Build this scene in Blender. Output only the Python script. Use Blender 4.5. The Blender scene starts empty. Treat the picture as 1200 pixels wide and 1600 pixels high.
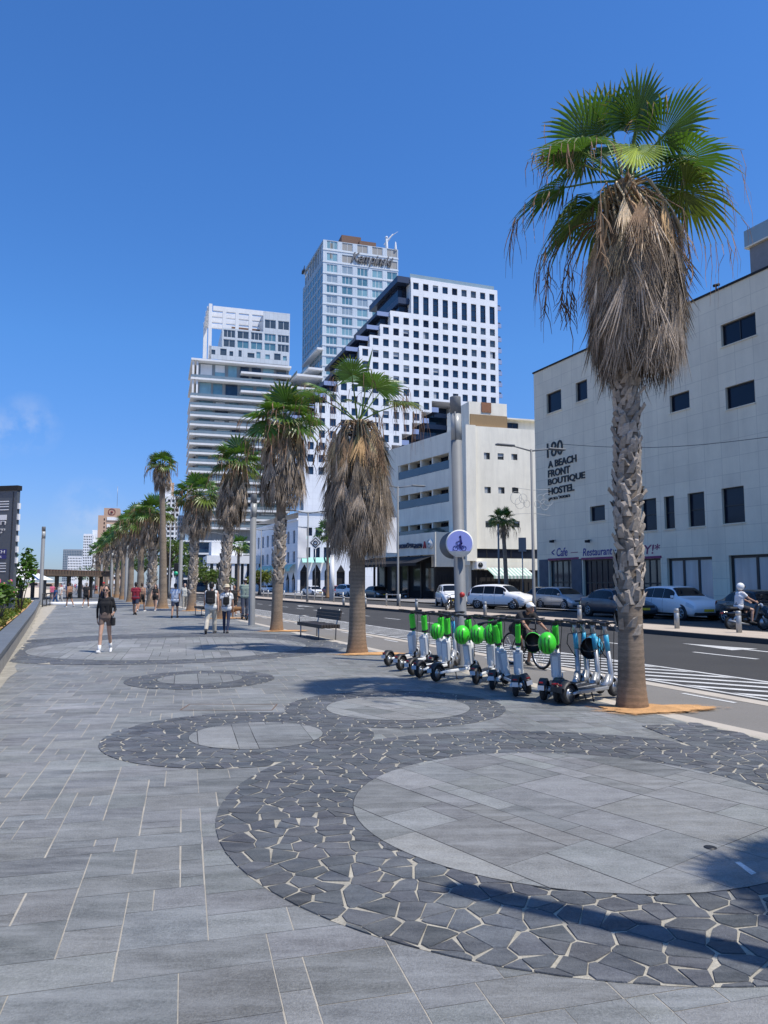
import bpy, bmesh, math, random
from mathutils import Vector, Matrix, Quaternion, noise
R = random.Random(11)
sc = bpy.context.scene
COL = sc.collection
PI = math.pi
rad = math.radians
# ---------------------------------------------------------------- camera model (used to survey ground positions)
F, HC, TH = 1155.0, 1.7, math.atan(112/1155)
def ray(u, v):
    a = (u-600)/F; b = (800-v)/F
    return Vector((a, -math.sin(TH)*b+math.cos(TH), math.cos(TH)*b+math.sin(TH)))
def G(u, v, z=0.0):
    d = ray(u, v); t = (z-HC)/d.z
    return Vector((d.x*t, d.y*t, z))
def P(u, v, Y):
    d = ray(u, v); t = Y/d.y
    return Vector((d.x*t, Y, HC+d.z*t))
def on(u, v, O, U):
    """(distance along U, height) where a sight line meets the vertical plane through O along U"""
    d = ray(u, v); n = Vector((U.y, -U.x))
    t = n.dot(Vector((O.x, O.y)))/n.dot(Vector((d.x, d.y)))
    p = d*t
    return (Vector((p.x, p.y))-Vector((O.x, O.y))).dot(U), HC+p.z
PHI = rad(22.6)
ES = Vector((-math.sin(PHI), math.cos(PHI), 0)); ET = Vector((math.cos(PHI), math.sin(PHI), 0))
def W(s, t, z=0.0): return ES*s+ET*t+Vector((0, 0, z))
def lerp(a, b, k): return a+(b-a)*k
# ---------------------------------------------------------------- materials
MATS = {}
def nd(nt, typ, **kw):
    n = nt.nodes.new(typ)
    for k, v in kw.items():
        if k in n.inputs: n.inputs[k].default_value = v
        else: setattr(n, k, v)
    return n
def mulc(nt, a, b, fac=1.0, mode='MULTIPLY'):
    m = nt.nodes.new('ShaderNodeMix'); m.data_type = 'RGBA'; m.blend_type = mode
    m.inputs[0].default_value = fac
    for k, x in ((6, a), (7, b)):
        if isinstance(x, tuple): m.inputs[k].default_value = x if len(x) == 4 else (*x, 1)
        else: nt.links.new(x, m.inputs[k])
    return m.outputs[2]
def ramp(nt, src, stops):
    r = nt.nodes.new('ShaderNodeValToRGB'); nt.links.new(src, r.inputs[0])
    e = r.color_ramp.elements
    e[0].position, e[0].color = stops[0][0], (*stops[0][1], 1)
    e[1].position, e[1].color = stops[-1][0], (*stops[-1][1], 1)
    for p, c in stops[1:-1]:
        x = e.new(p); x.color = (*c, 1)
    return r.outputs[0]
def g3(v): return (v, v, v)
def pm(name, col, rough=.6, metal=0., var=.15, scale=4., bump=0., bscale=60., attr=False, spec=.5, fine=.0, fscale=120.,
       transl=0., stretch=None, coat=0., grid=None, emit=None, grime=0.):
    if name in MATS: return MATS[name]
    m = bpy.data.materials.new(name); m.use_nodes = True; MATS[name] = m
    nt = m.node_tree; b = nt.nodes['Principled BSDF']; L = nt.links.new
    tc = nt.nodes.new('ShaderNodeTexCoord'); vec = tc.outputs['Object']
    if stretch:
        mp = nd(nt, 'ShaderNodeMapping'); mp.inputs['Scale'].default_value = stretch; L(vec, mp.inputs[0]); svec = mp.outputs[0]
    else: svec = vec
    c = (*col, 1)
    if var:
        n = nd(nt, 'ShaderNodeTexNoise', Scale=scale, Detail=6., Roughness=.6); L(svec, n.inputs['Vector'])
        c = mulc(nt, c, ramp(nt, n.outputs[0], [(.25, g3(1-var)), (.75, g3(1+var))]))
    if fine:
        n2 = nd(nt, 'ShaderNodeTexNoise', Scale=fscale, Detail=3., Roughness=.7); L(svec, n2.inputs['Vector'])
        c = mulc(nt, c, ramp(nt, n2.outputs[0], [(.3, g3(1-fine)), (.7, g3(1+fine))]))
    if grime:
        mp2 = nd(nt, 'ShaderNodeMapping'); mp2.inputs['Scale'].default_value = (1.2, 1.2, .16); L(vec, mp2.inputs[0])
        n3 = nd(nt, 'ShaderNodeTexNoise', Scale=1.1, Detail=8., Roughness=.68); L(mp2.outputs[0], n3.inputs['Vector'])
        c = mulc(nt, c, ramp(nt, n3.outputs[0], [(.42, g3(1)), (.72, g3(1-grime))]))
    if attr:
        at = nd(nt, 'ShaderNodeAttribute', attribute_name='Col'); c = mulc(nt, c, at.outputs['Color'])
    if grid:                                     # (tile width, tile height, joint colour factor)
        br = nd(nt, 'ShaderNodeTexBrick', offset=0.0, squash=1.0)
        br.inputs['Scale'].default_value = 1.0; br.inputs['Brick Width'].default_value = grid[0]; br.inputs['Row Height'].default_value = grid[1]
        br.inputs['Mortar Size'].default_value = grid[3] if len(grid) > 3 else .015
        br.inputs['Color1'].default_value = (1, 1, 1, 1); br.inputs['Color2'].default_value = (.93, .93, .94, 1); br.inputs['Mortar'].default_value = (*g3(grid[2]), 1)
        L(tc.outputs['UV'], br.inputs['Vector']); c = mulc(nt, c, br.outputs['Color'])
    if isinstance(c, tuple): b.inputs['Base Color'].default_value = c
    else: L(c, b.inputs['Base Color'])
    b.inputs['Roughness'].default_value = rough; b.inputs['Metallic'].default_value = metal
    b.inputs['Specular IOR Level'].default_value = spec
    if coat: b.inputs['Coat Weight'].default_value = coat; b.inputs['Coat Roughness'].default_value = .05
    if bump:
        nb = nd(nt, 'ShaderNodeTexNoise', Scale=bscale, Detail=5., Roughness=.65); L(svec, nb.inputs['Vector'])
        bp = nd(nt, 'ShaderNodeBump', Strength=bump, Distance=.02); L(nb.outputs[0], bp.inputs['Height']); L(bp.outputs[0], b.inputs['Normal'])
    if transl:
        tr = nd(nt, 'ShaderNodeBsdfTranslucent'); mx = nd(nt, 'ShaderNodeMixShader'); mx.inputs[0].default_value = transl
        cc = mulc(nt, c, (1.5, 1.45, .6, 1)) if not isinstance(c, tuple) else None
        if cc is not None: L(cc, tr.inputs[0])
        else: tr.inputs[0].default_value = c
        L(b.outputs[0], mx.inputs[1]); L(tr.outputs[0], mx.inputs[2]); L(mx.outputs[0], nt.nodes['Material Output'].inputs[0])
    return m
def glass(name, col, rough=.06, spec=.9, var=.25, scale=.35):
    return pm(name, col, rough=rough, spec=spec, var=var, scale=scale)
# ---------------------------------------------------------------- mesh builder
class MB:
    def __init__(s): s.v = []; s.f = []; s.c = []; s.uv = []; s.sm = []; s.col = (1, 1, 1); s.smooth = False
    def face(s, idx, uv=None):
        s.f.append(tuple(idx)); s.c.append(s.col); s.uv.append(uv); s.sm.append(s.smooth)
    def poly(s, pts, uv=None):
        n = len(s.v); s.v += [tuple(p) for p in pts]; s.face(range(n, n+len(pts)), uv); return n
    def box(s, a, b, M=None):
        (x0, y0, z0), (x1, y1, z1) = a, b
        pts = [Vector(p) for p in ((x0, y0, z0), (x1, y0, z0), (x1, y1, z0), (x0, y1, z0), (x0, y0, z1), (x1, y0, z1), (x1, y1, z1), (x0, y1, z1))]
        if M is not None: pts = [M @ p for p in pts]
        n = len(s.v); s.v += [tuple(p) for p in pts]
        for q in ((0, 3, 2, 1), (4, 5, 6, 7), (0, 1, 5, 4), (1, 2, 6, 5), (2, 3, 7, 6), (3, 0, 4, 7)): s.face([n+i for i in q])
    def cbox(s, c, size, M=None):
        c = Vector(c); h = Vector(size)*.5; s.box(c-h, c+h, M)
    def rbox(s, a, b, r, M=None, seg=2):
        """box with its edges bevelled"""
        bm = bmesh.new(); bmesh.ops.create_cube(bm, size=1)
        a = Vector(a); b = Vector(b)
        for v in bm.verts: v.co = Vector((lerp(a.x, b.x, v.co.x+.5), lerp(a.y, b.y, v.co.y+.5), lerp(a.z, b.z, v.co.z+.5)))
        bmesh.ops.bevel(bm, geom=bm.edges[:], offset=r, segments=seg, affect='EDGES', profile=.5)
        s.frombm(bm, M); bm.free()
    def frombm(s, bm, M=None):
        bm.verts.index_update(); n = len(s.v)
        s.v += [tuple(M @ v.co if M is not None else v.co) for v in bm.verts]
        for f in bm.faces: s.face([n+v.index for v in f.verts])
    def rings(s, rings, closed=True, cap0=True, cap1=True):
        n = len(s.v); k = len(rings[0])
        for r in rings: s.v += [tuple(p) for p in r]
        for i in range(len(rings)-1):
            for j in range(k if closed else k-1):
                a = n+i*k+j; b = n+i*k+(j+1) % k; s.face((a, b, b+k, a+k))
        if cap0: s.face([n+j for j in reversed(range(k))])
        if cap1: s.face([n+(len(rings)-1)*k+j for j in range(k)])
    def tube(s, pts, r, n=10, cap=True, closed=False):
        pts = [Vector(p) for p in pts]; m = len(pts)
        rr = r if isinstance(r, (list, tuple)) else [r]*m
        sm = s.smooth; s.smooth = True; rings = []; prev = None
        for i, p in enumerate(pts):
            d = (pts[min(i+1, m-1)]-pts[max(i-1, 0)]) if not closed else (pts[(i+1) % m]-pts[i-1])
            d.normalize()
            if prev is None:
                a = d.orthogonal().normalized()
            else:
                a = (prev-d*prev.dot(d))
                a = a.normalized() if a.length > 1e-6 else d.orthogonal().normalized()
            prev = a; b = d.cross(a)
            rings.append([p+(a*math.cos(2*PI*j/n)+b*math.sin(2*PI*j/n))*rr[i] for j in range(n)])
        if closed: rings.append(rings[0])
        s.rings(rings, True, cap and not closed, cap and not closed); s.smooth = sm
    def cyl(s, p, q, r0, r1=None, n=16): s.tube([p, q], [r0, r0 if r1 is None else r1], n)
    def torus(s, c, ax, Rr, r, n=24, m=8, a0=0, a1=2*PI):
        ax = Vector(ax).normalized(); u = ax.orthogonal().normalized(); w = ax.cross(u); c = Vector(c)
        full = a1-a0 > 6.2
        s.tube([c+(u*math.cos(a0+(a1-a0)*i/n)+w*math.sin(a0+(a1-a0)*i/n))*Rr for i in range(n if full else n+1)], r, m, closed=full)
    def lathe(s, prof, n=24, c=(0, 0, 0)):
        c = Vector(c); sm = s.smooth; s.smooth = True
        s.rings([[c+Vector((r*math.cos(2*PI*j/n), r*math.sin(2*PI*j/n), z)) for j in range(n)] for r, z in prof]); s.smooth = sm
    def ell(s, c, rx, ry=None, rz=None, n=14, m=9, M=None):
        ry = ry or rx; rz = rz or rx; c = Vector(c); sm = s.smooth; s.smooth = True; rings = []
        for i in range(m+1):
            t = PI*i/m*(.996)+.006; st, ct = math.sin(t), math.cos(t)
            ring = [Vector((rx*st*math.cos(2*PI*j/n), ry*st*math.sin(2*PI*j/n), rz*ct)) for j in range(n)]
            rings.append([c+(M @ p if M is not None else p) for p in ring])
        s.rings(rings); s.smooth = sm
    def cap(s, p, q, r0, r1=None, n=12):
        """tapered capsule"""
        r1 = r0 if r1 is None else r1; p = Vector(p); q = Vector(q); d = q-p; L = d.length
        if L < 1e-5: s.ell(p, r0, n=n); return
        d /= L; pts = []; rr = []
        for k in range(4): a = PI/2*k/4; pts.append(p-d*r0*math.cos(a)*.999); rr.append(max(r0*math.sin(a), r0*.08))
        pts.append(p); rr.append(r0); pts.append(q); rr.append(r1)
        for k in range(1, 5): a = PI/2*k/4; pts.append(q+d*r1*math.sin(a)); rr.append(max(r1*math.cos(a), r1*.08))
        s.tube(pts, rr, n)
    def mesh(s, name, off=None):
        me = bpy.data.meshes.new(name); v = s.v
        if off is not None: v = [(x-off[0], y-off[1], z-off[2]) for x, y, z in v]
        me.from_pydata(v, [], s.f)
        if any(s.sm): me.polygons.foreach_set('use_smooth', s.sm)
        if any(c != (1, 1, 1) for c in s.c):
            at = me.color_attributes.new('Col', 'FLOAT_COLOR', 'CORNER'); d = []
            for f, c in zip(s.f, s.c): d += [c[0], c[1], c[2], 1.0]*len(f)
            at.data.foreach_set('color', d)
        if any(u is not None for u in s.uv):
            ul = me.uv_layers.new(name='UVMap'); d = []
            for f, u in zip(s.f, s.uv):
                for k in range(len(f)): d += list(u[k]) if u is not None else [0, 0]
            ul.data.foreach_set('uv', d)
        me.update(); return me
    def build(s, name, mat, parent=None, rel=False, **tags):
        off = tuple(parent.location) if (parent is not None and rel) else None
        o = link(name, s.mesh(name, off), mat, parent); tag(o, **tags); return o
def link(name, me, mat=None, parent=None):
    if mat is not None and not me.materials: me.materials.append(mat)
    o = bpy.data.objects.new(name, me); COL.objects.link(o)
    if parent is not None: o.parent = parent
    return o
def tag(o, label=None, cat=None, group=None, kind=None):
    if label: o['label'] = label
    if cat: o['category'] = cat
    if group: o['group'] = group
    if kind: o['kind'] = kind
    return o
def thing(name, label, cat, loc=(0, 0, 0), rz=0., group=None):
    o = bpy.data.objects.new(name, None); COL.objects.link(o); o.empty_display_size = .2
    o.location = loc; o.rotation_euler = (0, 0, rz); return tag(o, label, cat, group)
def kids(o): return [c for c in o.children]
def dup(o, parent=None):
    c = o.copy(); COL.objects.link(c)
    if parent is not None: c.parent = parent
    for ch in kids(o): dup(ch, c)
    return c
def place(o, loc, rz=0., scale=1., label=None, group=None):
    o.location = loc; o.rotation_euler = (0, 0, rz); o.scale = (scale,)*3
    if label: o['label'] = label
    if group: o['group'] = group
    return o
def remesh(mb, voxel, smooth=2):
    """fuse overlapping shapes into one continuous surface"""
    me = mb.mesh('tmp'); o = bpy.data.objects.new('tmp', me); COL.objects.link(o)
    m = o.modifiers.new('r', 'REMESH'); m.mode = 'VOXEL'; m.voxel_size = voxel; m.use_smooth_shade = True
    if smooth:
        k = o.modifiers.new('s', 'SMOOTH'); k.iterations = smooth; k.factor = .5
    dg = bpy.context.evaluated_depsgraph_get()
    out = bpy.data.meshes.new_from_object(o.evaluated_get(dg))
    bpy.data.objects.remove(o); bpy.data.meshes.remove(me)
    out.polygons.foreach_set('use_smooth', [True]*len(out.polygons)); return out
def text(body, name, mat, parent, origin, U, height=None, width=None, N=None, shear=0., extrude=.02, tags=None, rel=True, align='LEFT', offset=0., V=None):
    """flat lettering standing on a wall: X along U, up along Z"""
    cu = bpy.data.curves.new('txt', 'FONT'); cu.body = body; cu.size = 1; cu.shear = shear; cu.extrude = .03; cu.offset = offset
    cu.resolution_u = 3
    o = bpy.data.objects.new('txt', cu); COL.objects.link(o)
    dg = bpy.context.evaluated_depsgraph_get(); me = bpy.data.meshes.new_from_object(o.evaluated_get(dg))
    bpy.data.objects.remove(o)
    xs = [v.co.x for v in me.vertices]; ys = [v.co.y for v in me.vertices]
    x0, x1, y0, y1 = min(xs), max(xs), min(ys), max(ys)
    sx = width/(x1-x0) if width else None; sy = height/(y1-y0) if height else None
    sx = sx or sy; sy = sy or sx
    U = Vector((U[0], U[1], 0)).normalized(); N = Vector((U.y, -U.x, 0)) if N is None else N
    V = Vector((0, 0, 1)) if V is None else V
    off = Vector(parent.location) if (parent is not None and rel) else Vector()
    base = Vector(origin)
    for v in me.vertices:
        v.co = base+U*((v.co.x-x0)*sx)+V*((v.co.y-y0)*sy)+N*(v.co.z/.03*extrude+extrude+.004)-off
    me.materials.clear(); me.name = name
    ob = link(name, me, mat, parent)
    if tags: tag(ob, **tags)
    return ob
def quadwall(mb, O, U, u0, u1, z0, z1, y=0.):
    """one rectangle of wall plane; y = depth behind the plane"""
    Nn = Vector((U.y, -U.x, 0)); U3 = Vector((U.x, U.y, 0)); B = Vector((O.x, O.y, 0))-Nn*y
    mb.poly([B+U3*u0+Vector((0, 0, z0)), B+U3*u1+Vector((0, 0, z0)), B+U3*u1+Vector((0, 0, z1)), B+U3*u0+Vector((0, 0, z1))],
            uv=[(u0, z0), (u1, z0), (u1, z1), (u0, z1)])
def wbox(mb, O, U, u0, u1, y0, y1, z0, z1):
    """box in wall coordinates: along U, y behind the wall plane (negative = in front)"""
    Nn = Vector((U.y, -U.x, 0)); U3 = Vector((U.x, U.y, 0)); B = Vector((O.x, O.y, 0))
    pts = [B+U3*a-Nn*b+Vector((0, 0, c)) for c in (z0, z1) for a, b in ((u0, y0), (u1, y0), (u1, y1), (u0, y1))]
    uvs = {0: (u0, z0), 1: (u1, z0), 2: (u1, z0), 3: (u0, z0), 4: (u0, z1), 5: (u1, z1), 6: (u1, z1), 7: (u0, z1)}
    n = len(mb.v); mb.v += [tuple(p) for p in pts]
    for q in ((0, 3, 2, 1), (4, 5, 6, 7), (0, 1, 5, 4), (1, 2, 6, 5), (2, 3, 7, 6), (3, 0, 4, 7)): mb.face([n+i for i in q], [uvs[i] for i in q])
def wall(mb, O, U, u0, u1, z0, z1, holes, depth=.25, voids=()):
    """wall plane with real openings and reveals"""
    us = sorted({round(x, 3) for x in [u0, u1]+[h[i] for h in list(holes)+list(voids) for i in (0, 1)] if u0-1e-6 <= x <= u1+1e-6})
    zs = sorted({round(x, 3) for x in [z0, z1]+[h[i] for h in list(holes)+list(voids) for i in (2, 3)] if z0-1e-6 <= x <= z1+1e-6})
    allh = list(holes)+list(voids)
    for i in range(len(us)-1):
        for j in range(len(zs)-1):
            cu, cz = (us[i]+us[i+1])/2, (zs[j]+zs[j+1])/2
            if not any(h[0] < cu < h[1] and h[2] < cz < h[3] for h in allh): quadwall(mb, O, U, us[i], us[i+1], zs[j], zs[j+1])
    Nn = Vector((U.y, -U.x, 0)); U3 = Vector((U.x, U.y, 0)); B = Vector((O.x, O.y, 0))
    for h in holes:
        f = [B+U3*a+Vector((0, 0, c)) for a, c in ((h[0], h[2]), (h[1], h[2]), (h[1], h[3]), (h[0], h[3]))]
        k = [p-Nn*depth for p in f]
        for a in range(4): mb.poly([f[a], f[(a+1) % 4], k[(a+1) % 4], k[a]], uv=[(0, 0)]*4)
def pane(parent, O, U, h, mat, depth=.22, frame=None, mull=0, name='window', fw=.06, rows=0, blind=None):
    mb = MB(); wbox(mb, O, U, h[0], h[1], depth-.02, depth+.02, h[2], h[3]); o = mb.build(name, mat, parent, rel=True)
    if frame is not None:
        fb = MB(); a, b, c, d = h; y0, y1 = depth-.07, depth-.023
        for q in ((a, a+fw, c, d), (b-fw, b, c, d), (a+fw, b-fw, c, c+fw), (a+fw, b-fw, d-fw, d)): wbox(fb, O, U, q[0], q[1], y0, y1, q[2], q[3])
        for k in range(mull):
            x = lerp(a, b, (k+1)/(mull+1)); wbox(fb, O, U, x-fw/2, x+fw/2, y0+.004, y1, c+fw, d-fw)
        for k in range(rows):
            z = lerp(c, d, (k+1)/(rows+1)); wbox(fb, O, U, a+fw, b-fw, y0+.008, y1, z-fw/2, z+fw/2)
        ov = fb.v; off = Vector(parent.location)
        fo = link('frame', fb.mesh('frame', tuple(off)), frame, o)
    if blind is not None and R.random() < blind[0]:
        bb = MB(); q = R.uniform(.2, .75); g = (h[1]-h[0])*.04; x1 = h[1]-g if R.random() < .6 else lerp(h[0], h[1], R.uniform(.35, .6)); wbox(bb, O, U, h[0]+g, x1, depth-.075, depth-.03, lerp(h[3], h[2], q if x1 > h[1]-2*g else .96), h[3]-g)
        link('blind', bb.mesh('blind', tuple(Vector(parent.location))), blind[1], o)
    return o
def panes(parent, O, U, holes, mat, depth, limit=100, name='window', frame=None, mull=0, mats=None, fw=.06, blind=None):
    hs = sorted(holes, key=lambda h: -(h[1]-h[0])*(h[3]-h[2]))
    for i, h in enumerate(hs[:limit]): pane(parent, O, U, h, (mats[R.randrange(len(mats))] if mats else mat), depth, frame, mull, name, fw, 0, blind)
    if hs[limit:]:
        mb = MB()
        for h in hs[limit:]: wbox(mb, O, U, h[0], h[1], depth-.02, depth+.02, h[2], h[3])
        mb.build(name, mat, parent, rel=True, kind='stuff')
V2 = lambda a, b: Vector((a, b))
def udir(deg): return Vector((math.cos(rad(deg)), math.sin(rad(deg))))
# ---------------------------------------------------------------- materials of the setting
M_mortar = pm('mortar', (.40, .365, .30), rough=.95, var=.25, scale=3, fine=.15, fscale=80, bump=.4, bscale=150)
def slabmat(name, col, a):
    m = pm(name, col, rough=.62, var=.2, scale=7, attr=True, bump=.6, bscale=140, fine=.27, fscale=70, spec=.35)
    nt = m.node_tree; b = nt.nodes['Principled BSDF']; lk = b.inputs['Base Color'].links[0]; src = lk.from_socket
    tc = nd(nt, 'ShaderNodeTexCoord')
    mp = nd(nt, 'ShaderNodeMapping'); mp.inputs['Rotation'].default_value = (0, 0, rad(-15)); mp.inputs['Scale'].default_value = (.6, 3.2, 1)
    nt.links.new(tc.outputs['Object'], mp.inputs[0])
    n = nd(nt, 'ShaderNodeTexNoise', Scale=2.2, Detail=9., Roughness=.72); nt.links.new(mp.outputs[0], n.inputs['Vector'])
    pale = ramp(nt, n.outputs[0], [(.42, g3(0)), (.7, g3(a))])
    c = mulc(nt, src, (.36, .37, .37, 1), 1.0, 'MIX'); mixn = c.node; nt.links.new(pale, mixn.inputs[0])
    n4 = nd(nt, 'ShaderNodeTexNoise', Scale=.35, Detail=5., Roughness=.6); nt.links.new(tc.outputs['Object'], n4.inputs['Vector'])
    c = mulc(nt, c, ramp(nt, n4.outputs[0], [(.3, g3(.78)), (.7, g3(1.18))]))
    nt.links.new(c, b.inputs['Base Color'])
    # roughness varies with the polish of the stone
    nt.links.new(ramp(nt, n.outputs[0], [(.3, g3(.5)), (.7, g3(.75))]), b.inputs['Roughness'])
    return m
M_slab = slabmat('slate_slab', (.182, .186, .178), .62)
M_slabr = slabmat('slate_slab_ring', (.204, .207, .198), .6)
M_stone = slabmat('basalt_stone', (.088, .093, .099), .3)
M_asph = pm('asphalt', (.044, .0425, .040), rough=.85, var=.22, scale=.35, fine=.3, fscale=60, bump=.3, bscale=150)
M_bike = pm('bike_path_asphalt', (.19, .178, .16), rough=.9, var=.1, scale=.6, fine=.12, fscale=60, bump=.25, bscale=150)
M_pave = pm('pale_paving', (.50, .42, .335), rough=.9, var=.08, scale=1., fine=.08, bump=.2, grid=(.4, .2, .72, .012))
M_kerb = pm('kerb_concrete', (.47, .42, .35), rough=.9, var=.1, scale=2, fine=.1, bump=.2)
M_dkerb = pm('dark_kerb', (.05, .05, .052), rough=.85, var=.2, scale=2, fine=.15)
M_paint = pm('road_paint', (.56, .56, .54), rough=.7, var=.25, scale=2., fine=.25, fscale=50)
M_sand = pm('orange_sand', (.56, .31, .13), rough=1., var=.3, scale=4, fine=.25, fscale=90, bump=.8, bscale=60)
nt_ = M_sand.node_tree; at_ = nd(nt_, 'ShaderNodeAttribute', attribute_name='Col'); nz_ = nd(nt_, 'ShaderNodeTexNoise', Scale=7., Detail=9., Roughness=.75); tc_ = nd(nt_, 'ShaderNodeTexCoord'); nt_.links.new(tc_.outputs['Object'], nz_.inputs['Vector'])
ad_ = nt_.nodes.new('ShaderNodeMath'); ad_.operation = 'ADD'; nt_.links.new(at_.outputs['Fac'], ad_.inputs[0]); nt_.links.new(nz_.outputs[0], ad_.inputs[1])
nt_.links.new(ramp(nt_, ad_.outputs[0], [(.74, g3(0)), (1.12, g3(1))]), nt_.nodes['Principled BSDF'].inputs['Alpha'])
M_soil = pm('planter_sand', (.50, .30, .13), rough=1., var=.25, scale=2, fine=.25, fscale=60, bump=.8, bscale=40)
M_beach = pm('beach_sand', (.62, .53, .40), rough=1., var=.08, scale=.3, bump=.4, bscale=3)
M_sea = pm('sea_water', (.02, .11, .19), rough=.15, var=.15, scale=.02, bump=.6, bscale=.6)
M_sidew = pm('far_sidewalk', (.27, .255, .235), rough=.9, var=.1, scale=.7, fine=.1, grid=(.6, .6, .8, .015))
# ---------------------------------------------------------------- big ground sheets
def strip(name, pts, z, mat, uv=False, kind='structure'):
    mb = MB(); mb.poly([Vector((p.x, p.y, z)) for p in pts], uv=[(p.x, p.y) for p in pts] if uv else None)
    return mb.build(name, mat, kind=kind)
def band(name, s0, s1, t0, t1, z, mat, n=1):
    mb = MB()
    for i in range(n):
        a = lerp(s0, s1, i/n); b = lerp(s0, s1, (i+1)/n)
        mb.poly([W(a, t0, z), W(a, t1, z), W(b, t1, z), W(b, t0, z)], uv=[(t0, a), (t1, a), (t1, b), (t0, b)])
    return mb.build(name, mat, kind='structure')
strip('ground', [V2(-3500, -600), V2(3500, -600), V2(3500, 5000), V2(-3500, 5000)], -.06,
      pm('city_ground', (.26, .25, .235), rough=.95, var=.12, scale=.05, fine=.1, fscale=20))
band('beach', -40, 700, -95, -3.4, -.03, M_beach)
band('sea', -800, 4000, -3000, -95, -.045, M_sea)
band('road', -30, 190, 9.2, 28.2, .0, M_asph, 6)
band('sidewalk', -30, 140, 27.9, 62, .1, M_sidew, 4)
band('bike_path', -30, 190, 7.3, 8.95, .006, M_bike, 4)
band('bike_path_border', -30, 190, 7.02, 7.3, .012, M_kerb, 4)
band('road_kerb', -30, 190, 8.95, 9.25, .01, M_kerb, 4)
mb = MB()
for s in range(-6, 60, 2):                            # broken line along the cycle track
    mb.poly([W(s, 8.72, .0105), W(s, 8.8, .0105), W(s+1.0, 8.8, .0105), W(s+1.0, 8.72, .0105)])
mb.build('bike_path_marking', M_paint, kind='structure')
# road markings
mb = MB()
def mark(pts, z=.0045): mb.poly([W(s, t, z) for s, t in pts])
mark([(-25, 11.1), (-25, 11.22), (120, 11.22), (120, 11.1)])
mark([(-25, 9.42), (-25, 9.52), (120, 9.52), (120, 9.42)], .0045)
s = -18.
while s < 70:
    mark([(s, 9.56), (s+.34, 9.56), (s+.34-2.35, 11.06), (s-2.35, 11.06)], .0045); s += .98
for s in range(-20, 110, 4): mark([(s+.4, 14.25), (s+.4, 14.38), (s+2.3, 14.38), (s+2.3, 14.25)])
for s0 in (12.2, 52.0):                                   # straight-ahead arrow
    mark([(s0, 16.0), (s0, 16.16), (s0+2.6, 16.16), (s0+2.6, 16.0)]); mark([(s0+2.1, 15.62), (s0+2.1, 15.98), (s0+4.3, 16.08)])
    mark([(s0+2.1, 16.18), (s0+2.1, 16.54), (s0+4.3, 16.08)]); mark([(s0+2.62, 15.99), (s0+2.62, 16.17), (s0+4.25, 16.08)], .0049)
mb.build('road_marking', M_paint, kind='structure')
# median between the carriageways: dark kerb faces and pale paving
mb = MB(); mb.col = (1, 1, 1)
for i in range(12):
    a = -30+18.*i; b = a+18
    A = [W(a, 18.2), W(a, 20.6), W(b, 20.6), W(b, 18.2)]
    mb.poly([p+Vector((0, 0, .15)) for p in A], uv=[(18.2, a), (20.6, a), (20.6, b), (18.2, b)])
mb.build('median', M_pave, kind='structure')
mb = MB()
for t0, t1 in ((18.05, 18.2), (20.6, 20.75)):
    q = [W(-30, t0, .0), W(-30, t1, .0), W(186, t1, .0), W(186, t0, .0)]
    n = len(mb.v); mb.v += [tuple(p) for p in q]+[tuple(p+Vector((0, 0, .146))) for p in q]
    for f in ((4, 5, 6, 7), (0, 1, 5, 4), (1, 2, 6, 5), (2, 3, 7, 6), (3, 0, 4, 7)): mb.face([n+i for i in f])
mb.build('median_kerb', M_dkerb, kind='structure')
# ---------------------------------------------------------------- promenade paving
def clip(poly, a, b):
    """keep the part of a polygon left of the line a->b"""
    out = []; n = len(poly)
    for i in range(n):
        p, q = poly[i], poly[(i+1) % n]
        dp = (b.x-a.x)*(p.y-a.y)-(b.y-a.y)*(p.x-a.x); dq = (b.x-a.x)*(q.y-a.y)-(b.y-a.y)*(q.x-a.x)
        if dp >= 0: out.append(p)
        if dp*dq < 0: out.append(p+(q-p)*(dp/(dp-dq)))
    return out
def clipconvex(poly, hull):
    for i in range(len(hull)):
        if len(poly) < 3: return []
        poly = clip(poly, hull[i], hull[(i+1) % len(hull)])
    return poly if len(poly) >= 3 else []
def w2(s, t): p = W(s, t); return V2(p.x, p.y)
PROM = [w2(-4, -1.25), w2(-4, 7.02), w2(64, 7.02), w2(64, -2.4), w2(14, -1.2)]
PROM = [w2(-4, 7.02), w2(64, 7.02), w2(64, -2.45), w2(14, -1.25), w2(-4, -1.25)]
def area2(p): return sum(p[i].x*p[(i+1) % len(p)].y-p[(i+1) % len(p)].x*p[i].y for i in range(len(p)))
if area2(PROM) < 0: PROM.reverse()
mb = MB(); mb.poly([Vector((p.x, p.y, .010)) for p in [w2(-30, 7.02), w2(190, 7.02), w2(190, -3.4), w2(14, -3.4), w2(-30, -3.4)]])
mb.build('promenade', pm('promenade_far', (.165, .167, .162), rough=.7, var=.2, scale=.6, fine=.1), kind='structure')
strip('paving_mortar', PROM, .0145, M_mortar)
def pack(x0, x1, y0, y1, unit, sizes, rnd):
    nx, ny = int((x1-x0)/unit), int((y1-y0)/unit); occ = [[False]*nx for _ in range(ny)]
    for j in range(ny):
        for i in range(nx):
            if occ[j][i]: continue
            for _ in range(12):
                w, l = rnd.choice(sizes)
                if i+w <= nx and j+l <= ny and not any(occ[j+b][i+a] for a in range(w) for b in range(l)): break
            else: w = l = 1
            for a in range(w):
                for b in range(l):
                    if i+a < nx and j+b < ny: occ[j+b][i+a] = True
            yield x0+i*unit, y0+j*unit, w*unit, l*unit
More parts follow.
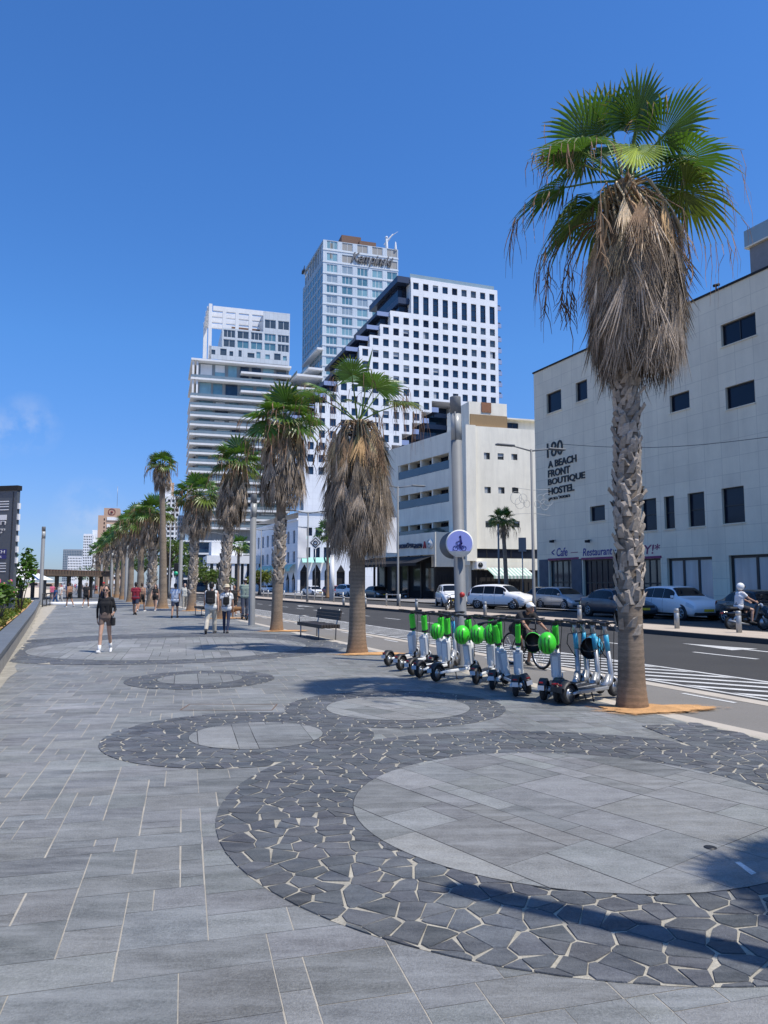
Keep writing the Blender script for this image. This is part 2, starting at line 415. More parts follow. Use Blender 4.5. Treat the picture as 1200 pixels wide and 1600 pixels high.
def slabs(mb, ang, x0, x1, y0, y1, unit, sizes, hull, z, jx, jy, tone, rnd, c=V2(0, 0)):
    ca, sa = math.cos(ang), math.sin(ang)
    for x, y, w, l in pack(x0, x1, y0, y1, unit, sizes, rnd):
        gx = jx*rnd.uniform(.35, 1.35)/2; gy = jy*rnd.uniform(.3, 1.5)/2
        q = [V2(x+gx, y+gy), V2(x+w-gx, y+gy), V2(x+w-gx, y+l-gy), V2(x+gx, y+l-gy)]
        q = [c+V2(p.x*ca-p.y*sa, p.x*sa+p.y*ca) for p in q]
        m = sum((p for p in q), V2(0, 0))/4
        if min((m-h).length for h in hull) > 1.0 and clipconvex([m+V2(-.01, 0), m+V2(.01, 0), m+V2(0, .01)], hull) == []: continue
        q = clipconvex(q, hull)
        if len(q) < 3: continue
        k = max(.7, rnd.gauss(1, .13)); mb.col = (k*tone*rnd.uniform(.97, 1.03), k*tone, k*tone*rnd.uniform(.97, 1.04))
        mb.poly([Vector((p.x, p.y, z)) for p in q])
mb = MB()
SZ = [(2, 2), (3, 2), (4, 2), (2, 1), (3, 1), (4, 3), (5, 2), (3, 3), (2, 3), (4, 2), (3, 2), (1, 2), (5, 3)]
slabs(mb, rad(15), -12, 17, -5, 68, .135, SZ, PROM, .0165, .009, .004, 1., random.Random(3))
mb.build('promenade_paving', M_slab, kind='structure')
# curving dark bands of broken basalt
def disc(c, r, n=72): return [V2(c[0]+r*math.cos(2*PI*i/n), c[1]+r*math.sin(2*PI*i/n)) for i in range(n)]
RINGS = [((1.45, 5.97), 2.70), ((-1.59, 8.42), 1.48), ((.15, 10.35), 1.50), ((-3.24, 13.3), 1.29), ((-5.9, 20.6), 5.0)]
DISCS = [((1.45, 5.87), 1.69), ((-1.42, 8.45), .74), ((.19, 10.29), .98), ((-3.26, 13.34), .74), ((-5.65, 20.0), 3.55)]
EXTRA = [V2(*G(u, v)[:2]) for u, v in ((1003, 1137), (1090, 1131), (1330, 1190), (1330, 1270))]
if area2(EXTRA) < 0: EXTRA.reverse()
zone_hulls = [disc(c, r) for c, r in RINGS]+[EXTRA]
zone_hulls[4] = clipconvex(zone_hulls[4], PROM); zone_hulls[2] = clipconvex(zone_hulls[2], PROM)
M_mort2 = pm('grout', (.40, .37, .30), rough=.95, var=.3, scale=5, fine=.2, fscale=90, bump=.5, bscale=150)
for i, h in enumerate(zone_hulls):
    strip('paving_mortar', h, .0182+.0003*i, M_mort2)
def inside(p, hull): return all((hull[(i+1) % len(hull)].x-hull[i].x)*(p.y-hull[i].y)-(hull[(i+1) % len(hull)].y-hull[i].y)*(p.x-hull[i].x) >= 0 for i in range(len(hull)))
def stones(mb, rnd, size, hulls, holes):
    allp = [p for h in hulls for p in h]
    x0, x1 = min(p.x for p in allp)-.5, max(p.x for p in allp)+.5; y0, y1 = min(p.y for p in allp)-.5, max(p.y for p in allp)+.5
    sx, sy = size*1.2, size*.84; nx, ny = int((x1-x0)/sx)+1, int((y1-y0)/sy)+1
    seed = {}
    for i in range(nx):
        for j in range(ny):
            if rnd.random() < .05: continue
            seed[i, j] = V2(x0+(i+.5+(.5 if j % 2 else 0)*.5+rnd.uniform(-.47, .47))*sx, y0+(j+.5+rnd.uniform(-.42, .42))*sy)
    for (i, j), p in seed.items():
        if any((p-V2(*c)).length < r-size*.9 for c, r in holes): continue
        if not any(-size*1.2 < 0 and min((p-q).length for q in h[::3]) < size*2.2 or inside(p, h) for h in hulls): continue
        poly = [p+V2(-1, -1)*size*1.5, p+V2(1, -1)*size*1.5, p+V2(1, 1)*size*1.5, p+V2(-1, 1)*size*1.5]
        for a in range(-3, 4):
            for b in range(-3, 4):
                q = seed.get((i+a, j+b))
                if q is None or (a == 0 and b == 0): continue
                d = q-p; an = rnd.gauss(0, .075); gap = .0022+abs(an)*.062+(.006 if rnd.random() < .12 else 0)
                m = p+d*.5-d.normalized()*gap; t = V2(-d.y, d.x); t = V2(t.x*math.cos(an)-t.y*math.sin(an), t.x*math.sin(an)+t.y*math.cos(an))
                poly = clip(poly, m, m+t)
                if len(poly) < 3: break
            if len(poly) < 3: break
        cand = [q for q in (clipconvex(poly, h) for h in hulls) if q] if len(poly) > 2 else []
        if not cand: continue
        poly = max(cand, key=lambda q: abs(area2(q)))
        if abs(area2(poly)) < .004: continue
        k = max(.6, rnd.gauss(1, .13)); mb.col = (k*rnd.uniform(.95, 1.04), k, k*rnd.uniform(.97, 1.06))
        z0 = .0188; tz = [.0238+rnd.uniform(0, .0016) for _ in poly]
        n = len(mb.v); m = len(poly); cen = sum(poly, V2(0, 0))/m
        mb.v += [(q.x, q.y, z0) for q in poly]+[(q.x+(cen.x-q.x)*.03, q.y+(cen.y-q.y)*.03, z) for q, z in zip(poly, tz)]
        mb.face([n+m+a for a in range(m)])
        for a in range(m): mb.face((n+a, n+(a+1) % m, n+m+(a+1) % m, n+m+a))
mb = MB(); rs = random.Random(5)
stones(mb, rs, .155, zone_hulls[:3]+[zone_hulls[5]], DISCS[:3])
stones(mb, rs, .16, zone_hulls[3:4], DISCS[3:4])
stones(mb, rs, .2, zone_hulls[4:5], DISCS[4:5])
mb.build('basalt_paving', M_stone, kind='structure')
mb = MB(); bs = MB()
for i, (c, r) in enumerate(DISCS):
    h = disc(c, r); h2 = clipconvex(h, PROM) if i in (2, 4) else h
    bs.poly([Vector((p.x, p.y, .0252)) for p in h2])
    hh = clipconvex(disc(c, r-.006), PROM)
    slabs(mb, rad((37, 15, 40, 15, 15)[i]), -r-.3, r+.3, -r-.3, r+.3, .2, [(2, 3), (3, 2), (2, 4), (2, 2), (3, 5), (2, 5), (3, 4), (1, 2), (2, 3), (1, 3)], hh, .0264, .009, .005, 1.03, random.Random(20+i), V2(*c))
bs.build('paving_joint', pm('dark_joint', (.035, .036, .038), rough=.95, var=.2), kind='structure')
mb.build('ring_paving', M_slabr, kind='structure')
# orange sand round the palms
def sandpatch(c, rx, ry, ang, seed):
    rnd = random.Random(seed); n = 40; mb = MB(); mb.smooth = True; ca, sa = math.cos(ang), math.sin(ang); rr = []
    ph = [rnd.uniform(0, 6.28) for _ in range(4)]
    base = [1+.13*math.sin(3*2*PI*i/n+ph[0])+.08*math.sin(7*2*PI*i/n+ph[1])+.05*math.sin(13*2*PI*i/n+ph[2]) for i in range(n)]
    for k, z in ((1.6, .0275), (1., .029), (.8, .036), (.5, .05), (.2, .058)):
        rr.append([Vector((c.x+(rx*k*base[i]*math.cos(2*PI*i/n))*ca-(ry*k*base[i]*math.sin(2*PI*i/n))*sa,
                           c.y+(rx*k*base[i]*math.cos(2*PI*i/n))*sa+(ry*k*base[i]*math.sin(2*PI*i/n))*ca, z)) for i in range(n)])
    for i, c_ in enumerate((.1, .3, .55, 1.)): mb.col = (c_, c_, c_); mb.rings(rr[i:i+2], True, False, i == 3)
    return mb.build('sand_patch', M_sand, kind='structure')
# ---------------------------------------------------------------- left seat wall and planter
M_wall = pm('wall_concrete', (.30, .285, .26), rough=.85, var=.14, scale=1.5, fine=.1, bump=.3, grime=.2)
M_walltop = pm('slate_coping', (.13, .142, .152), rough=.6, var=.2, scale=2, fine=.15, bump=.2)
sw = thing('seat_wall', 'low concrete seat wall with dark slate coping along the planter', 'wall', tuple(W(20, -1.6)))
mb = MB(); ct = MB()
A = [(0, -1.22), (14.6, -1.2), (40, -1.75), (60, -2.35), (66, -2.5)]
for i in range(len(A)-1):
    (s0, t0), (s1, t1) = A[i], A[i+1]
    for m_, (d0, d1), (z0, z1) in ((mb, (0, .34), (0., .38)), (ct, (-.03, .4), (.38, .46))):
        q = [W(s0, t0-d0), W(s1, t1-d0), W(s1, t1-d1), W(s0, t0-d1)]
        n = len(m_.v); m_.v += [tuple(p+Vector((0, 0, z0))) for p in q]+[tuple(p+Vector((0, 0, z1))) for p in q]
        for f in ((0, 1, 2, 3), (4, 5, 6, 7), (0, 1, 5, 4), (1, 2, 6, 5), (2, 3, 7, 6), (3, 0, 4, 7)): m_.face([n+k for k in f])
mb.build('wall_base', M_wall, sw, rel=True); ct.build('coping', M_walltop, sw, rel=True)
mb = MB(); mb.poly([W(-2, -1.5, .33), W(66, -2.8, .33), W(66, -12, .33), W(-2, -12, .33)]); mb.build('planter_soil', M_soil, kind='structure')
mb = MB()                                             # sandy dirt washed against the wall foot
rs = random.Random(9)
for i in range(60):
    s0 = i*1.0; t0 = lerp(-1.2, -2.35, max(0, s0-14.6)/45.)+.0; w0 = .2+.16*noise.noise(Vector((s0*.7, .3, 0))); w1 = .2+.16*noise.noise(Vector(((s0+1)*.7, .3, 0)))
    t1 = lerp(-1.2, -2.35, max(0, s0+1-14.6)/45.)
    mb.poly([W(s0, t0, .0215), W(s0, t0+w0, .0215), W(s0+1, t1+w1, .0215), W(s0+1, t1, .0215)])
mb.build('wall_dust', pm('dust', (.29, .272, .23), rough=1, var=.3, scale=3, fine=.2), kind='structure')
# ---------------------------------------------------------------- fan palms
M_leaf = pm('palm_leaf', (.075, .15, .03), rough=.38, var=.22, scale=3, attr=True, transl=.3, spec=.6)
M_dead = pm('dead_frond', (.285, .232, .172), rough=.9, var=.3, scale=5, attr=True, transl=.06, fine=.25, fscale=40)
M_trunk = pm('palm_bark', (.25, .21, .168), rough=.95, var=.25, scale=7, bump=.9, bscale=30, fine=.22, fscale=70, stretch=(2, 2, 5), attr=True)
def fan(mb, base, d, nrm, Rr, nseg, spread, droop, rnd, tone, tipcol=None, width=1., split=.58, jag=.12):
    """one fan leaf: pleated segments joined to `split` of their length, then free, drooping points"""
    d = d.normalized(); sd = d.cross(nrm).normalized(); nn = sd.cross(d).normalized(); da = 2*spread/nseg
    lev = (.05, .3, split, .8, 1.); tips = []
    for k in range(nseg):
        a0 = -spread+da*(k+.5); Rk = Rr*(.78+.22*math.cos(a0*.75))*rnd.uniform(1-jag, 1+jag*.3)
        tw = rnd.uniform(-.06, .06); g = rnd.uniform(.7, 1.35); rows = []
        for li, q in enumerate(lev):
            r = Rk*q; half = da*.5*r*width
            if q > split: half = da*.5*Rk*split*width*(1-(q-split)/(1-split)*.92)
            aa = a0+(tw*(q-split) if q > split else 0)
            v = d*math.cos(aa)+sd*math.sin(aa); s2 = -d*math.sin(aa)+sd*math.cos(aa)
            dr = droop*g*Rk*max(0, q-.45)**1.8*3.2
            cup = .10*Rk*(1-math.cos(aa))*1.2
            p = base+v*r+nn*(cup)-Vector((0, 0, dr)); rid = nn*half*.55
            rows.append((p-s2*half-rid*.5, p+rid*.6, p+s2*half-rid*.5))
        n = len(mb.v)
        for a, b, c in rows: mb.v += [tuple(a), tuple(b), tuple(c)]
        tips.append(rows[-1][1])
        tk = rnd.uniform(.82, 1.18); c1 = tuple(t*tk for t in tone)
        for li in range(4):
            mb.col = c1 if tipcol is None or li < 3 else tuple(lerp(a, b, .75) for a, b in zip(c1, tipcol))
            i = n+li*3; mb.face((i, i+1, i+4, i+3)); mb.face((i+1, i+2, i+5, i+4))
    return tips
def ribbon(mb, pts, w):
    for i in range(len(pts)-1):
        a, b = pts[i], pts[i+1]; s = Vector((w, w*.4, 0))*(1-i/len(pts)); s2 = Vector((w, w*.4, 0))*(1-(i+1)/len(pts))
        mb.poly([a-s, a+s, b+s2, b-s2])
def make_palm(name, label, loc, hz, crown_r, sk_top, sk_bot, sk_r, r0, r1, seed, lod=0, boots=(None, None), lean=(0, 0), nleaf=22, group=None, ndead=None, flare=1.35, special=False, bootsize=1., rz=0., elmin=-16, skoff=0., plk=(.48, .62), rlk=(.60, .74)):
    """hz: height of the growing point; sk_*: skirt of dead fronds; lod 0 near .. 2 far"""
    rnd = random.Random(seed); root = thing(name, label, 'palm tree', loc, rz, group)
    ax = lambda z: Vector((lean[0]*(z/hz)**1.5, lean[1]*(z/hz)**1.5, z))
    # trunk
    mb = MB(); mb.smooth = True; nz = int(hz/(.045 if lod == 0 else .12 if lod == 1 else .4)); rings = []; cols = []
    ns = 28 if lod == 0 else 16 if lod == 1 else 9
    for i in range(nz+1):
        z = hz*i/nz; k = z/hz; r = lerp(r0, r1, min(1, k*1.6)); r *= 1+(flare-1)*math.exp(-z/.28)
        if lod == 0: r *= 1+.012*((i % 2)*2-1)*(1 if z < 3 else .5)
        c = ax(z); ring = []
        for j in range(ns):
            a = 2*PI*j/ns; q = r*(1+.035*noise.noise(Vector((math.cos(a)*2+seed, math.sin(a)*2, z*1.7)))+(.02*noise.noise(Vector((a*6, z*14, seed))) if lod == 0 else 0))
            ring.append(c+Vector((q*math.cos(a), q*math.sin(a), 0)))
        rings.append(ring)
    for i in range(nz):
        z = hz*i/nz; k = (.86+.22*noise.noise(Vector((z*3, seed, 0))))*(1-(.16 if i % 2 else 0)*(1 if lod == 0 else .4)); w = math.exp(-z/.5)
        mb.col = (k*lerp(1.18, 1.35, w), k*lerp(1.12, .95, w), k*lerp(1.05, .62, w))
        if i == 0:
            n = len(mb.v)
            for r in rings: mb.v += [tuple(p) for p in r]
        for j in range(ns):
            a = n+i*ns+j; b = n+i*ns+(j+1) % ns; mb.face((a, b, b+ns, a+ns))
    mb.smooth = False
    b0, b1 = boots
    if b0 is not None and lod < 2:                         # crossed stubs of old leaf bases
        step = .085*bootsize; z = b0; row = 0
        while z < b1:
            r = lerp(r0, r1, min(1, z/hz*1.6)); nb = 7 if lod == 0 else 6; k0 = row*.5
            for q in range(nb):
                if rnd.random() < .13+.75*max(0, 1-(z-b0)/.9): continue
                a = 2*PI*(q+k0+rnd.uniform(-.2, .2))/nb; o = Vector((math.cos(a), math.sin(a), 0)); t = Vector((-math.sin(a), math.cos(a), 0))
                c = ax(z+rnd.uniform(-.03, .03))+o*(r*.94); hh = rnd.uniform(.12, .24)*bootsize; out = rnd.uniform(.02, .07)*bootsize*(1.9 if rnd.random() < .12 else 1); wd = rnd.uniform(.055, .085)*bootsize; sk = t*rnd.choice((-1, 1))*rnd.uniform(.03, .09)*bootsize
                k = rnd.uniform(.75, 1.5); mb.col = (k*1.5, k*1.52, k*1.55)
                pts = [c-t*wd, c+t*wd, c+t*wd*.6+sk+o*out+Vector((0, 0, hh)), c-t*wd*.5+sk+o*out*.9+Vector((0, 0, hh*rnd.uniform(.75, 1.1)))]
                n = len(mb.v); mb.v += [tuple(p) for p in pts]+[tuple(c+o*.035), tuple(c+sk*.5+o*(out+.022)+Vector((0, 0, hh*.7)))]
                mb.face((n, n+4, n+5, n+3)); mb.face((n+4, n+1, n+2, n+5)); mb.face((n+3, n+5, n+2)); mb.col = (k*.5, k*.48, k*.45); mb.face((n, n+3, n+2, n+1))
            z += step; row += 1
    mb.build('trunk', M_trunk, root)
    # skirt of dead fronds
    mb = MB(); nd_ = ndead if ndead is not None else (230 if lod == 0 else 110 if lod == 1 else 46)
    L = sk_top-sk_bot; smb = mb
    def prof(x):
        P_ = ((-.2, .5), (0, .58), (.12, .82), (.32, 1.), (.72, 1.), (.95, .84), (1.3, .6))
        for (x0, a_), (x1, b_) in zip(P_, P_[1:]):
            if x <= x1: return sk_r*lerp(a_, b_, max(0, (x-x0)/(x1-x0)))
        return sk_r*.6
    for i in range(nd_):
        u = (i+.5)/nd_; a = i*2.399963+rnd.uniform(-.35, .35); o = Vector((math.cos(a), math.sin(a), 0)); t_ = Vector((-math.sin(a), math.cos(a), 0))
        ln = rnd.uniform(.55, 1.0)*min(1.0, L*.42); ze = sk_bot+ln*.8+(L-ln*.75)*u+rnd.uniform(-.1, .1)
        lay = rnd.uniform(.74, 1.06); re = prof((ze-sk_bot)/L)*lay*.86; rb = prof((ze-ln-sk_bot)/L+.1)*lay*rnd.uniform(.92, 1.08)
        top = ax(min(ze, hz+.1))+o*re; top = top+Vector((skoff, 0, 0)); bot = ax(ze-ln)+Vector((skoff, 0, 0))+o*rb+t_*rnd.uniform(-.16, .16)*ln
        d = bot-top; warm = max(0, (u-.6)/.4); kk = rnd.choice((.34, .55, .8, 1., 1.2, 1.4))*rnd.uniform(.85, 1.15)*(.75+.5*(lay-.74)/.32)  # darkest tones and darker inner fronds put shadowed gaps into the colour
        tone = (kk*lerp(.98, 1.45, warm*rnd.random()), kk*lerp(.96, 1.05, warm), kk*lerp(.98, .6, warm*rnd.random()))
        if rnd.random() < .05: tone = (kk*1.7, kk*1.62, kk*1.5)
        fan(mb, top, d, (o+t_*rnd.uniform(-.5, .5)), d.length*1.04, 13 if lod == 0 else 7 if lod == 1 else 5, rnd.uniform(.24, .46) if lod < 2 else .5, .0, rnd, tone, None, .86, .5, .35)
        if lod < 2:                                          # dry stalk bending out from the trunk
            mb.col = tuple(t*1.1 for t in tone); h = ax(min(hz-.05, ze+rnd.uniform(.15, .5))); mb.tube([h+o*r1*.8, h+o*re*.7+Vector((0, 0, .02)), top, top.lerp(bot, .2)], [.02, .016, .013, .006], 4, cap=False)
    # green crown
    mb = MB(); top = ax(hz); ga = rnd.uniform(0, 6)
    for i in range(nleaf):
        u = (i+.5)/nleaf; el = rad(lerp(84, elmin, u**.85))+rnd.uniform(-.1, .1); a = ga+i*2.399963+rnd.uniform(-.25, .25)
        o = Vector((math.cos(a), math.sin(a), 0)); d = o*math.cos(el)+Vector((0, 0, math.sin(el)))
        if special and u > .35 and o.y < -.62: continue
        pl = crown_r*rnd.uniform(*plk); Rl = crown_r*rnd.uniform(*rlk)
        st = top+o*r1*.5+Vector((0, 0, .1*(1-u))); sag = Vector((0, 0, -.12*pl*max(0, math.cos(el))))
        e = st+d*pl+sag; k = rnd.uniform(.75, 1.25); age = max(0, u-.6)/.4
        tone = (k*lerp(.9, 1.9, age*rnd.random()), k*lerp(1., 1.2, age*rnd.random()), k*lerp(1., .8, age))
        if lod == 0 or lod == 1:
            mb.col = tuple(t*1.15 for t in (k*1.3, k*1.15, k*.8)); mb.tube([st, (st+e)/2+Vector((0, 0, .03)), e, e+d*Rl*.22], [.022, .017, .013, .004] if lod == 0 else [.024, .018, .014, .005], 5, cap=False)
        up = Vector((0, 0, 1)) if abs(math.sin(el)) < .8 else -o
        nrm = (up+Vector((rnd.uniform(-.5, .5), rnd.uniform(-.5, .5), 0))).normalized()
        d2 = (d*1.+Vector((0, 0, -.35*math.cos(el)))).normalized()
        tips = fan(mb, e, d2, nrm, Rl, 34 if lod == 0 else 16 if lod == 1 else 9, rad(rnd.uniform(105, 128)) if lod < 2 else rad(100), .10+.22*u, rnd, tone, (2.6, 1.3, 1.6) if lod < 2 else None, .96, .6)
        if lod < 2 and u > .22:                              # dry threads hanging from the leaf tips
            for q in range(20 if lod == 0 else 6):
                p = Vector(min((rnd.choice(tips) for _ in range(4)), key=lambda q: q.z))
                ln = rnd.uniform(.15, .75)*crown_r*(.5+.6*u); kk = rnd.uniform(.4, .95); smb.col = (kk*1.1, kk*.82, kk*.72)
                w = rnd.uniform(-.1, .1); ribbon(smb, [p+(e-p)*.06, p+Vector((w*.3, rnd.uniform(-.05, .05), -ln*.35)), p+Vector((w*.9, 0, -ln*.7)), p+Vector((w, rnd.uniform(-.06, .06), -ln))], rnd.uniform(.004, .009) if lod == 0 else .015)
    if special:                                            # one pale young frond folded down in front
        f = Vector((-.12, -1, 0)).normalized(); b = top+f*.85+Vector((.0, 0, .02)); mb.col = (2, 1.6, .7); mb.tube([top, b], [.02, .014], 5)
        fan(mb, b, Vector((-.1, -.35, -1)), Vector((-.05, -1, .35)).normalized(), .5, 24, rad(88), .0, rnd, (6.5, 3.9, 3.0), (9, 6, 14), .9, .66)
    cr = mb.build('crown', M_leaf, root)
    smb.build('dead_frond_skirt', M_dead, root)
    return root
def stalks(root, hz, n, rlo, rhi, seed, hang):
    """old flower stalks arching out of the crown and hanging down"""
    rnd = random.Random(seed)
    for i in range(n):
        mb = MB(); a = rnd.uniform(0, 6.28); o = Vector((math.cos(a), math.sin(a), 0)); r = rnd.uniform(rlo, rhi); k = rnd.uniform(.4, .8); mb.col = (k, k*.78, k*.62)
        p0 = Vector((0, 0, hz)); p1 = p0+o*r*.55+Vector((0, 0, .12)); p2 = p0+o*r*.9-Vector((0, 0, .25)); p3 = p0+o*r-Vector((0, 0, hang*rnd.uniform(.6, 1)))
        mb.tube([p0, p1, p2, p3], [.014, .011, .008, .005], 4)
        for q in range(14):
            b = p2.lerp(p3, rnd.random()); e = b+Vector((rnd.uniform(-.14, .14), rnd.uniform(-.14, .14), -rnd.uniform(.15, .4))); ribbon(mb, [b, b.lerp(e, .5)+Vector((.03, 0, 0)), e], .011)
        mb.build('flower_stalk', M_dead, root)
ROW = 'fan palms along the promenade'
hero = make_palm('palm_tree', 'nearest and tallest fan palm, thick trunk rising from orange sand beside the scooters', tuple(G(988, 1109)), 7.5, 1.28, 7.0, 4.55, .69, .172, .145, 1, 0, (.95, 4.7), nleaf=24, ndead=560, special=True, flare=1.32, lean=(.13, .0), skoff=.16, bootsize=.88, group=ROW)
stalks(hero, 7.0, 9, 1.0, 1.5, 4, 1.3)
sandpatch(Vector((3.62, 10.15, 0)), .95, .42, rad(8), 3)
p2 = make_palm('palm_tree', 'palm behind the dark bench with broad shaggy grey skirt and few upright green leaves', tuple(G(558, 1022)), 5.75, 1.5, 5.5, 2.3, .84, .2, .17, 2, 0, (None, None), nleaf=9, ndead=480, group=ROW, flare=1.45, elmin=22, plk=(.62, .8), rlk=(.44, .56))
stalks(p2, 5.5, 9, .8, 1.25, 8, 1.2)
sandpatch(Vector((-.25, 17.95, 0)), .95, .4, rad(10), 5)
p3 = make_palm('palm_tree', 'palm with long dead skirt left of the bench and rough mid trunk', tuple(G(432, 987)), 7.5, 1.3, 7.4, 4.25, .88, .2, .17, 3, 1, (1.5, 3.9), nleaf=22, ndead=190, group=ROW, bootsize=1.25, lean=(.25, 0))
stalks(p3, 7.5, 5, .9, 1.5, 9, 1.2)
sandpatch(Vector((-3.5, 26.6, 0)), 1.0, .42, rad(15), 6)
p4 = make_palm('palm_tree', 'leaning palm behind the couple with backpacks, its skirt bulky', tuple(G(346, 967)), 7.6, 1.2, 7.4, 4.3, .76, .24, .2, 4, 1, (.6, 4.4), nleaf=20, ndead=170, group=ROW, bootsize=1.35, lean=(.65, 0))
sandpatch(Vector((-7.6, 36.3, 0)), 1.2, .5, rad(15), 7)
p5 = make_palm('palm_tree', 'palm with spreading crown and rough trunk between the boy in white and the couple', tuple(G(299, 955)), 7.2, 1.4, 7.1, 4.35, .95, .27, .22, 5, 1, (1.0, 5.0), nleaf=22, ndead=160, group=ROW, bootsize=1.5, lean=(.25, 0))
sandpatch(Vector((-11.6, 46.2, 0)), 1.3, .5, rad(15), 8)
p6 = make_palm('palm_tree', 'tallest and thinnest far palm with small crown standing clear against the sky', tuple(G(254, 951)), 9.9, .95, 9.8, 7.9, .62, .3, .19, 6, 1, (None, None), nleaf=22, ndead=120, group=ROW, lean=(-.35, 0), flare=1.5)
p7 = make_palm('palm_tree', 'thick palm with rough trunk and pale crown just left of the thin tall one', tuple(G(236, 948)), 6.9, 1.45, 6.8, 4.2, 1.05, .33, .28, 7, 1, (.6, 4.9), nleaf=24, ndead=150, group=ROW, bootsize=1.8)
FARP = [(221, 945, 62, 6.9, 'bushy far palm whose skirt joins that of the pale crowned palm'), (206, 0, 70, 7.2, 'far palm in the row with dark drooping skirt, third left of the thin one'),
        (194, 0, 80, 7.4, 'far palm in the row behind the man in red, with flattened crown'), (185, 0, 90, 7.4, 'far palm above the lamp column left of the man in red'),
        (176, 0, 98, 7.6, 'small far palm in the row above the walking woman'), (168, 0, 106, 7.5, 'smaller far palm in the row over the red capped man'),
        (161, 0, 116, 7.4, 'tiny far palm at the end of the row, second from the last'), (153, 0, 126, 7.3, 'leftmost and farthest palm of the row near the pergola')]
pv = None
for i, (u, v, d, h, lab) in enumerate(FARP):
    x = (u-600)/F*d
    make_palm('palm_tree', lab, (x, d, 0), h, 1.5, h-.1, h*.55, 1.05, .3, .24, 30+i, 2 if i > 1 else 1, (None, None), nleaf=20, group=ROW, ndead=(100 if i < 2 else 60))
# small palms across the road
make_palm('palm_tree', 'slim palm with small dark crown across the road before the beige block', (G(791, 905).x*0+10.4, 63, .1), 6.9, 1.15, 6.8, 5.3, .55, .2, .17, 50, 1, nleaf=22, ndead=60, lean=(-.25, 0))
make_palm('palm_tree', 'young palm with thin trunk in front of the terraced hotel base', ((373-600)/F*92, 92, .1), 6.2, 1.4, 6.1, 4.9, .5, .2, .17, 51, 2, nleaf=20, ndead=36)
make_palm('palm_tree', 'palm crown showing behind the shaggy skirt by the diamond sign', ((512-600)/F*88, 88, .1), 7.6, 1.6, 7.5, 6.2, .6, .2, .17, 52, 2, nleaf=20, ndead=36)
# the next palm of the row stands just beyond the right edge and throws its shadow into the foreground
off = make_palm('palm_tree', 'next palm of the row to the right of the foreground paving', (5.95, 2.3, 0), 7.2, .75, 7.1, 4.4, .66, .2, .16, 60, 1, nleaf=15, ndead=120, group=ROW)
# ---------------------------------------------------------------- leafy trees and shrubs
M_fol = pm('foliage', (.07, .12, .03), rough=.6, var=.3, scale=1.5, attr=True, transl=.25)
M_bark = pm('tree_bark', (.14, .11, .085), rough=.95, var=.3, scale=6, bump=.6, bscale=30)
def leafball(mb, c, rx, ry, rz, n, sz, rnd, tone=(1, 1, 1)):
    for i in range(n):
        v = Vector((rnd.gauss(0, 1), rnd.gauss(0, 1), rnd.gauss(0, 1))).normalized()*rnd.uniform(.35, 1.)**.6
        k = .7+.5*noise.noise(Vector((c[0]+v.x*2.2, c[1]+v.y*2.2, c[2]+v.z*2.2)))+rnd.uniform(-.15, .15)
        if k < .38: continue
        p = Vector(c)+Vector((v.x*rx, v.y*ry, v.z*rz)); a = Vector((rnd.gauss(0, 1), rnd.gauss(0, 1), rnd.gauss(0, .6))).normalized(); b = a.orthogonal().normalized()
        b = (b*math.cos(i)+a.cross(b)*math.sin(i)); s = sz*rnd.uniform(.6, 1.3); mb.col = (tone[0]*k*1.3, tone[1]*k*1.3, tone[2]*k*1.2)
        mb.poly([p-a*s, p+b*s*.45, p+a*s, p-b*s*.45])
def tree(label, loc, h, r, seed, n=900, sz=.22, tone=(1, 1, 1), flat=.7, group='leafy trees beyond the palms'):
    rnd = random.Random(seed); root = thing('leafy_tree', label, 'tree', loc, 0, group); mb = MB(); tk = MB()
    th = h-r*flat*1.2; tk.tube([(0, 0, 0), (.1*r, 0, th*.6), (0, .05*r, th+.3*r)], [.05*h, .035*h, .02*h], 8)
    for k in range(6):
        a = k*1.05+rnd.random(); e = Vector((math.cos(a)*r*.65, math.sin(a)*r*.65, th+r*flat*rnd.uniform(.1, .9)))
        tk.tube([(0, 0, th*.75), e*.5+Vector((0, 0, th*.42)), e], [.022*h, .015*h, .006*h], 6)
        leafball(mb, e, r*.55, r*.55, r*flat*.5, n//7, sz, rnd, tone)
    leafball(mb, (0, 0, th+r*flat*.7), r*.7, r*.7, r*flat*.6, n//5, sz, rnd, tone)
    tk.build('trunk', M_bark, root); mb.build('crown', M_fol, root); return root
for i, (u, d, h, r, tn, lab) in enumerate([
    (263, 95, 7.5, 3.0, (1.3, 1.25, .8), 'bright green tree behind the thin tall palm trunk'), (282, 105, 6.3, 3.2, (1.1, 1.15, .9), 'broad green tree right of the traffic light column'),
    (222, 120, 6.4, 3.2, (.9, 1, .9), 'green tree glimpsed between the far palm trunks'), (322, 100, 3.9, 2.4, (1.3, 1.2, .8), 'low umbrella shaped tree at the foot of the terraced hotel'),
    (405, 112, 3.6, 2.2, (1.7, 1.2, .6), 'small olive tree left of the arched building'), (345, 118, 3.4, 2.6, (1.2, 1.15, .8), 'flat topped young tree in the hotel forecourt'),
    (190, 150, 6.2, 3.6, (.8, 1, .9), 'dark green tree behind the farthest lamp columns'), (150, 190, 6.2, 4.2, (.8, .95, .9), 'far green tree beyond the pergola roof')]):
    tree(lab, ((u-600)/F*d, d, 0), h, r, 100+i, 1000, .24, tn, .6)
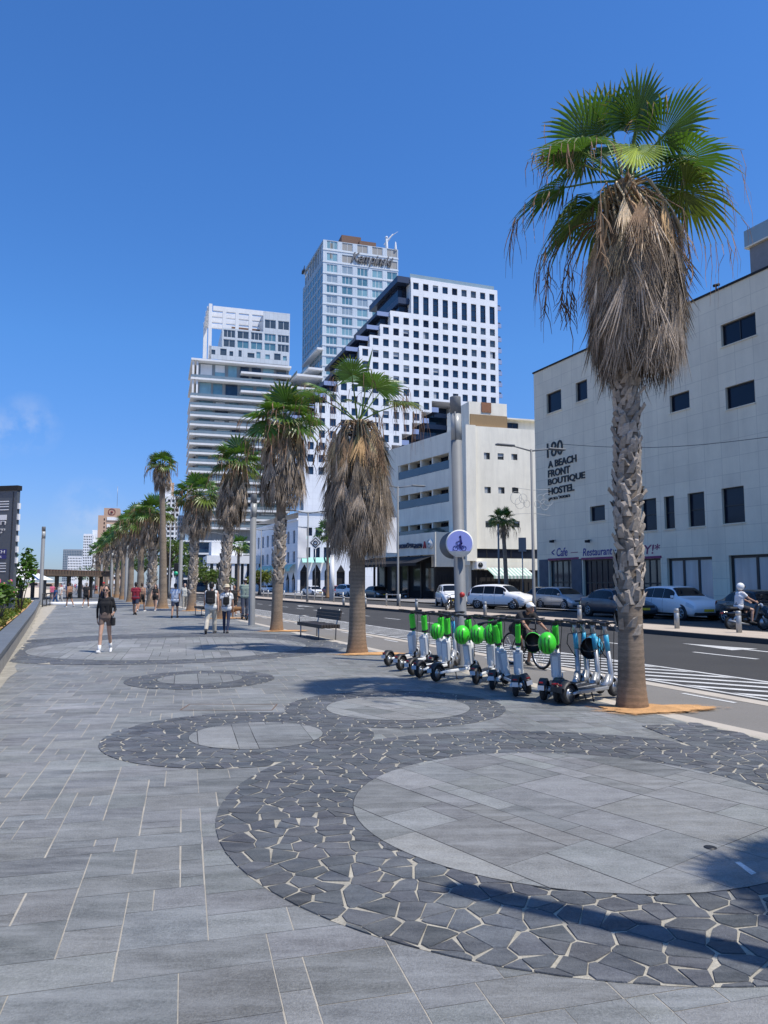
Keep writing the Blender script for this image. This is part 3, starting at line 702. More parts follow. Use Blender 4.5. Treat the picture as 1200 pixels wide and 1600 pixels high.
def shrub(label, loc, h, r, seed, n, sz, tone, flowers=0, cat='shrub', name='shrub', group=None):
    rnd = random.Random(seed); root = thing(name, label, cat, loc, 0, group); st = MB(); mb = MB()
    for k in range(7):
        a = k*.9+rnd.random(); e = Vector((math.cos(a)*r*.7, math.sin(a)*r*.7, h*rnd.uniform(.6, 1))); st.tube([(0, 0, -.05), e*.55, e], [.03, .02, .008], 5)
        leafball(mb, e, r*.45, r*.45, h*.28, n//7, sz, rnd, tone)
    st.build('stem', M_bark, root); mb.build('foliage', M_fol, root)
    if flowers:
        fb = MB()
        for k in range(flowers):
            p = Vector((rnd.uniform(-r, r)*.8, rnd.uniform(-r, r)*.8, h*rnd.uniform(.75, 1.1))); fb.ell(p, .06, n=6, m=4)
        fb.build('flower', pm('pink_petals', (.65, .12, .2), rough=.7), root)
    return root
shrub('leafy green shrub with a pink blossom leaning on the dark information sign', (-12.75, 24.6, .33), 1.35, .55, 70, 460, .12, (1.3, 1.5, .8), 7)
shrub('tall green shrub with bare stems just right of the dark information sign', (-16.9, 34.6, .33), 2.5, .6, 71, 620, .13, (1.0, 1.35, .7))
# yellowish succulent ground cover in the planter
mb = MB(); rs = random.Random(8)
for i in range(1150):
    s0 = rs.uniform(9.5, 58); d0 = rs.random()
    t0 = lerp(-1.75, -2.9, (s0-9.5)/48)-d0*2.8; w = W(s0, t0); k = noise.noise(Vector((w.x*.4, w.y*.4, 0)))
    if k < -.5: continue
    r = rs.uniform(.16, .36); tn = rs.choice([(2.6, 1.7, .9), (1.9, 1.6, .8), (1.5, 1.5, .7), (2.9, 1.9, 1.2), (1.6, 1.1, .9)])
    leafball(mb, (w.x, w.y, .38+r*.35), r, r, r*.75, 34, .075, rs, tn)
mb.build('ground_cover', M_fol, kind='stuff')
# ---------------------------------------------------------------- buildings
M_hostel = pm('grey_white_cladding', (.80, .725, .56), rough=.7, var=.07, scale=.5, fine=.05, fscale=30, grid=(1.25, 1.0, .80, .02), grime=.1, bump=.1, bscale=20)
M_plast = pm('white_plaster', (.83, .785, .665), rough=.85, var=.06, scale=.6, fine=.04, grime=.16, bump=.15, bscale=30)
M_white = pm('white_cladding', (.80, .815, .83), rough=.55, var=.05, scale=.3, fine=.03, grid=(2.0, 1.5, .86, .03), grime=.06)
M_wslab = pm('white_concrete', (.80, .80, .79), rough=.7, var=.05, scale=.3, grime=.08)
G_dark = glass('dark_window', (.010, .015, .03), rough=.12, spec=.3)
G_navy = glass('navy_window', (.014, .036, .075), rough=.08, spec=.5)
G_teal = glass('teal_glass', (.10, .22, .27), rough=.06)
G_teal2 = glass('pale_teal_glass', (.22, .38, .42), rough=.07)
G_curt = pm('curtain_behind_glass', (.30, .37, .41), rough=.12, spec=.9, var=.2, scale=.8, stretch=(3, 3, .2))
G_grey = glass('grey_glass', (.06, .075, .085), rough=.06)
G_rail = pm('glass_rail', (.25, .33, .36), rough=.08, spec=.8, var=.1, scale=.5)
M_navy = pm('navy_cladding', (.022, .036, .075), rough=.4, var=.15, scale=.3, spec=.6)
M_lilac = pm('lilac_panel', (.24, .31, .50), rough=.5, var=.06, scale=.4)
M_frame = pm('dark_frame', (.02, .021, .023), rough=.45, var=.1)
M_wframe = pm('pale_frame', (.66, .69, .70), rough=.45, var=.05)
M_sign = pm('sign_black', (.008, .008, .01), rough=.45, var=.1)
M_wood = pm('wood_slats', (.30, .20, .10), rough=.8, var=.2, scale=6, stretch=(8, 8, .6))
M_brown = pm('brown_louvre', (.16, .085, .055), rough=.7, var=.15, scale=1, stretch=(.2, .2, 6))
M_louv = pm('grey_louvre', (.32, .31, .29), rough=.7, var=.1, scale=1, stretch=(.3, .3, 14))
M_roof = pm('roof_felt', (.3, .29, .28), rough=.95, var=.15)
M_black = pm('black_shade', (.012, .012, .014), rough=.8, var=.2)
M_metal = pm('grey_metal', (.30, .31, .32), rough=.42, metal=.7, var=.12, scale=3, fine=.05)
M_galv = pm('painted_steel', (.175, .184, .192), rough=.6, metal=0., var=.1, scale=2, fine=.06)
M_alu = pm('silver_metal', (.55, .56, .57), rough=.35, metal=.8, var=.1, scale=5)
M_blind = pm('pale_blind', (.34, .37, .40), rough=.6, var=.1)
def rects(O, U, L):
    out = []
    for x0, x1, y0, y1 in L:
        a, zt = on(x0, y0, O, U); _, zb = on(x0, y1, O, U); b, _ = on(x1, y0, O, U); out.append((a, b, zb, zt))
    return out
# --- hostel on the right
HO = P(840, 900, 60); HO = V2(HO.x, HO.y); HU = Vector((.391, -.92)).normalized()
host = thing('hostel', 'grey tiled four storey hostel with dark windows and large black lettering', 'building', (HO.x, HO.y, 0))
_, HZ = on(837.5, 582.5, HO, HU); HZ = round(HZ, 2)
wins = rects(HO, HU, [(853.7, 876.7, 616.5, 647.5), (899.3, 917.2, 599, 629.3), (1046, 1077, 619, 646), (1133, 1179, 606, 641), (1125.8, 1181, 508.5, 543.3), (921.6, 944.9, 792, 815.3)])
tall = rects(HO, HU, [(1002, 1025, 781, 830), (1037, 1053, 776.5, 827), (1074, 1100, 771.4, 823.7), (1127, 1162, 763.6, 819)])
doors = rects(HO, HU, [(858, 903, 876, 926), (910.6, 963, 875, 926), (990, 1032, 874, 927)])
doors = [(a, b, .1, d) for a, b, c, d in doors]
shop = rects(HO, HU, [(1041.7, 1112.5, 872.5, 930)]); a, b, c, d = shop[0]; shop = [(a, b, .55, d), (b+1.2, b+8.2, .55, d+.02), (b+9.4, b+15, .55, d)]
off_ = [(22.6, 24.6, 9.0, 10.6), (22.6, 25, 13.6, 15.3), (22.5, 24.2, 5.2, 7.0)]
mb = MB(); wall(mb, HO, HU, 0, 27, .1, HZ, wins+tall+doors+shop+off_, .3)
wbox(mb, HO, HU, 0, 27, .31+2.4, 16, .1, HZ-.02)             # body behind the front, leaving rooms behind the glass
for q in ((0, .3), (26.7, 27)): wbox(mb, HO, HU, q[0]+.004, q[1]-.004, .302, 2.7, .1, HZ-.01)
mb.build('wall', M_hostel, host, rel=True)
mb = MB(); wbox(mb, HO, HU, -.08, 27.1, -.08, .4, HZ, HZ+.12); mb.build('parapet', M_black, host, rel=True)
for h in wins+off_: pane(host, HO, HU, h, G_dark, .24, M_frame, 1 if h[1]-h[0] > 2.2 else 0, fw=.07)
for h in wins+tall: mb = MB(); wbox(mb, HO, HU, h[0]-.06, h[1]+.06, -.07, .2, h[2]-.07, h[2]-.003); mb.build('sill', M_hostel, host, rel=True)
for h in tall: pane(host, HO, HU, h, G_dark, .24, M_frame, 0, rows=1, fw=.06)
for i, h in enumerate(doors): pane(host, HO, HU, h, G_grey if i != 1 else G_dark, .27, M_frame, (4, 5, 3)[i], name='glass_door', fw=.1, rows=1)
for h in shop: pane(host, HO, HU, h, G_curt, .27, M_frame, 2 if h[1]-h[0] < 6.5 else 3, name='shop_window', fw=.16)
mb = MB()
for a, b, c, d in doors: wbox(mb, HO, HU, a-.1, b+.1, -.06, .2, d+.004, d+.16)
mb.build('pink_lintel', pm('magenta_paint', (.20, .03, .10), rough=.6), host, rel=True)
for a, b, c, d in doors[:1]+doors[1:2]: mb = MB(); wbox(mb, HO, HU, a-1.3, a-.12, -.05, .1, .1, d+.1); mb.build('dark_pillar', pm('slate_cladding', (.07, .085, .11), rough=.6, var=.3, scale=2), host, rel=True)
def wtext(body, px, py, x1, cap, parent, O, U, mat, name, label=None, **k):
    u0, z0 = on(px, py, O, U); u1, _ = on(x1, py, O, U); _, z1 = on(px, py-cap, O, U)
    o = Vector((O.x+U.x*u0, O.y+U.y*u0, z0))
    return text(body, name, mat, parent, o, U, height=z1-z0, width=u1-u0, **k)
for body, x0, y0, x1, cap in (('180', 855.5, 716, 880, 23), ('A BEACH', 857, 732, 901.5, 11), ('FRONT', 857, 746.5, 891.5, 11.5), ('BOUTIQUE', 857, 760.5, 915, 11.5), ('HOSTEL', 857.5, 774, 898, 11), ('קיטוב לטסוה', 858, 783.5, 891, 6.5)):
    wtext(body, x0, y0, x1, cap, host, HO, HU, M_sign, 'lettering', extrude=.03, offset=.024 if cap < 20 else .004)
M_mural = pm('blue_mural_paint', (.03, .035, .22), rough=.7, var=.3, scale=4); M_mpink = pm('pink_mural_paint', (.22, .05, .12), rough=.7, var=.3, scale=4)
for body, x0, y0, x1, cap, m in (('< Cafe', 862, 870, 887, 13, M_mural), ('\u2014', 892, 864, 903, 1, M_mpink), ('Restaurant', 911, 869, 957, 12, M_mural), ('.', 961, 861, 963, 2, M_mural), ('Bar', 985, 867, 1005, 11, M_mural), ('Y!*', 1007, 866, 1032, 15, M_mpink)):
    wtext(body, x0, y0, x1, cap, host, HO, HU, m, 'painted_lettering', extrude=.006, shear=.15, offset=.012)
mb = MB()
for x in (868, 924): 
    u0, z0 = on(x, 848, HO, HU); wbox(mb, HO, HU, u0-.12, u0+.12, -.5, -.2, z0, z0+.18); wbox(mb, HO, HU, u0-.03, u0+.03, -.3, 0, z0+.18, z0+.22)
mb.build('spotlight', M_black, host, rel=True)
# rooftop room and glass rail of the hostel
N4 = Vector((HU.y, -HU.x)); mb = MB(); u0, _ = on(1169, 420, HO-N4*1.6, HU); wbox(mb, HO, HU, u0, 27, 1.8, 12, HZ-.3, HZ+2.6); mb.build('roof_room', pm('pale_render', (.22, .225, .235), rough=.8, var=.1), host, rel=True)
mb = MB(); wbox(mb, HO, HU, u0-.2, 27, 1.62, 1.68, HZ+2.7, HZ+3.7); mb.build('glass_rail', G_rail, host, rel=True)
mb = MB(); wbox(mb, HO, HU, u0-.2, 27, 1.6, 12.2, HZ+2.603, HZ+2.7); mb.build('roof_slab', M_hostel, host, rel=True)
mb = MB(); u1, _ = on(1115, 455, HO, HU); c = Vector((HO.x+HU.x*u1+.2, HO.y+HU.y*u1+.1, HZ+.1)); mb.cyl(c, c+Vector((0, 0, .35)), .05, n=8); mb.cyl(c+Vector((-.15, 0, .36)), c+Vector((.2, 0, .46)), .09, n=8)
mb.build('roof_camera', M_black, host, rel=True)
# neighbouring taller block further along the street, right of the frame; it shades the parked cars
off_b = thing('apartment_block', 'tall plain apartment block beyond the right edge, next to the hostel', 'building', (HO.x+HU.x*28, HO.y+HU.y*28, 0))
hl = [(28+2+k*4.2, 28+4.2+k*4.2, 3.8+j*3.3, 5.4+j*3.3) for k in range(7) for j in range(10)]
mb = MB(); wall(mb, HO, HU, 28, 60, .1, 37, hl, .3); wbox(mb, HO, HU, 28, 60, .32, 16, .1, 36.9); mb.build('wall', M_plast, off_b, rel=True)
panes(off_b, HO, HU, hl, G_dark, .26, 70)
# --- beige block with small square windows
BO = P(735, 900, 76); BO = V2(BO.x, BO.y); BU = udir(17); BS = Vector((.497, -.868)).normalized()
beige = thing('apartment_block', 'cream four storey block with small square windows and long recessed balconies', 'building', (BO.x, BO.y, 0))
_, BZ = on(735, 665, BO, BU); BZ = round(BZ, 2)
bw = rects(BO, BU, [(756, 765.5, 707, 717.5), (777.5, 787, 708, 718), (799, 808.5, 709, 718.5), (757, 767, 760.5, 770.5), (778.5, 788.5, 761, 771), (800, 810, 761.5, 770.5), (758.5, 769, 814, 824), (802, 812, 814, 824)])
_, gz = on(735, 857, BO, BU); _, gz0 = on(735, 872, BO, BU)
u_r, _ = on(838, 700, BO, BU); strip_w = [(.55, u_r+1, gz0, gz)]; g_in, _ = on(752, 900, BO, BU)
mb = MB(); wall(mb, BO, BU, 0, u_r+8, gz0-.3, BZ, bw+strip_w, .22)
wbox(mb, BO, BU, -.5, .62, -.35, -.002, gz0-.3, BZ+.004)            # projecting fin on the corner
wbox(mb, BO, BU, .0, u_r+8, .5, 10, .1, BZ-.02)
mb.build('wall', M_plast, beige, rel=True)
for h in bw: pane(beige, BO, BU, h, G_grey, .18, M_frame, 0, fw=.08, rows=1, blind=(.6, M_blind))
pane(beige, BO, BU, strip_w[0], G_dark, .19, M_frame, 5, name='window_strip', fw=.08)
# street side: U points towards the camera, wall runs from far end to the corner
SL = -on(597, 800, BO, BS)[0]; SO = V2(BO.x-BS.x*SL, BO.y-BS.y*SL)
def sp(x, y): return on(x, y, SO, BS)
bays = []
for (ya, yb) in ((707, 732), (760, 783.5), (813, 836)):              # at x = 702
    ua, zt = sp(701.5, ya); _, zb = sp(701.5, yb); u0, _ = sp(622, 745); bays.append((u0, ua, zb, zt))
_, sgz = sp(735, 832)
mb = MB(); wall(mb, SO, BS, 0, SL, 3.6, BZ, bays, 1.3)
n_ = Vector((BS.y, -BS.x)); 
q = [SO, BO, BO+BU*10, SO+BU*10]
mb.poly([Vector((p.x, p.y, BZ-.01)) for p in q], uv=[(0, 0)]*4)
mb.build('side_wall', M_plast, beige, rel=True)
gl = MB(); rl = MB(); 
for a, b, c, d in bays:
    wbox(gl, SO, BS, a, b, 1.28, 1.34, c, d); wbox(rl, SO, BS, a, b, .08, .11, c+.05, c+.95)
    for k in (.0, .2, .45, .68, 1.): x = lerp(a+.14, b-.14, k); pt = MB(); wbox(pt, SO, BS, x-.12, x+.12, .15, 1.26, c+.003, d-.003); pt.build('balcony_divider', M_plast, beige, rel=True)
gl.build('recessed_glazing', G_dark, beige, rel=True); rl.build('balcony_rail', G_grey, beige, rel=True)
# rooftop pieces
mb = MB(); a, zt = on(736, 624, BO, BU); b, _ = on(797, 626, BO, BU); wbox(mb, BO, BU, a+.1, b, .8, 7, BZ-.1, zt); mb.build('roof_room', M_plast, beige, rel=True)
mb = MB(); a2, z0 = on(757, 641.5, BO, BU); b2, z1 = on(772, 627, BO, BU); wbox(mb, BO, BU, a2, b2, .72, .79, z0, z1); mb.build('roof_vent', pm('rust_panel', (.26, .12, .06), rough=.8, var=.3, scale=8), beige, rel=True)
mb = MB(); a, z0 = on(735, 664, BO, BU); b, z1 = on(794, 650, BO, BU); wbox(mb, BO, BU, a+.1, b, .25, .4, BZ, z1); mb.build('wood_screen', M_wood, beige, rel=True)
mb = MB(); a, _ = on(794, 660, BO, BU); _, zt = on(800, 654, BO, BU); wbox(mb, BO, BU, a+.05, u_r+6, .9, 7, BZ-.05, zt); wbox(mb, BO, BU, a+.05, u_r+6, .3, 7.2, zt, zt+.14); mb.build('roof_annex', M_plast, beige, rel=True)
a, zt = on(797.5, 658, BO, BU); b, zb = on(815, 669, BO, BU); pane(beige, BO, BU, (a, b, zb, zt), G_dark, .86, M_frame, 1)
# ground floor beneath the strip: dark recess, air conditioner, awning
mb = MB(); wbox(mb, BO, BU, .3, u_r+8, -.05, .2, gz0-1.2, gz0-.31); mb.build('ledge', M_plast, beige, rel=True)
mb = MB(); _, z0 = on(740, 925, BO, BU)
for k in range(14): wbox(mb, BO, BU, .5+k*.55, .6+k*.55, -.25, -.2, .1, gz0-1.3)
wbox(mb, BO, BU, .3, 8.2, .25, .45, .1, gz0-1.2); mb.build('dark_gate', M_black, beige, rel=True)
a, zt = on(741, 875, BO, BU); mb = MB(); wbox(mb, BO, BU, a, a+1.1, -.6, -.06, gz0-1.1, gz0-.35); mb.build('air_conditioner', M_wslab, beige, rel=True)
fa = MB(); cc = Vector((BO.x+BU.x*(a+.42), BO.y+BU.y*(a+.42), gz0-.72)); Nn = Vector((BU.y, -BU.x, 0)); fa.torus(cc+Nn*.62, Nn, .24, .03, 20, 6); fa.cyl(cc+Nn*.6, cc+Nn*.625, .2, n=16); fa.build('fan_grille', M_frame, beige, rel=True)
a, zt = on(757, 887, BO, BU); b, zb = on(820, 900, BO, BU)
aw = thing('awning', 'striped pale green awning sloping over the shop beneath the cream block', 'awning', (BO.x, BO.y, 0))
for k in range(22):
    mb = MB(); x0 = lerp(a, b, k/22); x1 = lerp(a, b, (k+1)/22); Bv = Vector((BO.x, BO.y, 0)); U3 = Vector((BU.x, BU.y, 0))
    if k == 0: c0, c1 = MB(), MB()
    m_ = c0 if k % 2 else c1
    m_.poly([Bv+U3*x0+Nn*.3+Vector((0, 0, zt)), Bv+U3*x1+Nn*.3+Vector((0, 0, zt)), Bv+U3*x1+Nn*2.2+Vector((0, 0, zb)), Bv+U3*x0+Nn*2.2+Vector((0, 0, zb))])
    m_.poly([Bv+U3*x0+Nn*2.2+Vector((0, 0, zb)), Bv+U3*x1+Nn*2.2+Vector((0, 0, zb)), Bv+U3*x1+Nn*2.2+Vector((0, 0, zb-.3)), Bv+U3*x0+Nn*2.2+Vector((0, 0, zb-.3))])
c0.build('pale_stripes', pm('pale_awning', (.6, .64, .6), rough=.8), aw, rel=True); c1.build('green_stripes', pm('green_awning', (.28, .42, .36), rough=.8), aw, rel=True)
mb = MB(); wbox(mb, BO, BU, a, b, .3, .5, .1, zt); mb.build('shop_recess', M_black, aw, rel=True)
# restaurant frontage projecting from the street side
rest = thing('restaurant', 'low restaurant front with lettered fascia, dark awning and shaded terrace', 'restaurant', (BO.x, BO.y, 0))
RO = V2(SO.x+n_.x*2.4, SO.y+n_.y*2.4)
ra, rz1 = on(680, 831, RO, BS); _, rz0 = on(680, 866, RO, BS); rb, _ = on(565, 850, RO, BS)
mb = MB(); wbox(mb, RO, BS, rb, ra, 0, 3, rz0, rz1)
mb.build('fascia', M_plast, rest, rel=True)
mb = MB(); u2, _ = on(707, 850, RO, BS); c = V2(RO.x+BS.x*ra, RO.y+BS.y*ra)
wbox(mb, c, BU, 0, 3.2, .02, 1.2, rz0-1.3, rz1-.02); mb.build('front_wall', M_plast, rest, rel=True)
mb = MB(); wbox(mb, c, BU, .2, 3.0, .4, .6, .1, rz0-1.31)
for k in range(9): wbox(mb, c, BU, .25+k*.32, .31+k*.32, .1, .15, .1, 2.6)
mb.build('entrance_gate', M_black, rest, rel=True)
mb = MB(); wbox(mb, RO, BS, rb, ra-.2, 2.2, 2.4, .1, rz0-.002)
mb.build('dark_interior', M_black, rest, rel=True)
mb = MB()
for k in range(7): x = lerp(rb+.3, ra-.4, k/6); wbox(mb, RO, BS, x-.1, x+.1, .1, .3, .1, rz0-.005)
mb.build('pillar', M_frame, rest, rel=True)
for k in range(6):
    x0 = lerp(rb+.3, ra-.4, k/6)+.5; x1 = lerp(rb+.3, ra-.4, (k+1)/6)-.5
    mb = MB(); wbox(mb, RO, BS, x0, x1, 2.1, 2.15, .9, rz0-.8); mb.build('window', G_grey, rest, rel=True)
mb = MB(); Bv = Vector((RO.x, RO.y, 0)); U3 = Vector((BS.x, BS.y, 0)); N3 = Vector((n_.x, n_.y, 0)); x0, x1 = rb+1, ra-.3
mb.poly([Bv+U3*x0+Vector((0, 0, rz0-.1)), Bv+U3*x1+Vector((0, 0, rz0-.1)), Bv+U3*x1+N3*2.2+Vector((0, 0, rz0-.9)), Bv+U3*x0+N3*2.2+Vector((0, 0, rz0-.9))])
mb.poly([Bv+U3*x0+N3*2.2+Vector((0, 0, rz0-.9)), Bv+U3*x1+N3*2.2+Vector((0, 0, rz0-.9)), Bv+U3*x1+N3*2.2+Vector((0, 0, rz0-1.2)), Bv+U3*x0+N3*2.2+Vector((0, 0, rz0-1.2))])
mb.build('black_awning', M_black, rest, rel=True)
M_letter = pm('fascia_lettering', (.03, .045, .09), rough=.5)
wtext('וטאליג', 624, 857.5, 646.5, 8, rest, RO, BS, M_letter, 'lettering', shear=.2, extrude=.08, offset=.03)
wtext('הציפ', 648, 857, 660, 7, rest, RO, BS, M_letter, 'lettering', extrude=.08, offset=.03)
M_red = pm('red_sign', (.35, .02, .03), rough=.5)
for x in (612, 662): wtext('A', x, 857, x+4.5, 11, rest, RO, BS, M_red, 'red_emblem', extrude=.06, offset=.04)
ua, za = on(673.5, 850, RO, BS); cc = Bv+U3*ua+Vector((0, 0, za)); mb = MB(); mb.cyl(cc+N3*.02, cc+N3*.25, .48, n=28); o = mb.build('round_sign', M_wslab, rest, rel=True)
mb = MB(); mb.torus(cc+N3*.26, N3, .42, .03, 28, 6); mb.ell(cc+N3*.27, .13, .13, .13, 10, 6); mb.build('round_sign_emblem', pm('teal_emblem', (.2, .3, .3), rough=.6), rest, rel=True)
# --- stepped white hotel with square windows
OO = P(640, 433, 190); OZ = OO.z; OO = V2(OO.x, OO.y); OU = udir(20)
op = thing('stepped_hotel', 'large white gridded tower whose edge steps down in navy balconies', 'hotel tower', (OO.x, OO.y, 0))
cx = [on(x, 447, OO, OU)[0] for x in (650, 768.3)]; pit = (cx[1]-cx[0])/8
zrow = lambda y: on(650, y, OO, OU)[1]
left = lambda k: cx[0]+pit*(k-.5); RGT = left(9)+.3
win, wide, tallw, voids = [], [], [], []
rowsy = [447, 477]+[504+18.45*i for i in range(14)]
zb = lambda i: (zrow(rowsy[i])+zrow(rowsy[i+1]))/2 if i+1 < len(rowsy) else zrow(rowsy[i]+9)
first = [0, 0, -2, -3, -4, -5, -5, -6, -7, -8, -9, -10, -10, -10, -10, -10]
last = [8]*9+[1, 0, -1, -2, -3, -4, -5]
ww, wh = pit*.56, 0
segs = []
for i, y in enumerate(rowsy):
    zt = OZ if i == 0 else zb(i-1); z0 = zb(i); cz = zrow(y)
    l = left(first[i])-(.2 if i > 1 else 0); r = left(last[i]+1)+.1 if last[i] < 8 else RGT
    hs = [(cx[0]+pit*k-ww/2, cx[0]+pit*k+ww/2, cz-(.95 if i != 1 else 2.6), cz+(.95 if i != 1 else 2.6)) for k in range(first[i], last[i]+1)]
    segs.append((l, r, z0, zt, hs)); (tallw if i == 1 else win).extend(hs)
    if last[i] < 8 and i < 12:                             # right leg of the tower below the void
        hs2 = []
        if i in (9, 10, 11):
            for k in (5, 7): hs2.append((cx[0]+pit*k-.6, cx[0]+pit*(k+1.1)+.3, cz-1.0, cz+.9))
        segs.append((left(5)-1.0, RGT, z0, zt, hs2)); wide += hs2
mb = MB()
for l, r, z0, zt, hs in segs: wall(mb, OO, OU, l, r, z0, zt, hs, .4)
zlow = segs[-1][2]
wall(mb, OO, OU, left(5)-1.0, RGT, zlow-30, zb(11), [], .3)
wall(mb, OO, OU, left(-10)-.2, left(-6), 16, zb(15), [], .3)
mb.build('wall', M_white, op, rel=True)
panes(op, OO, OU, win, G_navy, .36, 95, mats=[G_navy, G_navy, G_dark, G_grey], blind=(.22, M_blind))
for h in tallw: pane(op, OO, OU, h, G_navy, .36, M_frame, 0, name='tall_window', rows=2, fw=.12)
for h in wide: pane(op, OO, OU, h, G_navy, .36, M_frame, 2, name='wide_window', fw=.14)
mb = MB(); U3 = Vector((OU.x, OU.y, 0))
for i, (l, r, z0, zt, hs) in enumerate(segs):               # building mass behind each storey
    wbox(mb, OO, OU, l+.05, r-.02, .42, 20, z0, zt-.01)
mb.build('rear_mass', M_wslab, op, rel=True)
mb = MB(); wbox(mb, OO, OU, left(-4), left(5), 7, 19, 14, zb(8)); mb.build('recessed_glass', G_navy, op, rel=True)
nv = MB(); lc = MB(); un = MB()
for i in range(2, 16):
    l = left(first[i])-.2; z0 = zb(i); zt = zb(i-1)
    if i > 11: continue
    wbox(nv, OO, OU, l-3.4, l+.0, 1.0, 21, zt-1.3, zt-.35); b_ = MB(); wbox(b_, OO, OU, l-3.4, l-.05, .75, 1.0, zt-1.4, zt-.3); b_.build('balcony_end', M_lilac, op, rel=True)
    wbox(un, OO, OU, l-2.2, l-.1, 2, 20, z0, zt-1.32)
l = left(0)
wbox(nv, OO, OU, l-3.6, l-.02, .8, 24, OZ-1.4, OZ+.3); wbox(nv, OO, OU, l-3.2, l-.02, 1.2, 22, OZ-7.0, OZ-5.4); wbox(un, OO, OU, l-2.5, l-.05, 2.4, 20, OZ-11.5, OZ-7.02); wbox(un, OO, OU, l-2.5, l-.05, 3.4, 20, OZ-5.38, OZ-1.42)
nv.build('balcony_wall', M_navy, op, rel=True); un.build('balcony_recess', G_dark, op, rel=True)
nv = MB(); lc = MB()
for i in range(9, 15):                                     # stepped terraces inside the void
    r = left(last[i]+1)+.1; zt = zb(i-1); z0 = zb(i)
    wbox(lc, OO, OU, r+.02, r+2.2, .5, .8, z0+.3, z0+1.6); wbox(nv, OO, OU, r+.02, r+2.2, .81, 7, z0+.3, z0+1.5)
    wbox(nv, OO, OU, r+2.4, left(5)-1.1, 4+.4*(i-9), 4.5+.4*(i-9), z0-.2, z0+1.0)
nv.build('terrace', M_navy, op, rel=True); lc.build('terrace_end', M_lilac, op, rel=True)
mb = MB(); m2 = MB()
for i in range(0, 12):
    z = zb(i); wbox(mb, OO, OU, RGT+.02, RGT+1.9, 2, 14, z+.5, z+1.5); m2 = MB(); wbox(m2, OO, OU, RGT+.02, RGT+2.0, 1.6, 2, z-.1, z+1.0); m2.build('side_balcony_end', M_lilac, op, rel=True)
mb.build('side_balcony', M_navy, op, rel=True)
mb = MB(); wbox(mb, OO, OU, left(0)+.3, RGT-.2, 1.5, 1.56, OZ, OZ+1.7)
mb.build('roof_rail', G_rail, op, rel=True)
# --- arched podium of the hotel with green awnings
QO = P(465, 900, 132); QO = V2(QO.x, QO.y); QU = udir(17); QS = Vector((.43, -.9)).normalized(); QL = 30
pod = thing('arched_building', 'low white corner building with pointed black arches and mint green awnings', 'building', (QO.x, QO.y, 0))
qz = on(465, 800, QO, QU)[1]; QSO = V2(QO.x-QS.x*QL, QO.y-QS.y*QL)
def fr(L): return rects(QO, QU, L)
w1 = fr([(478, 488, 824, 837), (493, 503, 824, 837), (508, 518, 824, 837), (474, 485, 855, 879), (490, 500, 855, 879), (506, 518, 855, 879)])
dw, _ = on(600, 880, QO, QU)
arch = fr([(450+.1, 450.2, 0, 1)])[:0]
arch = [(on(x, 900, QO, QU)[0], on(x+13, 900, QO, QU)[0], .1, on(465, 893, QO, QU)[1]) for x in (469, 488, 507, 526, 545)]
mb = MB(); wall(mb, QO, QU, 0, dw, .1, qz, w1+arch, .5)
sw_, sa_ = [], []
for k in range(8):
    a0 = QL-1.6-k*3.3; sw_ += [(a0-1.3, a0, qz*.62, qz*.78), (a0-1.3, a0, qz*.38, qz*.52)]; sa_.append((a0-1.6, a0+.2, .1, qz*.17))
wall(mb, QSO, QS, 0, QL, .1, qz*.9, sw_+sa_, .4); mb.poly([Vector((p.x, p.y, qz-.02)) for p in (QO, QO+QU*dw, QO+QU*dw+Vector((-8, 20)), QSO)], uv=[(0, 0)]*4)
mb.build('wall', M_white, pod, rel=True)
for h in w1: pane(pod, QO, QU, h, G_navy, .4, None)
for h in sw_: pane(pod, QSO, QS, h, G_navy, .34, None)
for O_, U_, L_ in ((QO, QU, arch), (QSO, QS, sa_)):
    for a, b, c, d in L_:
        mb = MB(); Nn = Vector((U_.y, -U_.x, 0)); B_ = Vector((O_.x, O_.y, 0))-Nn*.45; X = Vector((U_.x, U_.y, 0))
        wbox(mb, O_, U_, a, b, .45, .5, c, d); o = mb.build('arched_door', M_black, pod, rel=True)
        mb = MB(); B2 = Vector((O_.x, O_.y, 0))+Nn*.012; mb.poly([B2+X*a+Vector((0, 0, d-.003)), B2+X*b+Vector((0, 0, d-.003)), B2+X*((a+b)/2)+Vector((0, 0, d+1.3))]); mb.build('arch_point', M_black, pod, rel=True)
M_mint = pm('mint_awning', (.32, .62, .52), rough=.7, var=.1)
for k in range(9):
    mb = MB(); mb.smooth = True; a0 = QL-3.2-k*2.4; B_ = Vector((QSO.x, QSO.y, 0)); X = Vector((QS.x, QS.y, 0)); Nn = Vector((QS.y, -QS.x, 0))
    rr = []
    for q in range(6): t = PI/2*q/5; rr.append([B_+X*(a0+x)+Nn*(.06+1.1*math.sin(t))+Vector((0, 0, qz*.36-1.3+1.3*math.cos(t))) for x in (0, 2.0)])
    mb.rings(rr, False, False, False); mb.build('mint_awning', M_mint, pod, rel=True)
for x0, x1, y0, y1 in ((471, 489, 871, 879), (491, 505, 871, 879), (470, 480, 838, 843), (508, 520, 871, 880)):
    a, z1 = on(x0, y0, QO, QU); b, _ = on(x1, y0, QO, QU); _, z0 = on(x0, y1, QO, QU); Nn = Vector((QU.y, -QU.x, 0)); B_ = Vector((QO.x, QO.y, 0)); X = Vector((QU.x, QU.y, 0))
    mb = MB(); mb.poly([B_+X*a+Nn*.05+Vector((0, 0, z1)), B_+X*b+Nn*.05+Vector((0, 0, z1)), B_+X*b+Nn*1.2+Vector((0, 0, z0)), B_+X*a+Nn*1.2+Vector((0, 0, z0))]); mb.build('mint_awning', M_mint, pod, rel=True)
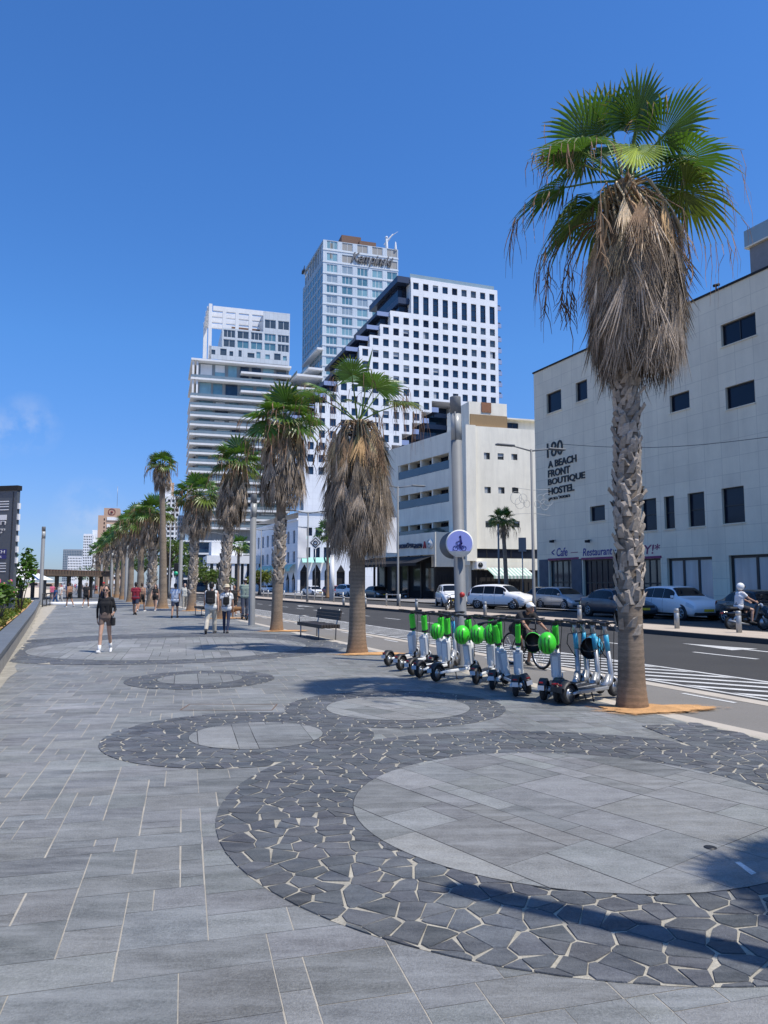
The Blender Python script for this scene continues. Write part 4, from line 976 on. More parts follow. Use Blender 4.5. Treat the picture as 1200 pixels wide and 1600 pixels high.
mb = MB(); wbox(mb, QSO, QS, 0, QL, -.25, .02, qz*.9, qz*.9+.35); wbox(mb, QO, QU, 0, dw, -.25, .02, qz, qz+.3); mb.build('cornice', M_wslab, pod, rel=True)
# --- glass hotel tower with script sign
KO = P(505, 374, 245); KZ = KO.z; KO = V2(KO.x, KO.y); KU = udir(17); KW = on(622, 400, KO, KU)[0]
ke = thing('glass_hotel', 'tallest tower of pale teal glass with grey script sign along the top', 'hotel tower', (KO.x, KO.y, 0))
ky = [381, 400]+[417.5+16.15*i for i in range(14)]
zk = lambda y: on(505, y, KO, KU)[1]
hs, lv = [], []; cw = KW/5
for i, y in enumerate(ky):
    z0, z1 = zk(y+6.2), zk(y-6.2)
    for k in range(5):
        h = (k*cw+1.25, (k+1)*cw-.35, z0, z1); (lv if i < 2 and k > 0 else hs).append(h)
mb = MB(); wall(mb, KO, KU, 0, KW, 10, KZ, hs+lv, .3); wbox(mb, KO, KU, .05, KW, .5, 30, 10, KZ-.2); mb.build('wall', pm('pale_glass_cladding', (.62, .68, .72), rough=.35, var=.06, scale=.3, grid=(.9, 60, .8, .06)), ke, rel=True)
for h in hs: pane(ke, KO, KU, h, R.choice([G_teal, G_teal2, G_teal2, G_curt, G_teal]), .2, M_wframe, R.choice([1, 2]), fw=.16)
for h in lv: pane(ke, KO, KU, h, M_louv, .2, M_wframe, 1, name='louvre_panel', fw=.12)
mb = MB()
for i in range(len(ky)):
    z = zk(ky[i]+8.2); wbox(mb, KO, KU, -.1, KW+.1, -.14, .0, z-.2, z+.2)
mb.build('floor_band', M_wframe, ke, rel=True)
KS = Vector((math.sin(rad(20)), -math.cos(rad(20)))); KSO = V2(KO.x-KS.x*29, KO.y-KS.y*29)
hs = []
for i in range(13):
    for k in range(8): hs.append((29-3.2-k*3.5, 29-.4-k*3.5, zk(ky[i+2]+6), zk(ky[i+2]-6)))
mb = MB(); wall(mb, KSO, KS, 0, 29, 10, KZ-6.5, hs, .15); 
for k in range(8): wbox(mb, KSO, KS, 29-.5-k*3.6, 29-k*3.6-.1, 0, .5, KZ-6.5, KZ-.8)
wbox(mb, KSO, KS, 0, 29, 0, .8, KZ-.8, KZ); mb.build('side_wall', pm('side_cladding', (.36, .39, .40), rough=.4, var=.1, scale=.3), ke, rel=True)
mb = MB()
for h in hs: wbox(mb, KSO, KS, h[0], h[1], .1, .14, h[2], h[3])
mb.build('side_glazing', G_teal, ke, rel=True)
mb = MB(); wbox(mb, KSO, KS, 0, 29, 2.5, 4, KZ-6.4, KZ-.9); mb.build('loggia_back', pm('loggia', (.2, .19, .17), rough=.8), ke, rel=True)
u0, z0 = on(549, 413, KO, KU); u1, _ = on(614, 411, KO, KU); z1 = on(549, 391, KO, KU)[1]
text('Kempinski', 'script_lettering', pm('sign_grey', (.12, .12, .125), rough=.5), ke, Vector((KO.x+KU.x*u0, KO.y+KU.y*u0, z0)), KU, height=(z1-z0)*.86, width=u1-u0, shear=.4, extrude=.3, offset=.012)
a, _ = on(538, 380, KO, KU); b, _ = on(590, 380, KO, KU); mb = MB(); wbox(mb, KO, KU, a, b-5, 4, 14, KZ-.3, KZ+4.6); wbox(mb, KO, KU, a+6, b, 2, 3.9, KZ-.3, KZ+2.4); mb.build('roof_plant', M_brown, ke, rel=True)
a, _ = on(604, 385, KO, KU); c = Vector((KO.x+KU.x*a, KO.y+KU.y*a+1, KZ)); mb = MB(); mb.cap(c, c+Vector((0, 0, 3.4)), .6, .45); mb.ell(c+Vector((0, 0, 4.4)), .5)
mb.cap(c+Vector((.2, 0, 3)), c+Vector((2.2, 0, 5.6)), .4, .15); mb.cap(c+Vector((1.6, 0, 4.8)), c+Vector((4, 0, 6.6)), .16, .05); mb.cap(c+Vector((-.1, 0, 3)), c+Vector((-.9, 0, 1.6)), .25, .15); mb.cap(c+Vector((3.2, 0, 0)), c+Vector((3.2, 0, 2.6)), .5, .2)
mb.build('roof_statue', M_wslab, ke, rel=True)
mb = MB(); c = Vector((KSO.x, KSO.y, KZ-.5)); 
for k in range(3): mb.cap(c+Vector((k*.5-.3, -k*1.2, 0)), c+Vector((k*.5-.3+(k % 2)*.5, -k*1.2, 1.6+(k % 2))), .3, .12)
mb.build('cleaning_rig', M_black, ke, rel=True)
mb = MB(); gl = MB()                                       # terraces stepping out at the foot of the shaded side
for i, (y, e) in enumerate(((548, 2), (580, 5), (592, 9), (612, 11), (628, 13))):
    z = zk(y); wbox(mb, KSO, KS, 8, 30, -e, .2, z, z+.7); wbox(gl, KSO, KS, 8, 30, -e+.1, -e+.2, z+.7, z+1.8)
mb.build('terrace_slab', M_wslab, ke, rel=True); gl.build('terrace_rail', G_rail, ke, rel=True)
# --- terraced white hotel on the left
LO = P(298, 600, 235); LO = V2(LO.x, LO.y); LU = udir(17); LW = on(455, 600, LO, LU)[0]
ro = thing('terraced_hotel', 'white tower of long balcony slabs crowned by a square open frame', 'hotel tower', (LO.x, LO.y, 0))
zl = lambda y, x=298: on(x, y, LO, LU)[1]
sy = [560, 590, 619, 633.5, 648, 662.5, 677.5, 692.5, 707, 722, 736, 751, 765, 780, 795, 810, 824]
half = [575, 605]
DS = 26.
core = MB(); i0, _ = on(313, 600, LO, LU)
wbox(core, LO, LU, 2.2, LW-.3, 3.2, DS-2, 8, zl(561)); core.build('core', pm('balcony_back', (.27, .29, .30), rough=.6, var=.1, scale=.2, grid=(1.6, 30, .8, .1)), ro, rel=True)
for y in sy:
    mb = MB(); z = zl(y); wbox(mb, LO, LU, 0, LW, 0, DS, z-.34, z+.3); mb.build('balcony_slab', M_wslab, ro, rel=True)
for y in half:
    mb = MB(); z = zl(y); wbox(mb, LO, LU, LW*.49, LW, 0, 4, z-.35, z+.35); mb.build('balcony_slab', M_wslab, ro, rel=True)
mb = MB()
for y in sy[1:]: z = zl(y); wbox(mb, LO, LU, .1, LW-.1, .1, .16, z+.42, z+1.25); wbox(mb, LO, LU, .1, .16, .2, DS-.2, z+.42, z+1.25)
mb.build('balcony_rail', pm('pale_glass_rail', (.20, .26, .30), rough=.12, var=.15, scale=.5), ro, rel=True)
k_ = 0; mw = []
for i in range(len(sy)-1):
    z1 = zl(sy[i])-.5; z0 = zl(sy[i+1])+.45; x = 3.
    while x < LW-4:
        w_ = R.uniform(2.6, 4.6); mw.append((x, x+w_, z0, z1)); x += w_+R.uniform(.5, 1.4)
panes(ro, LO, LU, mw, G_teal, 3.1, 98, mats=[G_teal, G_grey, G_navy, G_curt, G_teal, G_teal2], blind=(.25, M_wslab))
mb = MB()
for y0, y1 in ((560, 590), (590, 619)):
    for x in (300, 306.5): u, _ = on(x, 600, LO, LU); wbox(mb, LO, LU, u, u+.6, .6, 1.2, zl(y1), zl(y0))
mb.build('balcony_column', M_wslab, ro, rel=True)
mb = MB(); wbox(mb, LO, LU, 1.6, 1.7, 6, DS-1, 8, zl(561)); mb.build('side_glazing', G_grey, ro, rel=True)
# upper block
ua, _ = on(326, 560, LO, LU); ub, _ = on(347.5, 500, LO, LU); ut, _ = on(453, 500, LO, LU); zt = on(347.5, 479, LO, LU)[1]
zm = zl(560)+.45; zs = on(347, 538, LO, LU)[1]
hs = []; ys = (505, 519.5, 534); zu = lambda y: on(349, y, LO, LU)[1]
for j, y in enumerate((520, 535)):
    for k in range(5): hs.append((lerp(ub, ut, k/5)+.45, lerp(ub, ut, (k+1)/5)-.25, zu(y+6.4), zu(y-5.6)))
for k in (3, 4): hs.append((lerp(ub, ut, k/5)+.45, lerp(ub, ut, (k+1)/5)-.25, zu(506), zu(492)))
h2 = []
rr_ = random.Random(4)
for y in (549, 561):
    for k in range(9): 
        a = lerp(ua, ut, (k+.25)/9); h2.append((a, a+rr_.uniform(1., 2.4), zu(y+6), zu(y+6)+rr_.choice((1.6, 2.2, 2.2))))
h2 = [h for h in h2 if h[2] > zm+.1]
zh = zu(512); kx = lerp(ub, ut, .6)
mb = MB(); wall(mb, LO, LU, ub, ut, zu(542), zh, [h for h in hs if h[3] < zh], .3); wall(mb, LO, LU, kx, ut, zh, zt, [h for h in hs if h[3] >= zh], .3); wall(mb, LO, LU, ua, ut, zm, zu(542), h2, .3)
wbox(mb, LO, LU, ub, ut, .5, 18, zm, zh-.05); wbox(mb, LO, LU, kx, ut, .5, 16, zh-.04, zt-.05)
mb.build('upper_wall', pm('pale_panel', (.62, .66, .68), rough=.45, var=.06, scale=.4, grid=(1.4, 3.2, .82, .07)), ro, rel=True)
for h in hs: pane(ro, LO, LU, h, R.choice([G_grey, G_teal, G_grey]), .25, M_wframe, R.choice((1, 2)), fw=.14)
for h in h2: pane(ro, LO, LU, h, R.choice([G_grey, G_teal2]), .25, None)
mb = MB(); wbox(mb, LO, LU, on(366, 500, LO, LU)[0], kx, 9, 9.3, zh, zt-3.4); mb.build('roof_room', M_brown, ro, rel=True)
mb = MB()                                                   # open frame: posts and beams
for x in (326, 348, 368, 389): u, _ = on(x, 500, LO, LU); wbox(mb, LO, LU, u, u+1.1, .0, 1.0, (zm if x == 326 else zh), zt+(.6 if x == 326 else 0)-.01)
wbox(mb, LO, LU, ua+1.11, kx, .02, .9, zt-1.6, zt); 
for d in (5.5, 11, 17): wbox(mb, LO, LU, ua-1, kx, d, d+.9, zt-1.7, zt-.1)
wbox(mb, LO, LU, ua-.8, ua+.5, 1.0, 18, zt-1.5, zt-.05); wbox(mb, LO, LU, ua-1, ua+.3, 17, 18.1, zm, zt-1.71)
mb.build('open_frame', M_wslab, ro, rel=True)
# podium of the terraced hotel with arched rail
mb = MB(); PO = P(322, 900, 150); PO = V2(PO.x, PO.y); pw, _ = on(405, 900, PO, udir(17)); pz = on(322, 868, PO, udir(17))[1]; pz2 = on(322, 845, PO, udir(17))[1]
hp = thing('hotel_podium', 'white canopy block and dark glass base below the terraced tower', 'building', (PO.x, PO.y, 0))
wbox(mb, PO, udir(17), 0, pw, -1, 12, pz-1.6, pz); wbox(mb, PO, udir(17), pw*.1, pw*.7, 2, 10, pz, pz2); mb.build('canopy', M_wslab, hp, rel=True)
mb = MB(); wbox(mb, PO, udir(17), .3, pw-.2, .5, 11, .1, pz-1.61); mb.build('glazing', G_navy, hp, rel=True)
for k in range(9):
    mb = MB(); u = lerp(.4, pw-.5, k/8); wbox(mb, PO, udir(17), u-.3, u+.3, -.8, .3, .1, pz-1.62); mb.build('pillar', M_wslab, hp, rel=True)
mb = MB(); Nn = Vector((udir(17).y, -udir(17).x, 0)); X = Vector((udir(17).x, udir(17).y, 0))
for k in range(12): mb.torus(Vector((PO.x, PO.y, pz2))+X*(pw*.12+k*pw*.048), Nn, .42*pw/16, .1, 12, 5, 0, PI)
mb.build('arched_rail', M_wslab, hp, rel=True)
# dark low building behind lamps between podium and arches
mb = MB(); DO = P(399, 900, 170); DO = V2(DO.x, DO.y)
lowb = thing('low_building', 'bluish glass pavilion between the terraced tower and arched building', 'building', (DO.x, DO.y, 0))
wbox(mb, DO, udir(17), -16, 9, 0, 10, .1, 11); mb.build('wall', G_navy, lowb, rel=True); mb = MB()
for k in range(4): wbox(mb, DO, udir(17), -16.2, 9.2, -.6, 0, 2.6+k*2.8, 3.0+k*2.8)
mb.build('floor_band', M_wslab, lowb, rel=True)
# --- distant towers
def tower(label, x0, x1, ytop, D, depth, cols, rows, mat, gm, ang=17, ybot=905, fw=.62, fh=.6, name='distant_tower', rowtop=.97, side=True, limit=100):
    O = P(x0, 900, D); O = V2(O.x, O.y); U = udir(ang); w, z1 = on(x1, ytop, O, U)[0], on(x0, ytop, O, U)[1]
    t = thing(name, label, 'building', (O.x, O.y, 0), 0, 'distant towers along the seafront'); hs = []
    pw_ = w/cols; ph = (z1*rowtop-4)/rows
    for j in range(rows):
        for i in range(cols): hs.append((i*pw_+pw_*(1-fw)/2, (i+1)*pw_-pw_*(1-fw)/2, 4+j*ph+ph*(1-fh)/2, 4+(j+1)*ph-ph*(1-fh)/2))
    mb = MB(); wall(mb, O, U, 0, w, 0, z1, hs, .6); wbox(mb, O, U, .05, w-.05, .62, depth, 0, z1-.05); mb.build('wall', mat, t, rel=True)
    panes(t, O, U, hs, gm, .5, limit, mats=gm if isinstance(gm, list) else None)
    if side:
        S = Vector((math.sin(rad(ang)), -math.cos(rad(ang)))); SO_ = V2(O.x-S.x*depth, O.y-S.y*depth); mb = MB()
        for j in range(rows): wbox(mb, SO_, S, 1, depth-1, -.02, .5, 4+j*ph+ph*.2, 4+(j+1)*ph-ph*.25)
        mb.build('side_window_band', G_grey, t, rel=True)
    return t, O, U, w, z1
M_tan = pm('tan_cladding', (.50, .34, .24), rough=.8, var=.05, scale=.1)
t, O, U, w, z1 = tower('tan slab tower with banded windows and round emblem on its top', 150, 192, 805, 460, 20, 2, 16, M_tan, G_dark, fw=.1)
mb = MB(); wbox(mb, O, U, w*.22, w*.86, 1, 16, z1-.1, z1+on(150, 793, O, U)[1]-z1); mb.build('roof_block', M_tan, t, rel=True)
mb = MB(); zz = on(150, 793, O, U)[1]
for j in range(15): wbox(mb, O, U, w*.36, w-.5, -.5, .02, z1-3-j*4.4, z1-1-j*4.4)
mb.build('white_band', M_wslab, t, rel=True)
mb = MB(); Nn = Vector((U.y, -U.x, 0)); c = Vector((O.x+U.x*w*.54, O.y+U.y*w*.54, (zz+z1)/2))-Nn*1+Nn*.05; mb.torus(c, Nn, 2.0, .25, 24, 6); mb.ell(c, .8, .8, .8, 8, 5); mb.build('round_emblem', pm('emblem_red', (.2, .05, .05), rough=.6), t, rel=True)
mb = MB(); mb.cyl(c+Vector((1, 6, 4)), c+Vector((1, 6, 17)), .12, n=6); mb.build('mast', M_metal, t, rel=True)
tower('white balcony tower rising behind the thin tall palm', 251, 281, 774, 330, 16, 4, 17, M_white, [G_grey, G_dark], fw=.6)
t2 = tower('white stair tower with brown top next to the balcony tower', 250, 268, 760, 338, 14, 3, 3, M_white, G_grey, fw=.3, fh=.25)
mb = MB(); wbox(mb, t2[1], t2[2], t2[3]*.8, t2[3]*1.3, .7, 10, 0, t2[4]+2); mb.build('brown_shaft', M_tan, t2[0], rel=True)
tower('grey white gridded tower left of the tan one', 128, 144, 834, 560, 20, 5, 17, M_white, G_grey, fw=.6)
tower('narrow cream tower beside the gridded tower', 142, 152, 828, 575, 18, 2, 4, M_wslab, G_grey, fw=.1, fh=.2)
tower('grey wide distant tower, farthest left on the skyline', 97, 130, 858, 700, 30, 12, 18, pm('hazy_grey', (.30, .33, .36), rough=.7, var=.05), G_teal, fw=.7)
tower('small white gridded block before the grey wide tower', 105, 128, 869, 640, 25, 9, 9, M_white, G_grey, fw=.55)
tower('low white block on the skyline near the pergola', 117, 146, 890, 520, 20, 8, 3, M_wslab, G_grey, fw=.5)
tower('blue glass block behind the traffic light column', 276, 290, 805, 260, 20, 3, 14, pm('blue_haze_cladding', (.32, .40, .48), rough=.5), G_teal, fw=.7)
# ---------------------------------------------------------------- small-object materials
M_tyre = pm('rubber', (.018, .018, .019), rough=.85, var=.2, scale=20)
M_rim = pm('wheel_alloy', (.42, .43, .44), rough=.35, metal=.8, var=.1)
M_blk = pm('black_plastic', (.02, .02, .022), rough=.5, var=.2, scale=12)
M_wht = pm('white_paint', (.78, .79, .78), rough=.38, var=.06, scale=6, fine=.05, fscale=40)
M_lgrey = pm('battery_grey', (.52, .54, .56), rough=.45, var=.08, scale=8)
M_green = pm('bright_green_paint', (.06, .62, .035), rough=.35, var=.1, scale=8)
M_cyan = pm('cyan_paint', (.05, .36, .55), rough=.35, var=.1, scale=8)
M_silv = pm('scooter_silver', (.40, .41, .42), rough=.4, metal=.55, var=.12, scale=8)
M_redl = pm('red_lamp', (.28, .01, .01), rough=.25)
M_plate = pm('yellow_plate', (.72, .50, .03), rough=.5, var=.05)
M_clear = pm('lamp_glass', (.62, .65, .68), rough=.12, spec=.9)
# ---------------------------------------------------------------- electric scooters (built along +Y)
def wheel(parent, c, Rr, r, name='wheel', spokes=0, rim=M_rim, ax=(1, 0, 0), w=None):
    mb = MB(); c = Vector(c); ax = Vector(ax)
    mb.torus(c, ax, Rr-r, r, 24, 8); o = mb.build(name, M_tyre, parent)
    rb = MB()
    if spokes:
        rb.torus(c, ax, Rr-r*2.1, r*.5, 24, 5); u = ax.orthogonal().normalized(); w_ = ax.cross(u)
        for k in range(spokes):
            a = 2*PI*k/spokes; rb.tube([c+ax*.02*(1 if k % 2 else -1), c+(u*math.cos(a)+w_*math.sin(a))*(Rr-r*2)], .0035, 4, cap=False)
        rb.cyl(c-ax*.04, c+ax*.04, .02, n=10)
    else:
        rb.cyl(c-ax*r*.75, c+ax*r*.75, Rr-r*1.5, n=20); rb.cyl(c-ax*r*1.1, c+ax*r*1.1, .03, n=10)
    rb.build('rim', rim, o); return o
def make_scooter(kind, label):
    g = kind == 'green'; root = thing('electric_scooter', label, 'electric scooter', (0, 0, 0), 0, 'rental scooters parked in a row')
    body = M_wht if g else M_silv
    mb = MB(); mb.rbox((-.085, -.36, .13), (.085, .36, .185), .015); mb.tube([(-.07, -.34, .16), (-.07, -.5, .15)], .022, 8); mb.tube([(.07, -.34, .16), (.07, -.5, .15)], .022, 8)
    mb.tube([(0, .33, .16), (0, .42, .22), (0, .47, .33)], [.05, .045, .036], 12); mb.build('deck', body, root)
    mb = MB(); mb.box((-.07, -.32, .1865), (.07, .32, .190)); mb.build('foot_mat', M_blk, root)
    wheel(root, (0, -.52, .145), .145, .042, 'rear_wheel'); wheel(root, (0, .6, .145), .145, .04, 'front_wheel')
    mb = MB(); mb.smooth = True; rr = []
    for k in range(9):
        t = rad(-25+k*22); rr.append([(x, -.52+.175*math.cos(t), .145+.175*math.sin(t)) for x in (-.06, -.05, .05, .06)])
    for r_ in rr: r_[0] = (r_[0][0], r_[0][1], r_[0][2]-.03); r_[3] = (r_[3][0], r_[3][1], r_[3][2]-.03)
    mb.rings(rr, False, False, False); mb.build('rear_fender', M_blk, root)
    mb = MB(); mb.rbox((-.03, -.71, .262), (.03, -.69, .285), .006); mb.build('tail_light', M_redl, root)
    if True: mb = MB(); mb.box((-.045, -.72, .17), (.045, -.714, .235)); mb.build('number_plate', M_lgrey if g else M_frame, root)
    st = Vector((0, .55, .3)); tp = Vector((0, .40, 1.08)); d = tp-st
    mb = MB(); mb.tube([(0, .6, .145), (0, .59, .24), (0, .56, .30)], .02, 8); mb.tube([(-.06, .6, .145), (-.06, .585, .26), (0, .56, .32)], .014, 8); mb.tube([(.06, .6, .145), (.06, .585, .26), (0, .56, .32)], .014, 8); mb.build('fork', body, root)
    if g:
        mb = MB(); mb.tube([st+Vector((0, -.02, -.02)), st+d*.28, st+d*.46], [.052, .045, .036], 12); mb.tube([(0, .36, .19), (0, .45, .42), st+d*.4], [.045, .04, .03], 10); mb.build('lower_stem', M_wht, root)
        mb = MB(); M = Matrix.Translation((0, .405, .41)) @ Matrix.Rotation(rad(11), 4, 'X'); mb.rbox((-.075, -.045, -.19), (.075, .045, .19), .02, M)
        mb.rbox((-.03, -.05, .19), (.03, .03, .225), .008, M); mb.build('battery_case', M_lgrey, root)
        mb = MB(); mb.box((-.045, -.051, -.15), (.045, -.046, .15), M); mb.build('battery_panel', M_wht, root)
        mb = MB(); mb.tube([st+d*.46, st+d*.93], [.033, .03], 12); M2 = Matrix.Translation(st+d*.72) @ Matrix.Rotation(rad(11), 4, 'X'); mb.rbox((-.042, -.07, -.15), (.042, .06, .17), .022, M2); mb.build('upper_stem', M_green, root)
        mb = MB(); M3 = Matrix.Translation(st+d*.52) @ Matrix.Rotation(rad(11), 4, 'X'); mb.rbox((-.05, -.07, -.025), (.05, .05, .025), .012, M3); mb.build('cable_lock', M_blk, root)
    else:
        mb = MB(); mb.tube([(0, .40, .18), (0, .50, .23), st+d*.05, st+d*.5], [.05, .05, .042, .034], 12); mb.tube([st+d*.78, tp], [.033, .033], 12); mb.build('lower_stem', M_silv, root)
        mb = MB(); mb.tube([st+d*.49, st+d*.79], [.037, .037], 12); mb.build('upper_stem', M_cyan, root)
        mb = MB(); mb.tube([(0, .47, .55), (-.05, .44, .62), (-.12, .40, .76), (-.1, .40, .9), (0, .41, .92)], .008, 5); mb.build('cable_lock', M_blk, root)
    mb = MB(); mb.rbox((-.05, .34, 1.05), (.05, .46, 1.10), .015); mb.rbox((-.035, .40, .99), (.035, .47, 1.055), .012)
    mb.tube([(-.27, .34, 1.105), (-.15, .385, 1.10), (0, .40, 1.085), (.15, .385, 1.10), (.27, .34, 1.105)], .016, 8); mb.build('handlebar', M_blk, root)
    for s in (-1, 1):
        mb = MB(); mb.tube([(s*.18, .38, 1.10), (s*.285, .335, 1.105)], .021, 8); mb.build('grip', M_blk, root)
        mb = MB(); mb.tube([(s*.15, .41, 1.09), (s*.2, .42, 1.075), (s*.27, .40, 1.06)], .007, 5); mb.build('brake_lever', M_blk, root)
    mb = MB(); mb.tube([(.05, .45, 1.08), (.08, .53, .98), (.05, .55, .7), (.03, .57, .35)], .006, 5); mb.tube([(-.05, .45, 1.08), (-.09, .52, .95), (-.02, .5, .8)], .006, 5); mb.build('cable', M_blk, root)
    mb = MB(); mb.tube([(.06, -.05, .13), (.13, -.1, .012)], .01, 6); mb.build('kickstand', M_blk, root)
    return root
sg = make_scooter('green', 'a'); sb = make_scooter('blue', 'b')
GS = 'rental scooters parked in a row'
rows_ = [  # kind, rear wheel pixel, heading (deg from +X), lean, label
    ('green', (607, 1043), 57, 0, 'leftmost white and green scooter at the far end of the row'),
    ('green', (626, 1050), 58, 0, 'second white and green scooter from the left, close beside the leftmost'),
    ('green', (645, 1058), 52, 0, 'third white and green scooter from the left, under a green helmet'),
    ('green', (655, 1062), 56, 3, 'fourth white and green scooter, in front of the silver one by the lamp column'),
    ('blue', (678, 1052), 62, 0, 'silver scooter with blue stem standing alone left of the lamp column'),
    ('green', (682, 1068), 48, 0, 'white and green scooter just before the lamp column with its long deck showing'),
    ('green', (744, 1072), 66, 0, 'white and green scooter right of the lamp column, first of three with helmets'),
    ('green', (770, 1081), 74, 0, 'white and green scooter with red tail light, middle of the row'),
    ('green', (806, 1092), 77, 0, 'white and green scooter with its white deck in front of the bicycle'),
    ('green', (826, 1088), 98, -14, 'tilted white and green scooter with battery leaning over beside the bicycle'),
    ('green', (850, 1098), 66, 0, 'white and green scooter nearest to the silver blue ones, under a large green helmet'),
    ('blue', (872, 1101), 60, 0, 'silver and blue scooter with a round blue helmet hanging on it'),
    ('blue', (888, 1104), 40, 0, 'nearest silver and blue scooter with its long deck pointing at the palm'),
    ('blue', (880, 1101), 47, 0, 'silver and blue scooter second from the palm'),
    ('blue', (874, 1097), 53, 0, 'silver and blue scooter third from the palm, with a folded blue helmet')]
SC = []; used = {'green': False, 'blue': False}
for kind, px, hd, ln, lab in rows_:
    src = sg if kind == 'green' else sb
    o = dup(src) if used[kind] else src; used[kind] = True
    p = G(*px); a = rad(hd-90); p = p+Vector((-math.sin(a), math.cos(a), 0))*.52
    o.location = (p.x, p.y, .03); o.rotation_euler = (0, rad(ln), a+0); o['label'] = lab; SC.append(o)
def make_helmet(col, label, group):
    root = thing('helmet', label, 'helmet', (0, 0, 0), 0, group); mb = MB(); mb.smooth = True; rr = []
    for k in range(8):
        t = PI/2*k/7*1.08; rr.append([Vector((.125*math.sin(t)*math.cos(2*PI*j/20), .155*math.sin(t)*math.sin(2*PI*j/20), .135*math.cos(t))) for j in range(20)])
    mb.rings(rr, True, True, False); mb.build('shell', col, root)
    mb = MB(); mb.rings([[p*.93 for p in r] for r in rr], True, True, False); mb.build('liner', M_blk, root)
    mb = MB()
    for s in (-1, 0, 1): mb.tube([(s*.05, -.13, .075), (s*.055, -.05, .135), (s*.055, .06, .132)], .006, 5)
    mb.build('vent', M_blk, root)
    mb = MB(); mb.tube([(-.115, .02, 0), (-.07, 0, -.13), (0, .0, -.16), (.07, 0, -.13), (.115, .02, 0)], .008, 5); mb.build('strap', M_blk, root); return root
hg = make_helmet(M_green, 'a', 'green helmets hanging from the scooters'); hb = make_helmet(M_cyan, 'b', 'blue helmets hanging from the scooters')
HL = [(hg, (683, 986), 14.5, 80, 'green helmet left of the lamp column on the third scooter'), (hg, (722, 992), 13.4, 80, 'green helmet right in front of the lamp column'), (hg, (746, 991), 13.2, 75, 'green helmet second right of the lamp column'),
      (hg, (768, 991), 12.6, 80, 'green helmet right of the two by the lamp column'), (hg, (855, 1005), 11.5, 78, 'largest green helmet, next to the silver blue scooters'), (hg, (833, 1004), 12.3, 260, 'green helmet showing its black inside beside the bicycle'),
      (hb, (921, 1013), 11.45, 250, 'round blue helmet showing its black inside'), (hb, (927, 1010), 11.75, 120, 'folded blue helmet with black strap on a silver scooter')]
uh = set()
for src, px, Y, az, lab in HL:
    o = src if id(src) not in uh else dup(src); uh.add(id(src)); p = P(px[0], px[1], Y)
    o.location = p; o.scale = (1.12,)*3; o.rotation_euler = (rad(78), 0, rad(-25 if az < 100 else 165 if az > 240 else 60)); o['label'] = lab
# ---------------------------------------------------------------- bicycle
def make_bicycle(label, loc, rz, col, name='bicycle', lean=0):
    root = thing(name, label, 'bicycle', loc, rz); root.rotation_euler = (0, lean, rz)
    wheel(root, (0, -.52, .34), .34, .024, 'rear_wheel', 18, M_alu); wheel(root, (0, .54, .34), .34, .024, 'front_wheel', 18, M_alu)
    mb = MB(); bb = (0, -.08, .29); st = (0, -.24, .78); hd = (0, .36, .78); hb_ = (0, .39, .68)
    for a, b, r in ((bb, st, .018), (st, hd, .018), (bb, hb_, .022), ((0, -.52, .34), bb, .012), ((0, -.52, .34), (0, -.22, .74), .011), (hb_, hd, .022)): mb.tube([a, b], r, 8)
    mb.tube([(.05, .54, .34), (.04, .45, .6), (0, .395, .67)], .012, 6); mb.tube([(-.05, .54, .34), (-.04, .45, .6), (0, .395, .67)], .012, 6); mb.build('frame', col, root)
    mb = MB(); mb.tube([(-.28, .28, 1.0), (-.1, .36, 1.0), (0, .35, .98), (.1, .36, 1.0), (.28, .28, 1.0)], .013, 7); mb.tube([hd, (0, .345, .98)], .015, 7); mb.build('handlebar', M_blk, root)
    mb = MB(); mb.tube([st, (0, -.265, .92)], .013, 7); mb.ell((0, -.27, .945), .075, .14, .03); mb.build('saddle', M_blk, root)
    mb = MB(); mb.torus((.04, -.08, .29), (1, 0, 0), .085, .008, 18, 5); mb.tube([(.05, -.08, .29), (.07, .06, .2)], .01, 6); mb.tube([(-.05, -.08, .29), (-.07, -.22, .38)], .01, 6)
    for s, y, z in ((1, .06, .2), (-1, -.22, .38)): mb.cbox((s*.12, y, z), (.1, .08, .025))
    mb.build('crank_pedals', M_blk, root); return root
